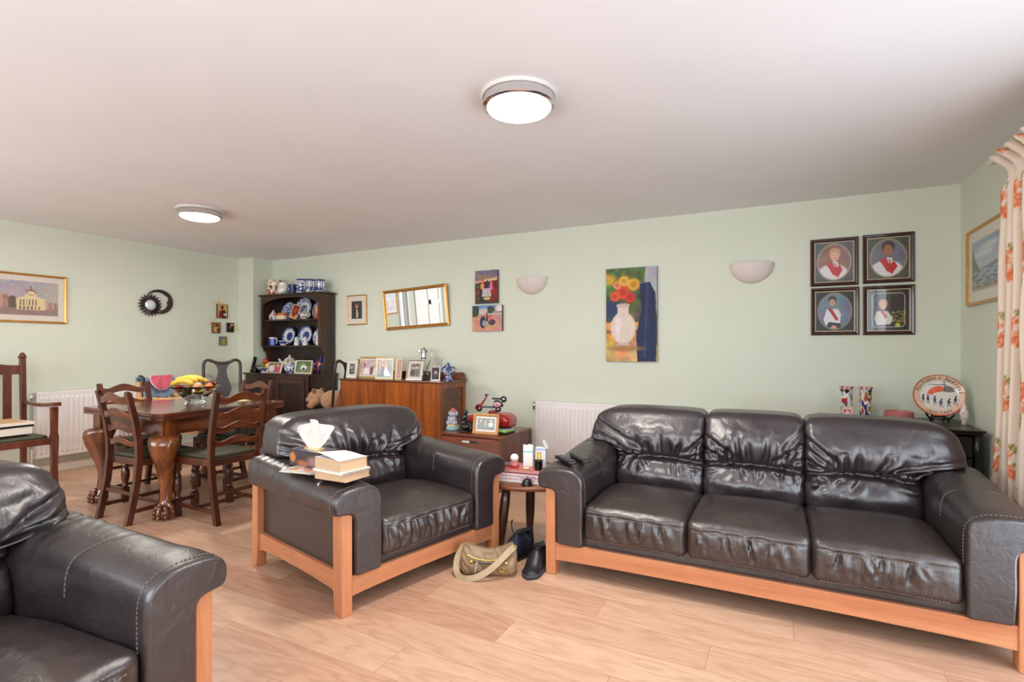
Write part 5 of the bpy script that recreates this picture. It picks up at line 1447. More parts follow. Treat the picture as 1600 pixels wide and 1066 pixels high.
mb = MB(); mb.tube([(-.035, -.04, .160), (-.035, -.02, .166), (-.035, .02, .166), (-.035, .04, .160)], .004, 8); mb.ell((-.045, 0, .158), (.012, .012, .011), 12, 8); mb.build('handlebar', 'black_satin', t)
mb = MB(); mb.tube([(-.04, 0, .165), (-.038, 0, .20)], .0015, 5); mb.build('mirror_stalk', 'silver', t)
mb = MB(); mb.prism([(-.075, .045), (.035, .045), (.04, .056), (-.07, .056)], 'y', -.024, .024); mb.build('footboard', 'navy_paint', t, bevel=.002)
mb = MB(); rs = []
for x, w, z0, z1 in ((.028, .012, .045, .075), (.034, .022, .045, .105), (.05, .030, .045, .118), (.08, .032, .048, .116), (.11, .026, .055, .095), (.125, .012, .06, .075)):
    rs.append([(x, w * math.cos(2 * PI * k / 16), (z0 + z1) / 2 + (z1 - z0) / 2 * math.sin(2 * PI * k / 16)) for k in range(16)])
mb.rings(rs, 0, True, True); mb.build('rear_body', 'navy_paint', t)
mb = MB(); mb.rbox((.050, .018, .008), .007, (10, 5, 3), lambda p, u, n: Vector((p.x + .065, p.y, p.z + .130))); mb.build('seat', 'black_satin', t)
mb = MB(); mb.tube([(.11, -.012, .128), (.12, -.012, .105)], .003, 6); mb.build('rack', 'silver', t)
cv = Cv(50, 34, (26, 36, 92))
for a_ in ((0, 0, 1, 1), (0, 1, 1, 0)): cv.line(*a_, .09, (236, 232, 232)); cv.line(*a_, .035, (196, 24, 40))
cv.rect(.38, 0, .62, 1, (236, 232, 232)); cv.rect(0, .33, 1, .67, (236, 232, 232)); cv.rect(.44, 0, .56, 1, (196, 24, 40)); cv.rect(0, .42, 1, .58, (196, 24, 40))
mb = MB(); la = cv.lin()
def fcol(u, v):
    r = v * .98; a = 2 * PI * u; x = .5 + .5 * r * math.cos(a); y = .5 + .5 * r * math.sin(a); return tuple(la[int(y * 33), int(x * 49)])
def fpos(u, v):
    a = 2 * PI * u; return (.076 + .040 * v * math.cos(a), -.031 - .007 * (1 - v * v), .080 + .026 * v * math.sin(a))
mb.grid(fpos, 48, 14, colf=fcol); o = mb.build('flag_panel', 'print_gloss', t); o.modifiers.new('t', 'SOLIDIFY').thickness = .001
mb = MB()
for x in (.018, .034): mb.tube([(x, -.02, .046), (x, -.022, .0)], .0018, 6)
mb.tube([(.018, -.022, .001), (.034, -.022, .001)], .0018, 6); mb.build('stand', 'silver', t)
cv = Cv(50, 32, (70, 72, 50)); cv.blot(8, 6, 34, 12); cv.person(.18, .72, .11, (196, 140, 130), (200, 190, 180), (80, 90, 110), .8); cv.person(.46, .66, .10, (200, 170, 120), (220, 200, 150), (150, 140, 60), .8); cv.person(.78, .74, .12, (196, 150, 140), (190, 186, 186), (214, 222, 232), .9)
photo('framed_photo', 'pale wood framed photo of three people on the low cabinet', (-2.262, 3.93, ZC), .245, .178, cv, 'frame_oak', .024, -10, R(4), mount=.016)
def pad(name, lb, cat, c, s, mat, rz=0):
    mb = MB(); mb.box(-s[0] / 2, s[0] / 2, -s[1] / 2, s[1] / 2, 0, s[2]); return tag(mb.build(name, mat, None, loc=c, rot=(0, 0, rz), bevel=.001), lb, cat)
pad('notebook', 'black folder at the bottom of the pile on the right of the low cabinet', 'folder', (-2.138, 4.055, ZC), (.115, .15, .018), 'file_black', R(-6))
pad('notebook', 'lime green book in the pile on the right of the low cabinet', 'book', (-2.138, 4.055, ZC + .0185), (.105, .14, .012), 'lime', R(-3))
pad('notebook', 'pale blue book on top of the pile on the low cabinet', 'book', (-2.140, 4.058, ZC + .031), (.10, .13, .012), 'pale_blue', R(-1))
pad('mobile_phone', 'dark mobile phone lying on the pale blue book', 'phone', (-2.135, 4.06, ZC + .0435), (.055, .10, .009), 'dark_screen', R(-35))

# ================================================================== DARK CABINET BEHIND THE SOFA
KX0, KX1, KYF, KYB, KZ = .30, 1.125, 4.17, 4.76, .71
t = thing('side_cabinet', 'near black carved wooden cabinet in the right hand corner behind the sofa', 'cabinet', ((KX0 + KX1) / 2, 4.46, 0))
mb = MB(); n_ = 10; prof = [(0, 0), (.012, .0), (.02, .008), (.012, .016), (.022, .022), (.022, .028), (0, .028)]
mb.box(KX0 - .02, KX1 + .012, KYF - .02, KYB, KZ - .014, KZ); mb.box(KX0 - .008, KX1 + .002, KYF - .008, KYB, KZ - .03, KZ - .014); mb.build('top_board', 'ebony', t, bevel=.005, world=True)
B('side_panel', KX0, KX0 + .025, KYF + .03, KYB, .06, KZ - .03, 'ebony'); B('side_panel', KX1 - .025, KX1, KYF + .03, KYB, .06, KZ - .03, 'ebony'); B('back_panel', KX0 + .025, KX1 - .025, KYB - .012, KYB, .06, KZ - .03, 'ebony', 0); B('base_panel', KX0, KX1, KYF + .01, KYB, .04, .06, 'ebony')
for x in (KX0 + .0, KX1 - .045):
    mb = MB(); mb.lathe([(.022, 0), (.022, .04), (.014, .06), (.018, .12), (.014, .3), (.018, .45), (.014, .50), (.022, .54), (.022, .66)], 14, (x + .0225, KYF + .015, .02)); mb.build('turned_post', 'ebony', t, world=True)
d = B('drawer', KX0 + .05, KX1 - .05, KYF + .005, KYF + .025, .54, .665, 'ebony', .003)
L = t.location; mb = MB()
for dx in (-.18, .18): mb.lathe([(.001, 0), (.012, 0), (.008, .01), (.014, .02), (.001, .026)], 12, ((KX0 + KX1) / 2 + dx - L.x, KYF + .005 - L.y, .60), M=Matrix.Rotation(R(90), 3, 'X'))
mb.build('knob', 'brass', d)
for x0, x1 in ((KX0 + .05, (KX0 + KX1) / 2 - .002), ((KX0 + KX1) / 2 + .002, KX1 - .05)):
    mb = MB()
    for a, c, z0, z1 in ((x0, x0 + .05, .07, .53), (x1 - .05, x1, .07, .53), (x0 + .05, x1 - .05, .48, .53), (x0 + .05, x1 - .05, .07, .12), (x0 + .04, x1 - .04, .11, .49)): mb.box(a, c, KYF + (.005 if (z1 - z0 < .06 or c - a < .06) else .014), KYF + .025, z0, z1)
    mb.build('door', 'ebony', t, world=True)
ZK = KZ + .001
def vase(x, lb, seed):
    def cf(r, a, z, i):
        if z > .205: return lin((226, 196, 186)) if math.sin(a * 9) > -.4 else lin((150, 60, 50))
        n1 = nse(a * 1.6 + seed, z * 17, seed); n2 = nse(a * 1.8, z * 20 + seed, seed + 4)
        if seed < 2:
            if n1 > .18: return lin((60, 30, 28))
            if n2 > .28: return lin((160, 44, 40))
            if n2 < -.36: return lin((70, 130, 160))
            return lin((224, 216, 214))
        if n1 > .2: return lin((28, 40, 120))
        if n1 < -.2: return lin((150, 70, 36))
        if n2 > .2: return lin((206, 168, 70))
        return lin((222, 214, 206))
    return vessel('vase', lb, 'vase', (x, 4.52, ZK), [(.001, 0), (.036, 0), (.037, .01), (.037, .19), (.040, .205), (.046, .222), (.048, .228), (.042, .228), (.034, .2), (.034, .02), (.001, .015)], colf=cf, n=40)
vase(.448, 'cylindrical white vase with a dark horse and rider picture, left of the pair', 1.0); vase(.566, 'cylindrical vase with blue, brown and gold picture, right of the pair', 5.0)
cv = Cv(18, 22, (214, 170, 160)); cv.rect(.12, .12, .88, .88, (226, 214, 206)); cv.rect(.2, .2, .8, .8, (180, 70, 66)); cv.ell(.5, .42, .22, .2, (226, 200, 204)); cv.ell(.5, .62, .12, .1, (226, 190, 170))
t = thing('greeting_card', 'tiny pink and red card leaning against the left vase', 'card', (.448, 4.455, ZK)); print_mesh('card_face', cv, .072, .085, 'print', t, (0, 0, 0), (R(-10), 0, 0), .002)
vessel('dish', 'round pink pottery dish on a pale base between the vases and the plate', 'dish', (.758, 4.50, ZK), [(.001, 0), (.078, 0), (.081, .006), (.084, .010), (.086, .03), (.086, .064), (.081, .066), (.078, .02), (.001, .014)], mat='pink_dish', n=48)
# commemorative plate on a stand
t = thing('commemorative_plate', 'red rimmed commemorative plate with lettering, standing on a dark easel', 'plate', (.982, 4.50, ZK + .042), R(-8))
PR = .142; cv = Cv(120, 120, (196, 70, 46))
cv.ell(.5, .5, .475, .475, (232, 196, 170), soft=.03); cv.ell(.5, .5, .375, .375, (222, 214, 206), soft=.03)
cv.blot(16, 16, 8, 3)
cv.poly([(.27, .55), (.36, .50), (.42, .56), (.56, .60), (.62, .68), (.55, .73), (.43, .72), (.34, .66)], (222, 84, 36)); cv.blot(20, 20, 10, 5)
cv.poly([(.56, .60), (.70, .58), (.80, .60), (.76, .70), (.66, .74), (.60, .70)], (120, 104, 100)); cv.line(.3, .76, .62, .76, .008, (40, 36, 36)); cv.line(.6, .84, .62, .6, .012, (40, 36, 36)); cv.line(.62, .76, .8, .68, .008, (60, 50, 50))
for x, y, l in ((.2, .50, 0), (.29, .49, 0), (.42, .46, 0), (.53, .40, 1), (.68, .42, 1), (.80, .48, 1)):
    c_ = (44, 36, 38); cv.ell(x + .02 * l, y, .02, .024, c_); cv.ell(x, y - .07, .026, .055, c_); cv.line(x - .012, y - .11, x - .02, y - .19, .009, c_); cv.line(x + .012, y - .11, x + .02 + .02 * l, y - .19, .009, c_); cv.line(x, y - .05, x + .06 * (1 if l else -.4), y - .08, .008, c_)
la = cv.lin(); mb = MB(); tl = 12; M_ = Matrix.Rotation(R(-tl), 3, 'X')
def pz(q): return .018 * max(0, (q - .7) / .3)
def pp(u, v): a = 2 * PI * u; r = v * PR; return tuple(M_ @ Vector((r * math.cos(a), -.004 - pz(v), PR + r * math.sin(a))))
def pcf(u, v):
    a = 2 * PI * u; x = .5 + .5 * v * math.cos(a); y = .5 + .5 * v * math.sin(a); return tuple(la[min(119, int(y * 119)), min(119, int(x * 119))])
mb.grid(pp, 160, 60, colf=pcf); mb.grid(lambda u, v: tuple(Vector(pp(u, v)) + M_ @ Vector((0, .006, 0))), 60, 8, colf=lambda u, v: WH)
mb.grid(lambda u, v: tuple(Vector(pp(u, 1)) + M_ @ Vector((0, .006 * v, 0))), 60, 1, colf=lambda u, v: lin((190, 60, 40)))
pl_ = mb.build('dish', 'glaze', t)
def arc_text(txt, r, a0, a1, size, up=True):
    mb = MB(); n = len(txt)
    for i, ch in enumerate(txt):
        if ch == ' ': continue
        a = a0 + (a1 - a0) * i / (n - 1); vs, fs = text_verts(ch, size, .0004)
        rot = a - PI / 2 if up else a + PI / 2
        c, s = math.cos(rot), math.sin(rot)
        out = []
        for x, y, z in vs:
            y2 = y - size * .35; X = x * c - y2 * s + r * math.cos(a); Y = x * s + y2 * c + r * math.sin(a)
            out.append(M_ @ Vector((X, -.0062 - pz(math.hypot(X, Y) / PR) - z, PR + Y)))
        mb.add(out, fs)
    return mb
arc_text('TOLPUDDLE MARTYRS', PR * .84, R(163), R(12), .026).build('lettering', 'file_black', pl_)
arc_text('1834-1984', PR * .84, R(-122), R(-60), .024, False).build('date_lettering', 'file_black', pl_)
t = thing('plate_stand', 'dark wooden easel holding the red rimmed plate', 'stand', (.982, 4.50, ZK), R(-8))
mb = MB()
for s in (-1, 1):
    mb.tube([(s * .075, -.055, .07), (s * .068, -.052, .052), (s * .058, -.030, .036), (s * .05, -.01, .030), (s * .045, -.03, .0065)], .0065, 8)
    mb.tube([(s * .05, -.01, .030), (s * .035, .05, .034), (s * .028, .07, .0065)], .0065, 8); mb.tube([(s * .035, .048, .032), (s * .022, .068, .14)], .006, 8)
mb.tube([(-.055, -.022, .033), (0, -.018, .026), (.055, -.022, .033)], .006, 8); mb.tube([(-.034, .05, .034), (.034, .05, .034)], .006, 8); mb.build('easel', 'ebony', t)
vessel('ornament', 'slim white bottle shaped ornament at the right end of the dark cabinet', 'ornament', (1.105, 4.46, ZK), [(.001, 0), (.018, 0), (.018, .008), (.012, .014), (.023, .045), (.025, .07), (.018, .105), (.009, .125), (.008, .140), (.001, .144)], colf=lambda r, a, z, i: lin((150, 150, 140)) if z < .012 else (lin((196, 110, 96)) if nse(a * 2, z * 60, 4) > .3 else lin((232, 222, 212))))

# ================================================================== THINGS ON THE WALLS
def wallpic(name, label, cat, loc, rz, w, h, cv, fmat, fw, mount=0, mcol='mount', tilt=0, roll=0, depth=.02, pm='print_gloss', group=None, inner=None):
    t = thing(name, label, cat, loc, rz, group); t.rotation_euler = (R(tilt), R(roll), rz)
    if fmat:
        mb = moulding(w, h, fw, [(0, 0), (0, -depth * .8), (fw * .25, -depth), (fw * .6, -depth * .85), (fw * .85, -depth * .6), (fw, -depth * .55), (fw, 0)]); mb.build('frame', fmat, t)
        mb = MB(); mb.box(-w / 2 + fw * .5, w / 2 - fw * .5, -depth * .35, -.001, fw * .5, h - fw * .5); mb.build('backing', mcol, t)
        z0 = fw + mount; pw = w - 2 * z0; ph = h - 2 * z0
        print_mesh('print', cv, pw, ph, pm, t, (0, -depth * .35 - .0025, z0), thick=.0015)
        if inner:
            mb = moulding(pw + 2 * inner[1] + .0, ph + 2 * inner[1], .003, [(0, 0), (0, -.0015), (.003, -.0015), (.003, 0)]); o = mb.build('mount_line', inner[0], t, loc=(0, -depth * .35, z0 - inner[1]))
    else:
        mb = MB(); mb.box(-w / 2, w / 2, -depth, 0, 0, h); mb.build('stretcher_block', 'file_black', t)
        print_mesh('print', cv, w, h, pm, t, (0, -depth - .0016, 0), thick=.0015)
    return t

# town hall print on the left wall
cv = Cv(150, 80, (196, 182, 176)); cv.vgrad(0, 1, (186, 170, 160), (176, 168, 176)); cv.blot(14, 8, 12, 2)
cv.blot(40, 26, 10, 4)
rg = random.Random(3)
for i in range(16):
    x = rg.uniform(0, .48); hh = rg.uniform(.18, .42); c_ = rg.choice([(150, 110, 100), (176, 130, 116), (120, 104, 104), (190, 150, 130), (140, 130, 128)])
    cv.poly([(x, .22), (x + .05, .22), (x + .05, .22 + hh), (x + .025, .28 + hh), (x, .22 + hh)], c_)
cv.rect(0, 0, 1, .22, (150, 126, 120)); cv.ell(.1, .8, .14, .12, (150, 140, 140), soft=.8, k=.6)
cv.poly([(.48, .2), (.56, .2), (.55, .52), (.51, .56), (.48, .48)], (104, 84, 70))
cv.rect(.56, .16, .86, .50, (224, 204, 160)); cv.poly([(.57, .50), (.85, .50), (.71, .58)], (232, 214, 176)); cv.rect(.65, .52, .77, .66, (226, 208, 164)); cv.ell(.71, .68, .055, .09, (150, 112, 96)); cv.rect(.675, .62, .745, .70, (228, 206, 170)); cv.line(.71, .76, .71, .86, .006, (90, 70, 70))
for i in range(6): cv.rect(.595 + .032 * i, .28, .607 + .032 * i, .46, (120, 90, 66)); cv.rect(.59 + .04 * i, .17, .605 + .04 * i, .26, (110, 76, 66))
for i in range(9): cv.rect(.86 + .016 * i, .2, .874 + .016 * i, .34 + .08 * rg.random(), rg.choice([(190, 130, 120), (200, 160, 150), (150, 120, 100)]))
cv.blot(60, 40, 9, 6)
wallpic('framed_print', 'wide gilt framed print of a domed civic building on the left wall', 'picture', (XL, 2.198, 1.462), R(90), .86, .465, cv, 'gold_frame', .020, .052)
# sun and moon wall ornament
t = thing('wall_ornament', 'dark sun and crescent moon wall ornament with round convex mirror', 'wall ornament', (XL, 3.40, 1.71), R(90))
mb = MB(); n = 20; poly = []
for i in range(n * 6):
    a = 2 * PI * i / (n * 6); k = (i % 6) / 6; r = .088 + .042 * (1 - abs(k - .5) * 2) ** 1.1
    a2 = a + .05 * (1 - abs(k - .5) * 2); poly.append((r * math.cos(a2), r * math.sin(a2)))
inner = [(.06 * math.cos(2 * PI * i / (n * 6)), .06 * math.sin(2 * PI * i / (n * 6))) for i in range(n * 6)]
N6 = n * 6; vs = [(x, -.03, z) for x, z in poly] + [(x, -.04, z) for x, z in inner] + [(x, -.018, z) for x, z in poly] + [(x, -.018, z) for x, z in inner]
fs = []
for i in range(N6):
    j = (i + 1) % N6; fs += [(i, j, N6 + j, N6 + i), (2 * N6 + i, 3 * N6 + i, 3 * N6 + j, 2 * N6 + j), (i, 2 * N6 + i, 2 * N6 + j, j), (N6 + i, N6 + j, 3 * N6 + j, 3 * N6 + i)]
mb.add(vs, fs); mb.build('sun', 'moon_dark', t)
mb = MB(); mb.lathe([(.001, -.001), (.06, -.001), (.058, .008), (.04, .016), (.02, .019), (.001, .020)], 32, (0, -.022, 0), M=Matrix.Rotation(R(90), 3, 'X')); mb.build('convex_mirror', 'pale_mirror_reflection', t, sharp=50)
mb = MB(); outer = []; inn = []
for i in range(41):
    a = R(-150) + R(300) * i / 40; outer.append((.150 * math.cos(a), .140 * math.sin(a)))
    k = math.sin(PI * i / 40); rr = .150 - .052 * k ** .7 + .012 * math.exp(-((i - 24) / 2.2) ** 2) - .016 * math.exp(-((i - 19.5) / 1.6) ** 2); inn.append((rr * math.cos(a) * 1.0 - .0, rr * .93 * math.sin(a)))
mb2 = outer + inn[::-1]
mb.prism([(x, z) for x, z in mb2], 'y', -.017, -.002); mb.build('moon', 'moon_dark', t, loc=(.105, 0, .045), bevel=.003)
# icons and palm crosses near the corner
def icon(lb, y, z, w, h, cvs, rot=0): return wallpic('icon', lb, 'icon', (XL, y, z), R(90), w, h, cvs, None, 0, depth=.014, pm='print', group=None)
cv = Cv(24, 34, (206, 160, 104)); cv.rect(0, 0, 1, .03, (90, 40, 24)); cv.rect(0, .97, 1, 1, (90, 40, 24)); cv.rect(0, 0, .06, 1, (90, 40, 24)); cv.rect(.94, 0, 1, 1, (90, 40, 24)); cv.ell(.5, .2, .36, .42, (160, 36, 30)); cv.ell(.62, .28, .22, .3, (50, 26, 30)); cv.ell(.48, .78, .13, .12, (70, 40, 28)); cv.rect(.6, .2, .88, .36, (214, 204, 196))
icon('largest wooden icon, a haloed figure in red, at the top of the four', 4.268, 1.604, .148, .18, cv)
cv = Cv(20, 26, (130, 74, 34)); cv.rect(.12, .1, .88, .9, (176, 120, 64)); cv.ell(.55, .7, .2, .16, (80, 44, 30)); cv.ell(.45, .35, .26, .28, (206, 160, 110)); cv.ell(.7, .3, .14, .2, (60, 34, 26))
icon('small brown icon at the left of the middle pair', 4.187, 1.412, .112, .135, cv)
cv = Cv(20, 26, (26, 20, 22)); cv.ell(.68, .78, .26, .14, (206, 130, 80)); cv.ell(.4, .5, .2, .2, (60, 48, 46)); cv.line(.3, .4, .7, .6, .04, (130, 120, 110))
icon('small very dark icon at the right of the middle pair', 4.377, 1.428, .10, .122, cv)
cv = Cv(18, 22, (112, 118, 90)); cv.ell(.5, .35, .26, .34, (176, 150, 70)); cv.ell(.5, .7, .12, .1, (200, 180, 120)); cv.ell(.3, .7, .2, .2, (110, 130, 120))
icon('lowest small greenish gold icon below the other three', 4.280, 1.258, .10, .114, cv)
def cross(lb, y, z, s, rot):
    mb = MB(); mb.box(-.006 * s, .006 * s, -.004, -.001, -.07 * s, .055 * s); mb.box(-.05 * s, .05 * s, -.0045, -.0015, -.004 * s, .009 * s)
    return tag(mb.build('palm_cross', 'tape_cream', None, loc=(XL, y, z), rot=(0, R(rot), R(90))), lb, 'palm cross', 'woven palm crosses beside the icons')
cross('pale woven palm cross above the largest icon', 4.215, 1.80, 1.5, 4); cross('pale woven palm cross tucked above the left middle icon', 4.14, 1.56, 1.1, 50); cross('pale woven palm cross at the right of the very dark icon', 4.455, 1.49, 1.2, 38)

YW_ = YB - .0005
cv = Cv(40, 64, (46, 42, 46)); cv.blot(4, 6, 8, 3); cv.ell(.5, .2, .28, .38, (24, 22, 26)); cv.ell(.5, .70, .13, .10, (196, 150, 130)); cv.ell(.5, .79, .17, .07, (150, 80, 50)); cv.poly([(.46, .55), (.56, .55), (.60, .05), (.46, .05)], (214, 200, 190)); cv.ell(.58, .28, .08, .10, (206, 170, 150))
wallpic('framed_portrait', 'small gilt framed portrait of a person in a dark gown, right of the dresser', 'picture', (-4.556, YW_, 1.505), 0, .315, .362, cv, 'gold_frame', .012, .062, roll=-.5)
# tilted mirror
t = thing('wall_mirror', 'tilted rectangular gilt framed mirror above the oak sideboard', 'mirror', (-3.652, YW_ - .002, 1.452), 0); t.rotation_euler = (R(4), R(-2.7), 0)
W_, H_, f_ = .895, .458, .034
mb = moulding(W_, H_, f_, [(0, 0), (0, -.022), (.006, -.028), (.014, -.022), (.022, -.024), (.030, -.012), (f_, -.010), (f_, 0)]); mb.build('frame', 'gold_frame', t)
mb = MB(); mb.box(-W_ / 2 + .02, W_ / 2 - .02, -.008, -.003, .02, H_ - .02); mb.build('mirror_plate', 'mirror_glass', t)
# canvases
cv = Cv(46, 66, (40, 30, 30)); cv.vgrad(.68, 1, (150, 120, 120), (120, 110, 120)); cv.poly([(0, .68), (1, .78), (1, .70), (.6, .66), (0, .62)], (232, 180, 150)); cv.poly([(.62, 0), (1, 0), (1, .70), (.62, .6)], (130, 30, 30)); cv.rect(0, 0, .2, .62, (90, 60, 40)); cv.blot(9, 12, 22, 4)
cv.person(.33, .66, .055, (220, 150, 100), (150, 70, 30), (230, 140, 80), 1.3); cv.person(.54, .64, .05, (60, 50, 60), (30, 30, 50), (30, 36, 90), 1.3); cv.person(.72, .60, .05, (220, 160, 140), (190, 130, 110), (220, 110, 140), 1.3)
cv.poly([(.3, .2), (.74, .2), (.68, .46), (.34, .46)], (190, 180, 184)); cv.blot(14, 18, 20, 6); cv.ell(.53, .15, .16, .05, (200, 180, 110)); cv.rect(0, 0, 1, .05, (50, 56, 46))
wallpic('canvas_photo', 'tall unframed canvas photo of people with a trolley, upper of the two', 'canvas', (-2.736, YW_, 1.692), 0, .272, .348, cv, None, 0, depth=.028, pm='print')
cv = Cv(66, 50, (206, 150, 130)); cv.vgrad(.62, 1, (200, 190, 190), (96, 130, 190)); cv.rect(0, .5, 1, .64, (196, 150, 120)); cv.ell(.08, .8, .16, .25, (50, 60, 56)); cv.ell(.62, .82, .14, .14, (56, 62, 60)); cv.rect(.22, .66, .52, .86, (214, 190, 180)); cv.ell(.92, .86, .14, .14, (226, 216, 214)); cv.rect(.7, .7, 1, .76, (150, 140, 70)); cv.blot(14, 10, 20, 7)
cv.person(.50, .66, .045, (150, 80, 60), (60, 30, 26), (130, 70, 50), .9, (40, 30, 40)); cv.ell(.36, .34, .10, .24, (40, 46, 70)); cv.ell(.40, .3, .06, .12, (150, 160, 180)); cv.ell(.66, .34, .12, .12, (70, 60, 66)); cv.person(.60, .55, .04, (170, 60, 70), (60, 30, 30), (220, 90, 140), .9); cv.blot(20, 16, 12, 9)
wallpic('canvas_photo', 'wide unframed canvas photo of an outdoor group, lower of the two', 'canvas', (-2.726, YW_, 1.402), 0, .357, .268, cv, None, 0, depth=.028, pm='print')
# generic still-life panel with the colours of the picture that hangs there
cv = Cv(120, 216, (96, 104, 70)); cv.vgrad(.0, .42, (216, 172, 104), (206, 150, 84)); cv.vgrad(.42, 1, (84, 84, 66), (88, 104, 60))
cv.blot(9, 16, 34, 21); cv.ell(.06, .88, .14, .06, (214, 170, 60), soft=.9); cv.ell(.35, .84, .16, .07, (140, 130, 60), soft=.9); cv.poly([(.72, .55), (1, .5), (1, 1), (.78, 1)], (176, 176, 180)); cv.blot(18, 30, 16, 22)
cv.ell(.12, .56, .2, .1, (44, 60, 96), soft=.6); cv.rect(0, .30, 1, .335, (150, 100, 60))
cv.poly([(.62, 0), (.98, 0), (1, .3), (.97, .72), (.86, .84), (.66, .82), (.70, .55), (.60, .28)], (30, 40, 74)); cv.line(.82, .8, .76, .05, .03, (46, 64, 108)); cv.line(.92, .7, .90, .1, .02, (20, 28, 54))
cv.ell(.34, .36, .25, .17, (228, 210, 200)); cv.rect(.23, .46, .45, .60, (224, 206, 196)); cv.ell(.34, .60, .14, .022, (206, 180, 168)); cv.ell(.24, .38, .05, .11, (240, 228, 222), soft=.9); cv.poly([(.24, .20), (.44, .20), (.50, .16), (.18, .16)], (206, 184, 172))
cv.ell(.36, .14, .34, .03, (176, 126, 80), soft=.9)
for x, y, r, c_ in ((.34, .74, .13, (226, 74, 46)), (.18, .70, .10, (234, 92, 58)), (.48, .68, .10, (214, 60, 44)), (.55, .82, .12, (232, 168, 56)), (.36, .86, .10, (240, 184, 80)), (.22, .82, .08, (238, 150, 100))):
    cv.ell(x, y, r, r * .55, c_, soft=.4); cv.ell(x, y, r * .5, r * .27, tuple(k * .82 for k in c_), soft=.6)
cv.blot(40, 70, 12, 24)
wallpic('painting', 'tall unframed still life panel in cream, navy and orange between the wall lights', 'painting', (-1.203, YW_, 1.096), 0, .471, .866, cv, None, 0, depth=.022, pm='print')

# four school portraits
def portrait(k):
    bg = [(86, 88, 92), (74, 76, 66), (30, 36, 50), (70, 74, 70)][k]; cv = Cv(76, 92, bg); cv.blot(6, 6, 8, k)
    if k < 3:
        cx, cy, rx, ry = .5, .5, .40, .43
        cv.ell(cx, cy, rx + .035, ry + .03, (214, 196, 150), soft=.04); cv.ell(cx, cy, rx + .022, ry + .019, bg, soft=.04); cv.ell(cx, cy, rx + .010, ry + .009, (214, 196, 150), soft=.04)
        b2 = [(150, 108, 92), (110, 112, 128), (110, 124, 150)][k]
        keep = cv.a.copy(); d = np.sqrt(((cv.U - cx) / rx) ** 2 + ((cv.V - cy) / ry) ** 2)
        cv.a[:] = b2; cv.blot(5, 5, 18, k + 3)
        sk = [(232, 178, 150), (170, 110, 80), (214, 160, 136)][k]; hr = [(198, 160, 120), (66, 44, 34), (60, 44, 38)][k]
        hx, hy, s = ((.52, .66, 1), (.50, .72, 1.05), (.44, .74, .72))[k]
        if k < 2:
            cv.ell(.46, .12, .42, .34, (226, 222, 226)); cv.poly([(.30, .46), (.44, .50), (.55, .34), (.64, .44), (.72, .30), (.60, .12), (.46, .20)], (196, 36, 44)); cv.poly([(.46, .52), (.60, .50), (.56, .38)], (232, 228, 228)); cv.line(.53, .46, .58, .22, .02, (176, 24, 36))
        else:
            cv.poly([(.30, .55), (.58, .55), (.66, .42), (.62, .16), (.30, .10), (.22, .30)], (226, 226, 232)); cv.poly([(.32, .57), (.42, .58), (.60, .30), (.54, .26)], (180, 28, 50)); cv.line(.30, .16, .50, .08, .03, sk); cv.poly([(.2, .0), (.7, .0), (.64, .20), (.36, .24)], (46, 44, 54)); cv.ell(.48, .10, .07, .05, sk)
        cv.ell(hx, hy + .055 * s, .145 * s, .14 * s, hr); cv.ell(hx, hy - .025 * s, .105 * s, .115 * s, sk); cv.ell(hx - .04 * s, hy + .01, .013, .009, (60, 40, 36)); cv.ell(hx + .04 * s, hy + .01, .013, .009, (60, 40, 36)); cv.line(hx - .03 * s, hy - .06 * s, hx + .03 * s, hy - .06 * s, .010, (170, 70, 70))
        m = (d < 1)[..., None]; cv.a = np.where(m, cv.a, keep)
    else:
        cv.rect(.55, 0, 1, 1, (40, 38, 36)); cv.blot(8, 9, 14, 9)
        cv.poly([(.22, .48), (.48, .48), (.62, .30), (.54, .16), (.22, .14), (.18, .3)], (222, 220, 220)); cv.poly([(.30, .50), (.38, .50), (.48, .34), (.42, .30)], (190, 60, 64)); cv.ell(.38, .66, .11, .11, (206, 170, 130)); cv.ell(.38, .62, .09, .10, (222, 176, 150))
        for i in range(26): cv.ell(.74 + .14 * math.sin(i * 2.4), .34 + .12 * math.cos(i * 1.7), .03, .016, (110 + (i * 37) % 70, 140, 50)); 
        cv.ell(.72, .14, .06, .05, (176, 200, 50))
        for a, b_, c, d_ in ((.12, .16, .12, .84), (.88, .16, .88, .84), (.18, .10, .82, .10), (.18, .90, .82, .90), (.12, .16, .18, .10), (.88, .16, .82, .10), (.12, .84, .18, .90), (.88, .84, .82, .90)): cv.line(a, b_, c, d_, .009, (220, 206, 200))
    cv.rect(0, 0, 1, .012, (206, 190, 150)); cv.rect(0, .988, 1, 1, (206, 190, 150)); cv.rect(0, 0, .014, 1, (206, 190, 150)); cv.rect(.986, 0, 1, 1, (206, 190, 150))
    return cv
for k, (x, z, lb) in enumerate(((.393, 1.708, 'framed oval portrait of a fair haired child in red tie, upper left of four'), (.741, 1.712, 'framed oval portrait of a dark haired smiling child, upper right of four'), (.397, 1.322, 'framed oval portrait of a standing child with red sash, lower left of four'), (.742, 1.320, 'framed portrait of a child holding green plants, lower right of four'))):
    wallpic('framed_portrait', lb, 'picture', (x, YW_, z), 0, .322, .372, portrait(k), 'mahogany_frame', .028, 0, 'black_satin', depth=.018, group='four matching dark framed school portraits')
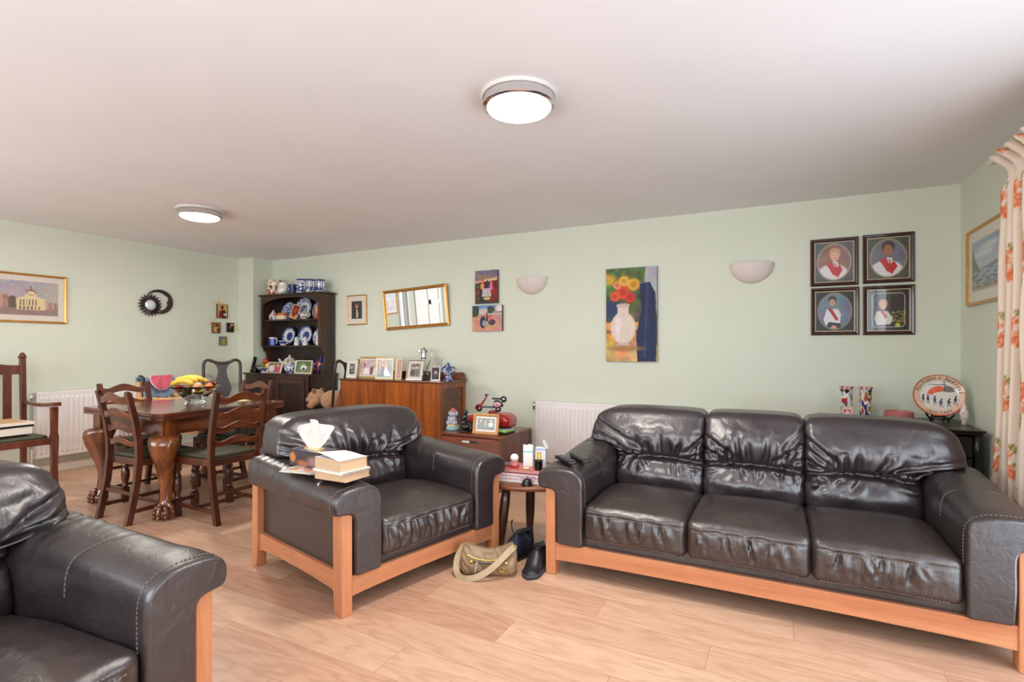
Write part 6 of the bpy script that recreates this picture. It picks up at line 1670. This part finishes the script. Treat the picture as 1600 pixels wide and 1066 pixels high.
# seascape on the right wall
cv = Cv(90, 84, (150, 164, 190)); cv.vgrad(.45, 1, (176, 184, 196), (120, 146, 184)); cv.ell(.4, .72, .3, .07, (206, 206, 210), soft=.9); cv.ell(.6, .84, .3, .06, (200, 204, 212), soft=.9)
cv.poly([(.4, .42), (1, .52), (1, .38), (.3, .38)], (96, 110, 104)); cv.rect(0, 0, 1, .40, (92, 116, 134)); cv.poly([(0, 0), (.10, 0), (.26, .40), (.12, .62), (0, .90)], (70, 74, 60)); cv.rect(0, 0, 1, .10, (150, 128, 104))
for i in range(14): x = (i * .37) % 1; y = .12 + .02 * i; cv.line(x - .1, y, x + .12, y + .015, .014, (206, 212, 220))
for i in range(16): x = (i * .29) % .9; y = .06 + (i * .13) % .26; cv.ell(x, y, .045, .024, (60, 56, 52))
cv.blot(30, 28, 12, 11)
wallpic('framed_painting', 'gilt framed seascape with rocks on the right hand wall beside the curtain', 'picture', (XR, 4.240, 1.503), R(-90), .73, .505, cv, 'gold_frame', .020, .075, inner=('silver', .008))

# ================================================================== CURTAIN
t = thing('curtain', 'cream curtain with orange rose sprays hanging at the right hand wall', 'curtain', (1.07, 3.3, 0))
def yed(z):
    P_ = [(0, 3.82), (.4, 3.795), (.8, 3.755), (1.2, 3.71), (1.6, 3.675), (1.95, 3.645), (2.08, 3.64), (2.13, 3.655), (2.27, 3.77)]
    for i in range(len(P_) - 1):
        if z <= P_[i + 1][0]:
            k = (z - P_[i][0]) / (P_[i + 1][0] - P_[i][0]); return P_[i][1] + k * (P_[i + 1][1] - P_[i][1])
    return P_[-1][1]
_y0 = yed
def yed(z): return _y0(z) - .085
CZ0, CZ1 = .03, 2.235; NF = 8.0
def cpos(u, v):
    z = CZ0 + (CZ1 - CZ0) * v; y1 = yed(z); y0 = 2.85
    ph = u * NF * 2 * PI; top = sstep(2.02, 2.10, z) * (1 - sstep(2.14, 2.24, z))
    amp = .042 * (1 - .75 * top) * (1 + .25 * (1 - v)); 
    w = math.sin(ph + .6 * nse(u * 5, z * .7)) + .25 * math.sin(2 * ph + 1.3 + z)
    y = y1 + (y0 - y1) * u + .014 * math.sin(2 * ph) * (1 - top)
    x = -amp * w - .012 * nse(u * 6, z * 2.2, 4)
    x -= .025 * sstep(2.12, 2.27, z) * (.5 + .5 * math.sin(ph * 1.0))
    return (x - .0, y - 3.3, z)
CREAM = lin((236, 220, 204)); ORG = lin((222, 122, 80)); ORL = lin((238, 176, 140)); GRN = lin((146, 140, 80)); GRL = lin((190, 182, 130))
def ccol(u, v):
    s = u * 2.1; z = CZ0 + (CZ1 - CZ0) * v
    best = CREAM
    for col_ in range(-1, 12):
        cx = col_ * .27 + .05
        if abs(s - cx) > .2: continue
        for row in range(-1, 6):
            cz = row * .66 + (.33 if col_ % 2 else 0) + .02
            dx, dz = s - cx, z - cz
            if abs(dz) > .28: continue
            # rose head and two buds
            for ox, oz, rr, md in ((0, 0, .050, 0), (.045, -.080, .036, 1), (-.05, -.06, .026, 1)):
                d = math.hypot(dx - ox, (dz - oz) * 1.0); a = math.atan2(dz - oz, dx - ox); rad = rr * (1 + .14 * math.cos(5 * a + cx * 9))
                if d < rad:
                    q = nse((dx + cx) * 55, dz * 55, row + col_ * 3.1); sw = math.sin(d * 190 + a * 1.6)
                    best = ORL if sw + q * 1.4 > .5 else ORG
                    return best
            for ox, oz, an in ((-.06, .05, .9), (.065, .035, -.8), (.0, -.14, 1.5), (.085, -.04, .2), (-.03, .11, 1.7)):
                px, pz_ = dx - ox, dz - oz; c_, s_ = math.cos(an), math.sin(an); a1 = px * c_ + pz_ * s_; b1 = -px * s_ + pz_ * c_
                if (a1 / .042) ** 2 + (b1 / .015) ** 2 < 1: best = GRN if nse(px * 70, pz_ * 70) > -.1 else GRL
            if abs(dx - .012 * math.sin(dz * 22)) < .0045 and 0 < dz < .20: best = GRL
    return best
mb = MB(); mb.grid(cpos, 300, 190, colf=ccol); o = mb.build('drape', 'fabric', t); sm = o.modifiers.new('t', 'SOLIDIFY'); sm.thickness = .003
mb = MB(); mb.box(1.045 - 1.07, 1.085 - 1.07, -.6, .50, 2.236, 2.255); mb.box(.01, .10, .45, .47, 2.24, 2.27); o = mb.build('curtain_track', 'white_plastic', t, loc=(0, 0, 0))

# ================================================================== THINGS ON THE ARMCHAIR ARM
AO = Vector((-1.745, 1.74, 0)); AR = R(76.5)
def onarm(x, y, z): return (AO.x + x * math.cos(AR) - y * math.sin(AR), AO.y + x * math.sin(AR) + y * math.cos(AR), z)
def book(name, lb, loc, rz, w, d, h, cover, cat='book', pages='page_edge', group=None, tilt=0):
    t = thing(name, lb, cat, loc, rz, group); t.rotation_euler = (0, R(tilt), rz)
    mb = MB(); mb.box(-w / 2 + .003, w / 2 - .003, -d / 2 + .004, d / 2 - .002, .002, h - .002); mb.build('page_block', pages, t)
    mb = MB(); c = .002; mb.box(-w / 2, w / 2, -d / 2, d / 2, 0, c); mb.box(-w / 2, w / 2, -d / 2, d / 2, h - c, h); mb.box(-w / 2, w / 2, d / 2 - c, d / 2, c, h - c); mb.build('cover', cover, t)
    return t
zA = .604
book('book', 'thick cream book at the bottom of the pile on the armchair arm', onarm(.088, .135, zA - .003), AR + R(14), .160, .195, .034, 'cover_pink', group=None)
t = thing('notebook', 'white spiral bound notebook between the two books on the armchair arm', 'notebook', onarm(.085, .14, zA + .0315), AR + R(8))
mb = MB(); mb.box(-.085, .085, -.103, .103, 0, .011); mb.build('page_block', 'paper', t, bevel=.001)
mb = MB()
for i in range(21): mb.tube([(-.076 + i * .0076, -.101, .0055), (-.076 + i * .0076, -.107, .010), (-.076 + i * .0076, -.109, .005), (-.076 + i * .0076, -.104, .001)], .0011, 5)
o = mb.build('spiral_wire', 'silver', t)
book('book', 'thick paperback with pale cover on top of the pile on the armchair arm', onarm(.088, .145, zA + .0430), AR + R(5), .155, .195, .052, 'cover_white')
mb = MB()
def curl(u, v): return (-.072 + .144 * u, -.09 + .18 * v, .001 + .016 * (v ** 1.5) * (1 - .7 * u) + .004 * math.sin(v * 3))
t = thing('loose_cover', 'curled paper leaflet lying on the top paperback on the armchair arm', 'leaflet', onarm(.088, .15, zA + .0955), AR + R(0))
mb.grid(curl, 14, 14); o = mb.build('sheet', 'paper', t); o.modifiers.new('t', 'SOLIDIFY').thickness = .0008
# tissue box
cv = Cv(60, 40, (30, 34, 48)); cv.blot(8, 6, 26, 4); cv.ell(.1, .5, .1, .3, (206, 130, 60), soft=.6); cv.ell(.8, .4, .2, .3, (150, 110, 110), soft=.8); cv.ell(.45, .2, .2, .2, (170, 90, 60), soft=.8)
t = thing('tissue_box', 'dark patterned tissue box with a large white tissue on the armchair arm', 'tissue box', onarm(.105, .43, zA + .008), AR + R(8))
mb = MB(); la = cv.lin()
bw, bd, bh = .125, .235, .085
def face(fn, nu=40, nv=24): mb.grid(fn, nu, nv, 0, False, colf=lambda u, v: tuple(la[int(v * 39), int(u * 59)]))
face(lambda u, v: (-bw / 2, bd / 2 - bd * u, bh * v)); face(lambda u, v: (bw / 2, -bd / 2 + bd * u, bh * v)); face(lambda u, v: (-bw / 2 + bw * u, -bd / 2, bh * v), 20); face(lambda u, v: (bw / 2 - bw * u, bd / 2, bh * v), 20)
la = Cv(60, 40, (86, 90, 104)); la.blot(8, 6, 40, 9); la.ell(.2, .3, .2, .2, (206, 150, 90), soft=.8); la.ell(.85, .6, .15, .2, (200, 120, 70), soft=.8); la = la.lin()
face(lambda u, v: (-bw / 2 + bw * v, -bd / 2 + bd * u, bh)); face(lambda u, v: (-bw / 2 + bw * v, bd / 2 - bd * u, 0))
mb.build('carton', 'print_gloss', t)
mb = MB(); mb.lathe([(.001, bh + .0008), (.048, bh + .0008), (.050, bh + .002), (.001, bh + .002)], 32, sx=.75, sy=1.3); mb.build('opening', 'tape_cream', t)
mb = MB()
def tis(u, v):
    a = (u - .5) * 4.6; r = .022 + .075 * v ** .8; fold = .016 * math.sin(u * 19) * v
    wv_ = (u - .5) * 2
    x = (.02 * math.sin(u * 11) + fold) * (.3 + v); y = wv_ * (.030 + .085 * math.sin(v ** .75 * PI * .56)) ; z = bh + .001 + .150 * v * (1 - .40 * wv_ * wv_ * v) + .004 * math.sin(u * 15) * v
    return (x, y - .01 * v, z)
mb.grid(tis, 44, 24); o = mb.build('tissue', 'tissue', t); o.modifiers.new('t', 'SOLIDIFY').thickness = .001
def leaf(name, lb, x, y, z, rz, w, d, cvs, cat='magazine', h=.004, group=None):
    t = thing(name, lb, cat, onarm(x, y, z), AR + rz, group)
    mb = MB(); la = cvs.lin(); H_, W_ = la.shape[:2]
    mb.grid(lambda u, v: (-w / 2 + w * u, -d / 2 + d * v, h), 30, 40, 0, False, colf=lambda u, v: tuple(la[int(v * (H_ - 1)), int(u * (W_ - 1))]))
    mb.build('front_page', 'print_gloss', t); mb = MB(); mb.box(-w / 2, w / 2, -d / 2, d / 2, 0, h - .0005); mb.build('pages', 'paper', t); return t
cv = Cv(30, 40, (206, 204, 204)); cv.blot(4, 4, 10, 1)
leaf('magazine', 'lowest white leaflet poking out at the left of the magazines on the armchair arm', .035, .375, zA + .003, R(22), .15, .21, cv)
cv = Cv(40, 50, (214, 208, 196)); cv.blot(6, 8, 30, 2); cv.ell(.4, .3, .25, .14, (196, 120, 60)); cv.ell(.6, .55, .2, .1, (120, 120, 110)); cv.ell(.3, .75, .2, .1, (206, 140, 80)); cv.rect(0, .9, 1, 1, (224, 226, 224))
leaf('magazine', 'magazine with orange and grey pictures on top, left of the tissue box', .035, .365, zA + .008, R(12), .148, .21, cv)

# ================================================================== STOOL AND WHAT STANDS ON IT
SO = (-1.365, 2.985); SR = R(26); ST = .385
t = thing('side_stool', 'small dark three legged wooden stool between the armchair and sofa', 'stool', (SO[0], SO[1], 0), SR)
mb = MB()
rs = []
for (k, z) in ((.93, ST - .030), (.985, ST - .024), (1.0, ST - .012), (.99, ST - .003), (.96, ST)):
    rs.append([(.255 * k * math.copysign(abs(math.cos(a)) ** .85, math.cos(a)), .165 * k * math.copysign(abs(math.sin(a)) ** .85, math.sin(a)), z) for a in [2 * PI * i / 48 for i in range(48)]])
mb.rings(rs, 0, True, True); mb.build('seat', 'stool_top', t, sharp=50)
for x, y in ((-.17, -.08), (.18, -.07), (-.02, .11)):
    mb = MB(); k = 1.22; mb.tube([(x, y, ST - .028), (x * 1.06, y * 1.06, .28), (x * 1.14, y * 1.14, .16), (x * k, y * k, .012), (x * k, y * k, 0)], [.024, .031, .030, .020, .019], 14); mb.build('leg', 'stool_leg', t)
def onst(x, y, z): return (SO[0] + x * math.cos(SR) - y * math.sin(SR), SO[1] + x * math.sin(SR) + y * math.cos(SR), z)
t = thing('desk_bell', 'black domed desk bell at the front of the stool', 'bell', onst(-.045, -.112, ST + .0008))
mb = MB(); mb.lathe([(.001, 0), (.036, 0), (.038, .004), (.034, .008), (.001, .009)], 32); mb.build('base', 'black_satin', t)
mb = MB(); mb.lathe([(.033, .008), (.032, .014), (.029, .026), (.021, .036), (.010, .041), (.001, .042)], 32); mb.build('dome', 'black_satin', t)
mb = MB(); mb.lathe([(.002, .041), (.002, .048), (.005, .050), (.005, .054), (.001, .056)], 12); mb.build('button', 'silver', t)
# flat box with pink lettering pattern
cv = Cv(110, 30, (228, 222, 224)); cv.rect(0, .86, 1, 1, (150, 40, 50))
rg = random.Random(8)
for row, (y, n_) in enumerate(((.62, 22), (.30, 26), (.46, 10))):
    for i in range(n_): x = .04 + i * .035 + (.45 if row == 2 else 0); cv.rect(x, y - .07, min(.98, x + .016 + .012 * rg.random()), y + .06 * rg.random() + .02, rg.choice([(206, 130, 146), (190, 80, 100), (150, 120, 170)]))
cv.rect(.93, .1, .97, .5, (190, 60, 80))
t = thing('game_box', 'flat white box with faded pink lettering and red edge on the stool', 'box', onst(-.055, .025, ST + .0008), R(6))
L_, D_, H_ = .35, .18, .066
mb = MB(); mb.box(-L_ / 2, L_ / 2, -D_ / 2, D_ / 2, 0, H_); mb.build('carton', 'cover_white', t, bevel=.001)
print_mesh('printed_side', cv, L_ - .002, H_ - .002, 'print', t, (0, -D_ / 2 - .002, .001), thick=.0015)
ZB_ = ST + .0012 + H_
t = book('book', 'red edged flat book lying on the white box on the stool', onst(-.055, .028, ZB_), R(8), .32, .17, .016, 'red_paint', pages='cover_pink')
ZB2 = ZB_ + .0165
cx_, cy_ = onst(-.068, .03, 0)[:2]
pad('mobile_phone', 'grey mobile phone at the left of the things on the stool', 'phone', (cx_ - .115, cy_ - .01, ZB2), (.07, .14, .010), 'grey_plastic', R(-70))
t = thing('ornament', 'small glass snow globe style ornament on a mauve base on the stool', 'ornament', (cx_ - .055, cy_ - .015, ZB2))
mb = MB(); mb.lathe([(.001, 0), (.030, 0), (.031, .010), (.026, .016), (.027, .026), (.001, .028)], 24); mb.build('base', 'pink_dish', t)
mb = MB(); mb.lathe([(.001, .028), (.02, .03), (.027, .045), (.026, .06), (.016, .074), (.001, .078)], 24); mb.build('globe', 'china_white', t)
def carton(lb, x, y, w, d, h, band=None, rz=0, open_=False):
    t = thing('carton', lb, 'carton', (x, y, ZB2), rz)
    mb = MB(); mb.box(-w / 2, w / 2, -d / 2, d / 2, 0, h); mb.build('box_body', 'white_plastic', t, bevel=.001)
    if band == 'teal':
        mb = MB(); mb.box(-w / 2 - .0008, w / 2 + .0008, -d / 2 - .0008, d / 2 + .0008, h * .72, h * .76); mb.build('stripe', 'card_teal', t)
        mb = MB(); mb.prism([(-w / 2, h), (w / 2, h), (w / 2, h + .012), (.006, h + .016), (-.004, h + .008), (-w / 2, h + .012)], 'y', -d / 2, -d / 2 + .001); mb.build('flap', 'white_plastic', t)
    if band == 'amber':
        cvb = Cv(20, 30, (226, 228, 232)); cvb.rect(.12, .1, .62, .82, (206, 160, 60)); cvb.ell(.38, .5, .12, .3, (232, 206, 130)); cvb.rect(0, .88, 1, 1, (170, 180, 220)); print_mesh('printed_side', cvb, w - .002, h - .002, 'print', t, (0, -d / 2 - .0016, .001), thick=.0012)
        mb = MB(); mb.obox((w * .40, 0, h + .022), (.004, d, .055), (0, R(-28), 0)); mb.build('flap', 'white_plastic', t)
    return t
carton('tall white medicine carton with turquoise stripe on the stool', cx_ + .028, cy_ + .02, .062, .035, .128, 'teal', R(10))
carton('open white medicine carton with amber picture on the stool, beside the sofa arm', cx_ + .108, cy_ + .04, .066, .05, .122, 'amber', R(10))
mb = MB(); mb.lathe([(.001, 0), (.024, 0), (.024, .003), (.022, .006), (.001, .007)], 24); tag(mb.build('coaster', 'tape_cream', None, loc=(cx_ + .045, cy_ - .045, ZB2)), 'small round pale lid lying before the striped carton on the stool', 'lid')
vessel('cup', 'small black cup at the right of the stool, against the sofa arm', 'cup', (cx_ + .125, cy_ - .045, ZB2), [(.001, 0), (.022, 0), (.026, .03), (.025, .052), (.030, .058), (.028, .058), (.022, .03), (.001, .008)], mat='black_plastic')

# ================================================================== REMOTES ON THE SOFA ARM
for (x, y, rz, L_, lb, z) in ((-1.045, 2.700, R(-43), .19, 'chunky black remote control nearest the front on the sofa arm', .6), (-.995, 2.79, R(-50), .22, 'slim black remote control behind the chunky one on the sofa arm', .6)):
    t = thing('remote_control', lb, 'remote control', (x, y, .5915), rz)
    mb = MB(); mb.rbox((L_ / 2, .024, .010), .007, (20, 6, 4), lambda p, u, n: Vector((p.x, p.y, p.z + .0105))); mb.build('case', 'black_plastic', t)
    mb = MB(); k = 0
    for i in range(9):
        for j in range(3):
            k += 1; mb.box(-L_ / 2 + .02 + i * (L_ - .04) / 9, -L_ / 2 + .02 + i * (L_ - .04) / 9 + .008, -.016 + j * .012, -.009 + j * .012, .0200, .0222, 0)
    mb.build('buttons', 'grey_plastic', t)
    mb = MB(); mb.box(-L_ / 2 + .06, -L_ / 2 + .07, -.014, .0, .0223, .0232); mb.build('red_button', 'red_paint', t)

# ================================================================== HANDBAG AND SHOES
t = thing('handbag', 'beige leather shoulder bag slumped on the floor before the stool', 'handbag', (-1.395, 2.465, 0), R(24))
mb = MB()
def bagf(p, u, n):
    x, y, z = p.x, p.y, p.z + .078
    k = max(0, u.z)
    z += .020 * k * (abs(u.x) ** 2.2) - .026 * k * (1 - u.x ** 2)
    y *= (1 - .55 * sstep(-.2, 1, u.z)); y += .012 * sstep(0, 1, u.z)
    x *= 1 - .10 * sstep(.1, 1, u.z) * (1 if u.x > 0 else 1.0)
    q = nse(x * 16, y * 16, z * 16); w = nse(x * 30 + z * 22, z * 9, 3)
    y -= (.010 * (1 - min(1, abs(w) * 3)) + .006 * q) * (u.y < 0); z = max(.001, z + .004 * q)
    return Vector((x, y, z))
mb.rbox((.152, .062, .077), .045, (44, 20, 26), bagf); mb.build('bag_body', 'tan_leather', t)
mb = MB(); P_ = []
for i in range(31):
    s = i / 30; x = .135 - .30 * s + .0; 
    P_.append((s,))
pts = [(.138, -.015, .150), (.115, -.05, .140), (.07, -.085, .105), (.02, -.105, .065), (-.04, -.115, .030), (-.10, -.110, .012), (-.145, -.085, .010), (-.172, -.045, .03), (-.172, -.01, .08), (-.150, .0, .125), (-.135, .0, .150)]
# smooth the strap path
def cr(P, n=6):
    out = []; P = [Vector(p) for p in P]
    for i in range(len(P) - 1):
        a = P[max(i - 1, 0)]; b_ = P[i]; c = P[i + 1]; d = P[min(i + 2, len(P) - 1)]
        for k in range(n):
            q = k / n; out.append(.5 * ((2 * b_) + (c - a) * q + (2 * a - 5 * b_ + 4 * c - d) * q * q + (3 * b_ - a - 3 * c + d) * q ** 3))
    out.append(P[-1]); return out
path = cr(pts); rs = []
for i, p in enumerate(path):
    tn_ = (path[min(i + 1, len(path) - 1)] - path[max(i - 1, 0)]).normalized()
    wv_ = tn_.cross(Vector((0, -1, .35))).normalized(); nn_ = tn_.cross(wv_).normalized()
    a_, b__ = wv_ * .016, nn_ * .0025; rs.append([p - a_ - b__, p + a_ - b__, p + a_ + b__, p - a_ + b__])
mb.rings(rs, 0, True, True); mb.build('strap', 'tan_strap', t, sharp=50)
mb = MB(); mb.tube(cr([(-.12, -.052, .118), (-.06, -.066, .100), (0, -.070, .094), (.06, -.066, .098), (.115, -.05, .118)]), .0035, 6); mb.build('zip', 'brass', t)
mb = MB(); mb.tube(cr([(-.085, -.070, .088), (-.03, -.074, .080), (.04, -.074, .078)]), .0028, 6); mb.build('pocket_zip', 'shoe_black', t)
for x, z in ((.138, .148), (-.135, .146)):
    mb = MB(); mb.tube([(x + .011 * math.cos(a), -.02 * (x > 0), z + .011 * math.sin(a)) for a in [2 * PI * i / 14 for i in range(14)]], .0025, 6, closed=True); mb.build('ring', 'brass', t)
mb = MB(); mb.tube([(.075 + .012 * math.cos(a), -.078, .05 + .012 * math.sin(a)) for a in [2 * PI * i / 16 for i in range(16)]], .0028, 6, closed=True); mb.build('ring', 'brass', t)
for x, z in ((-.09, .085), (.095, .08)):
    mb = MB(); mb.lathe([(.001, 0), (.012, 0), (.010, .004), (.001, .005)], 14, (x, -.070, z), M=Matrix.Rotation(R(90), 3, 'X')); mb.build('stud', 'brass', t)
mb = MB(); mb.obox((-.062, -.078, .06), (.012, .004, .055), (0, R(12), 0)); mb.build('zip_pull', 'tan_strap', t, bevel=.001)

def shoe(label, loc, rz, mat, sole, h=.085, laces=False, L=.27):
    t = thing('shoe', label, 'shoe', loc, rz, None)
    def w(s): return .034 + .016 * math.sin(PI * min(1, s * 1.0)) ** .6 - .004 * math.exp(-((s - .62) / .12) ** 2)
    # local: toe at -Y
    mb = MB(); rs = []
    for i in range(25):
        s = i / 24; y = -L / 2 + L * s; ww = w(s) * min(1, math.sqrt(max(.02, s * 9))) * min(1, math.sqrt(max(.02, (1 - s) * 9)))
        hh = .024 + (h - .024) * sstep(.12, .62, s)
        ring = []
        for k in range(20):
            a = PI * k / 19; ring.append((ww * math.cos(a) * (1 - .25 * math.sin(a) * (s > .5)), y, .020 + hh * math.sin(a) ** .7 * min(1, math.sqrt(max(.03, s * 7)))))
        ring.append((-ww * .5, y, .020)); ring.append((ww * .5, y, .020)); rs.append(ring)
    mb.rings(rs, 0, True, True); mb.build('upper', mat, t)
    mb = MB(); pl = []
    for i in range(21): s = i / 20; pl.append((w(s) * 1.10 * min(1, math.sqrt(max(.0, s * 8))) * min(1, math.sqrt(max(0, (1 - s) * 8))), -L / 2 * 1.04 + L * 1.04 * s))
    poly = pl + [(-x, y) for x, y in pl[::-1][1:-1]]
    mb.prism(poly, 'z', .0005, .024, smooth=True); mb.build('sole', sole, t)
    mb = MB(); mb.lathe([(.001, 0), (.030, 0), (.032, .004), (.026, .006), (.001, .004)], 20, (0, L * .22, h + .012), sy=1.7); mb.build('collar', 'black_plastic', t)
    if laces:
        mb = MB(); mb.tube(cr([(.01, -.01, h + .01), (.0, -.02, h + .04), (-.012, -.015, h + .075), (-.02, -.0, h + .085)]), .0045, 8); mb.tube(cr([(.02, .01, h + .01), (.05, .0, h + .03), (.062, .01, h + .055)]), .0045, 8); mb.tube(cr([(.02, .02, h + .01), (.07, .01, h + .025), (.11, .0, h + .012), (.13, -.0, h + .002)]), .004, 8); mb.build('laces', 'shoe_black', t)
    return t
shoe('glossy black slip on shoe standing beside the sofa leg', (-1.182, 2.61, 0), R(6), 'shoe_black', 'shoe_sole', .10)
shoe('dark navy trainer with loose laces behind the handbag', (-1.36, 2.705, 0), R(-20), 'shoe_navy', 'shoe_black', .13, True, .30)
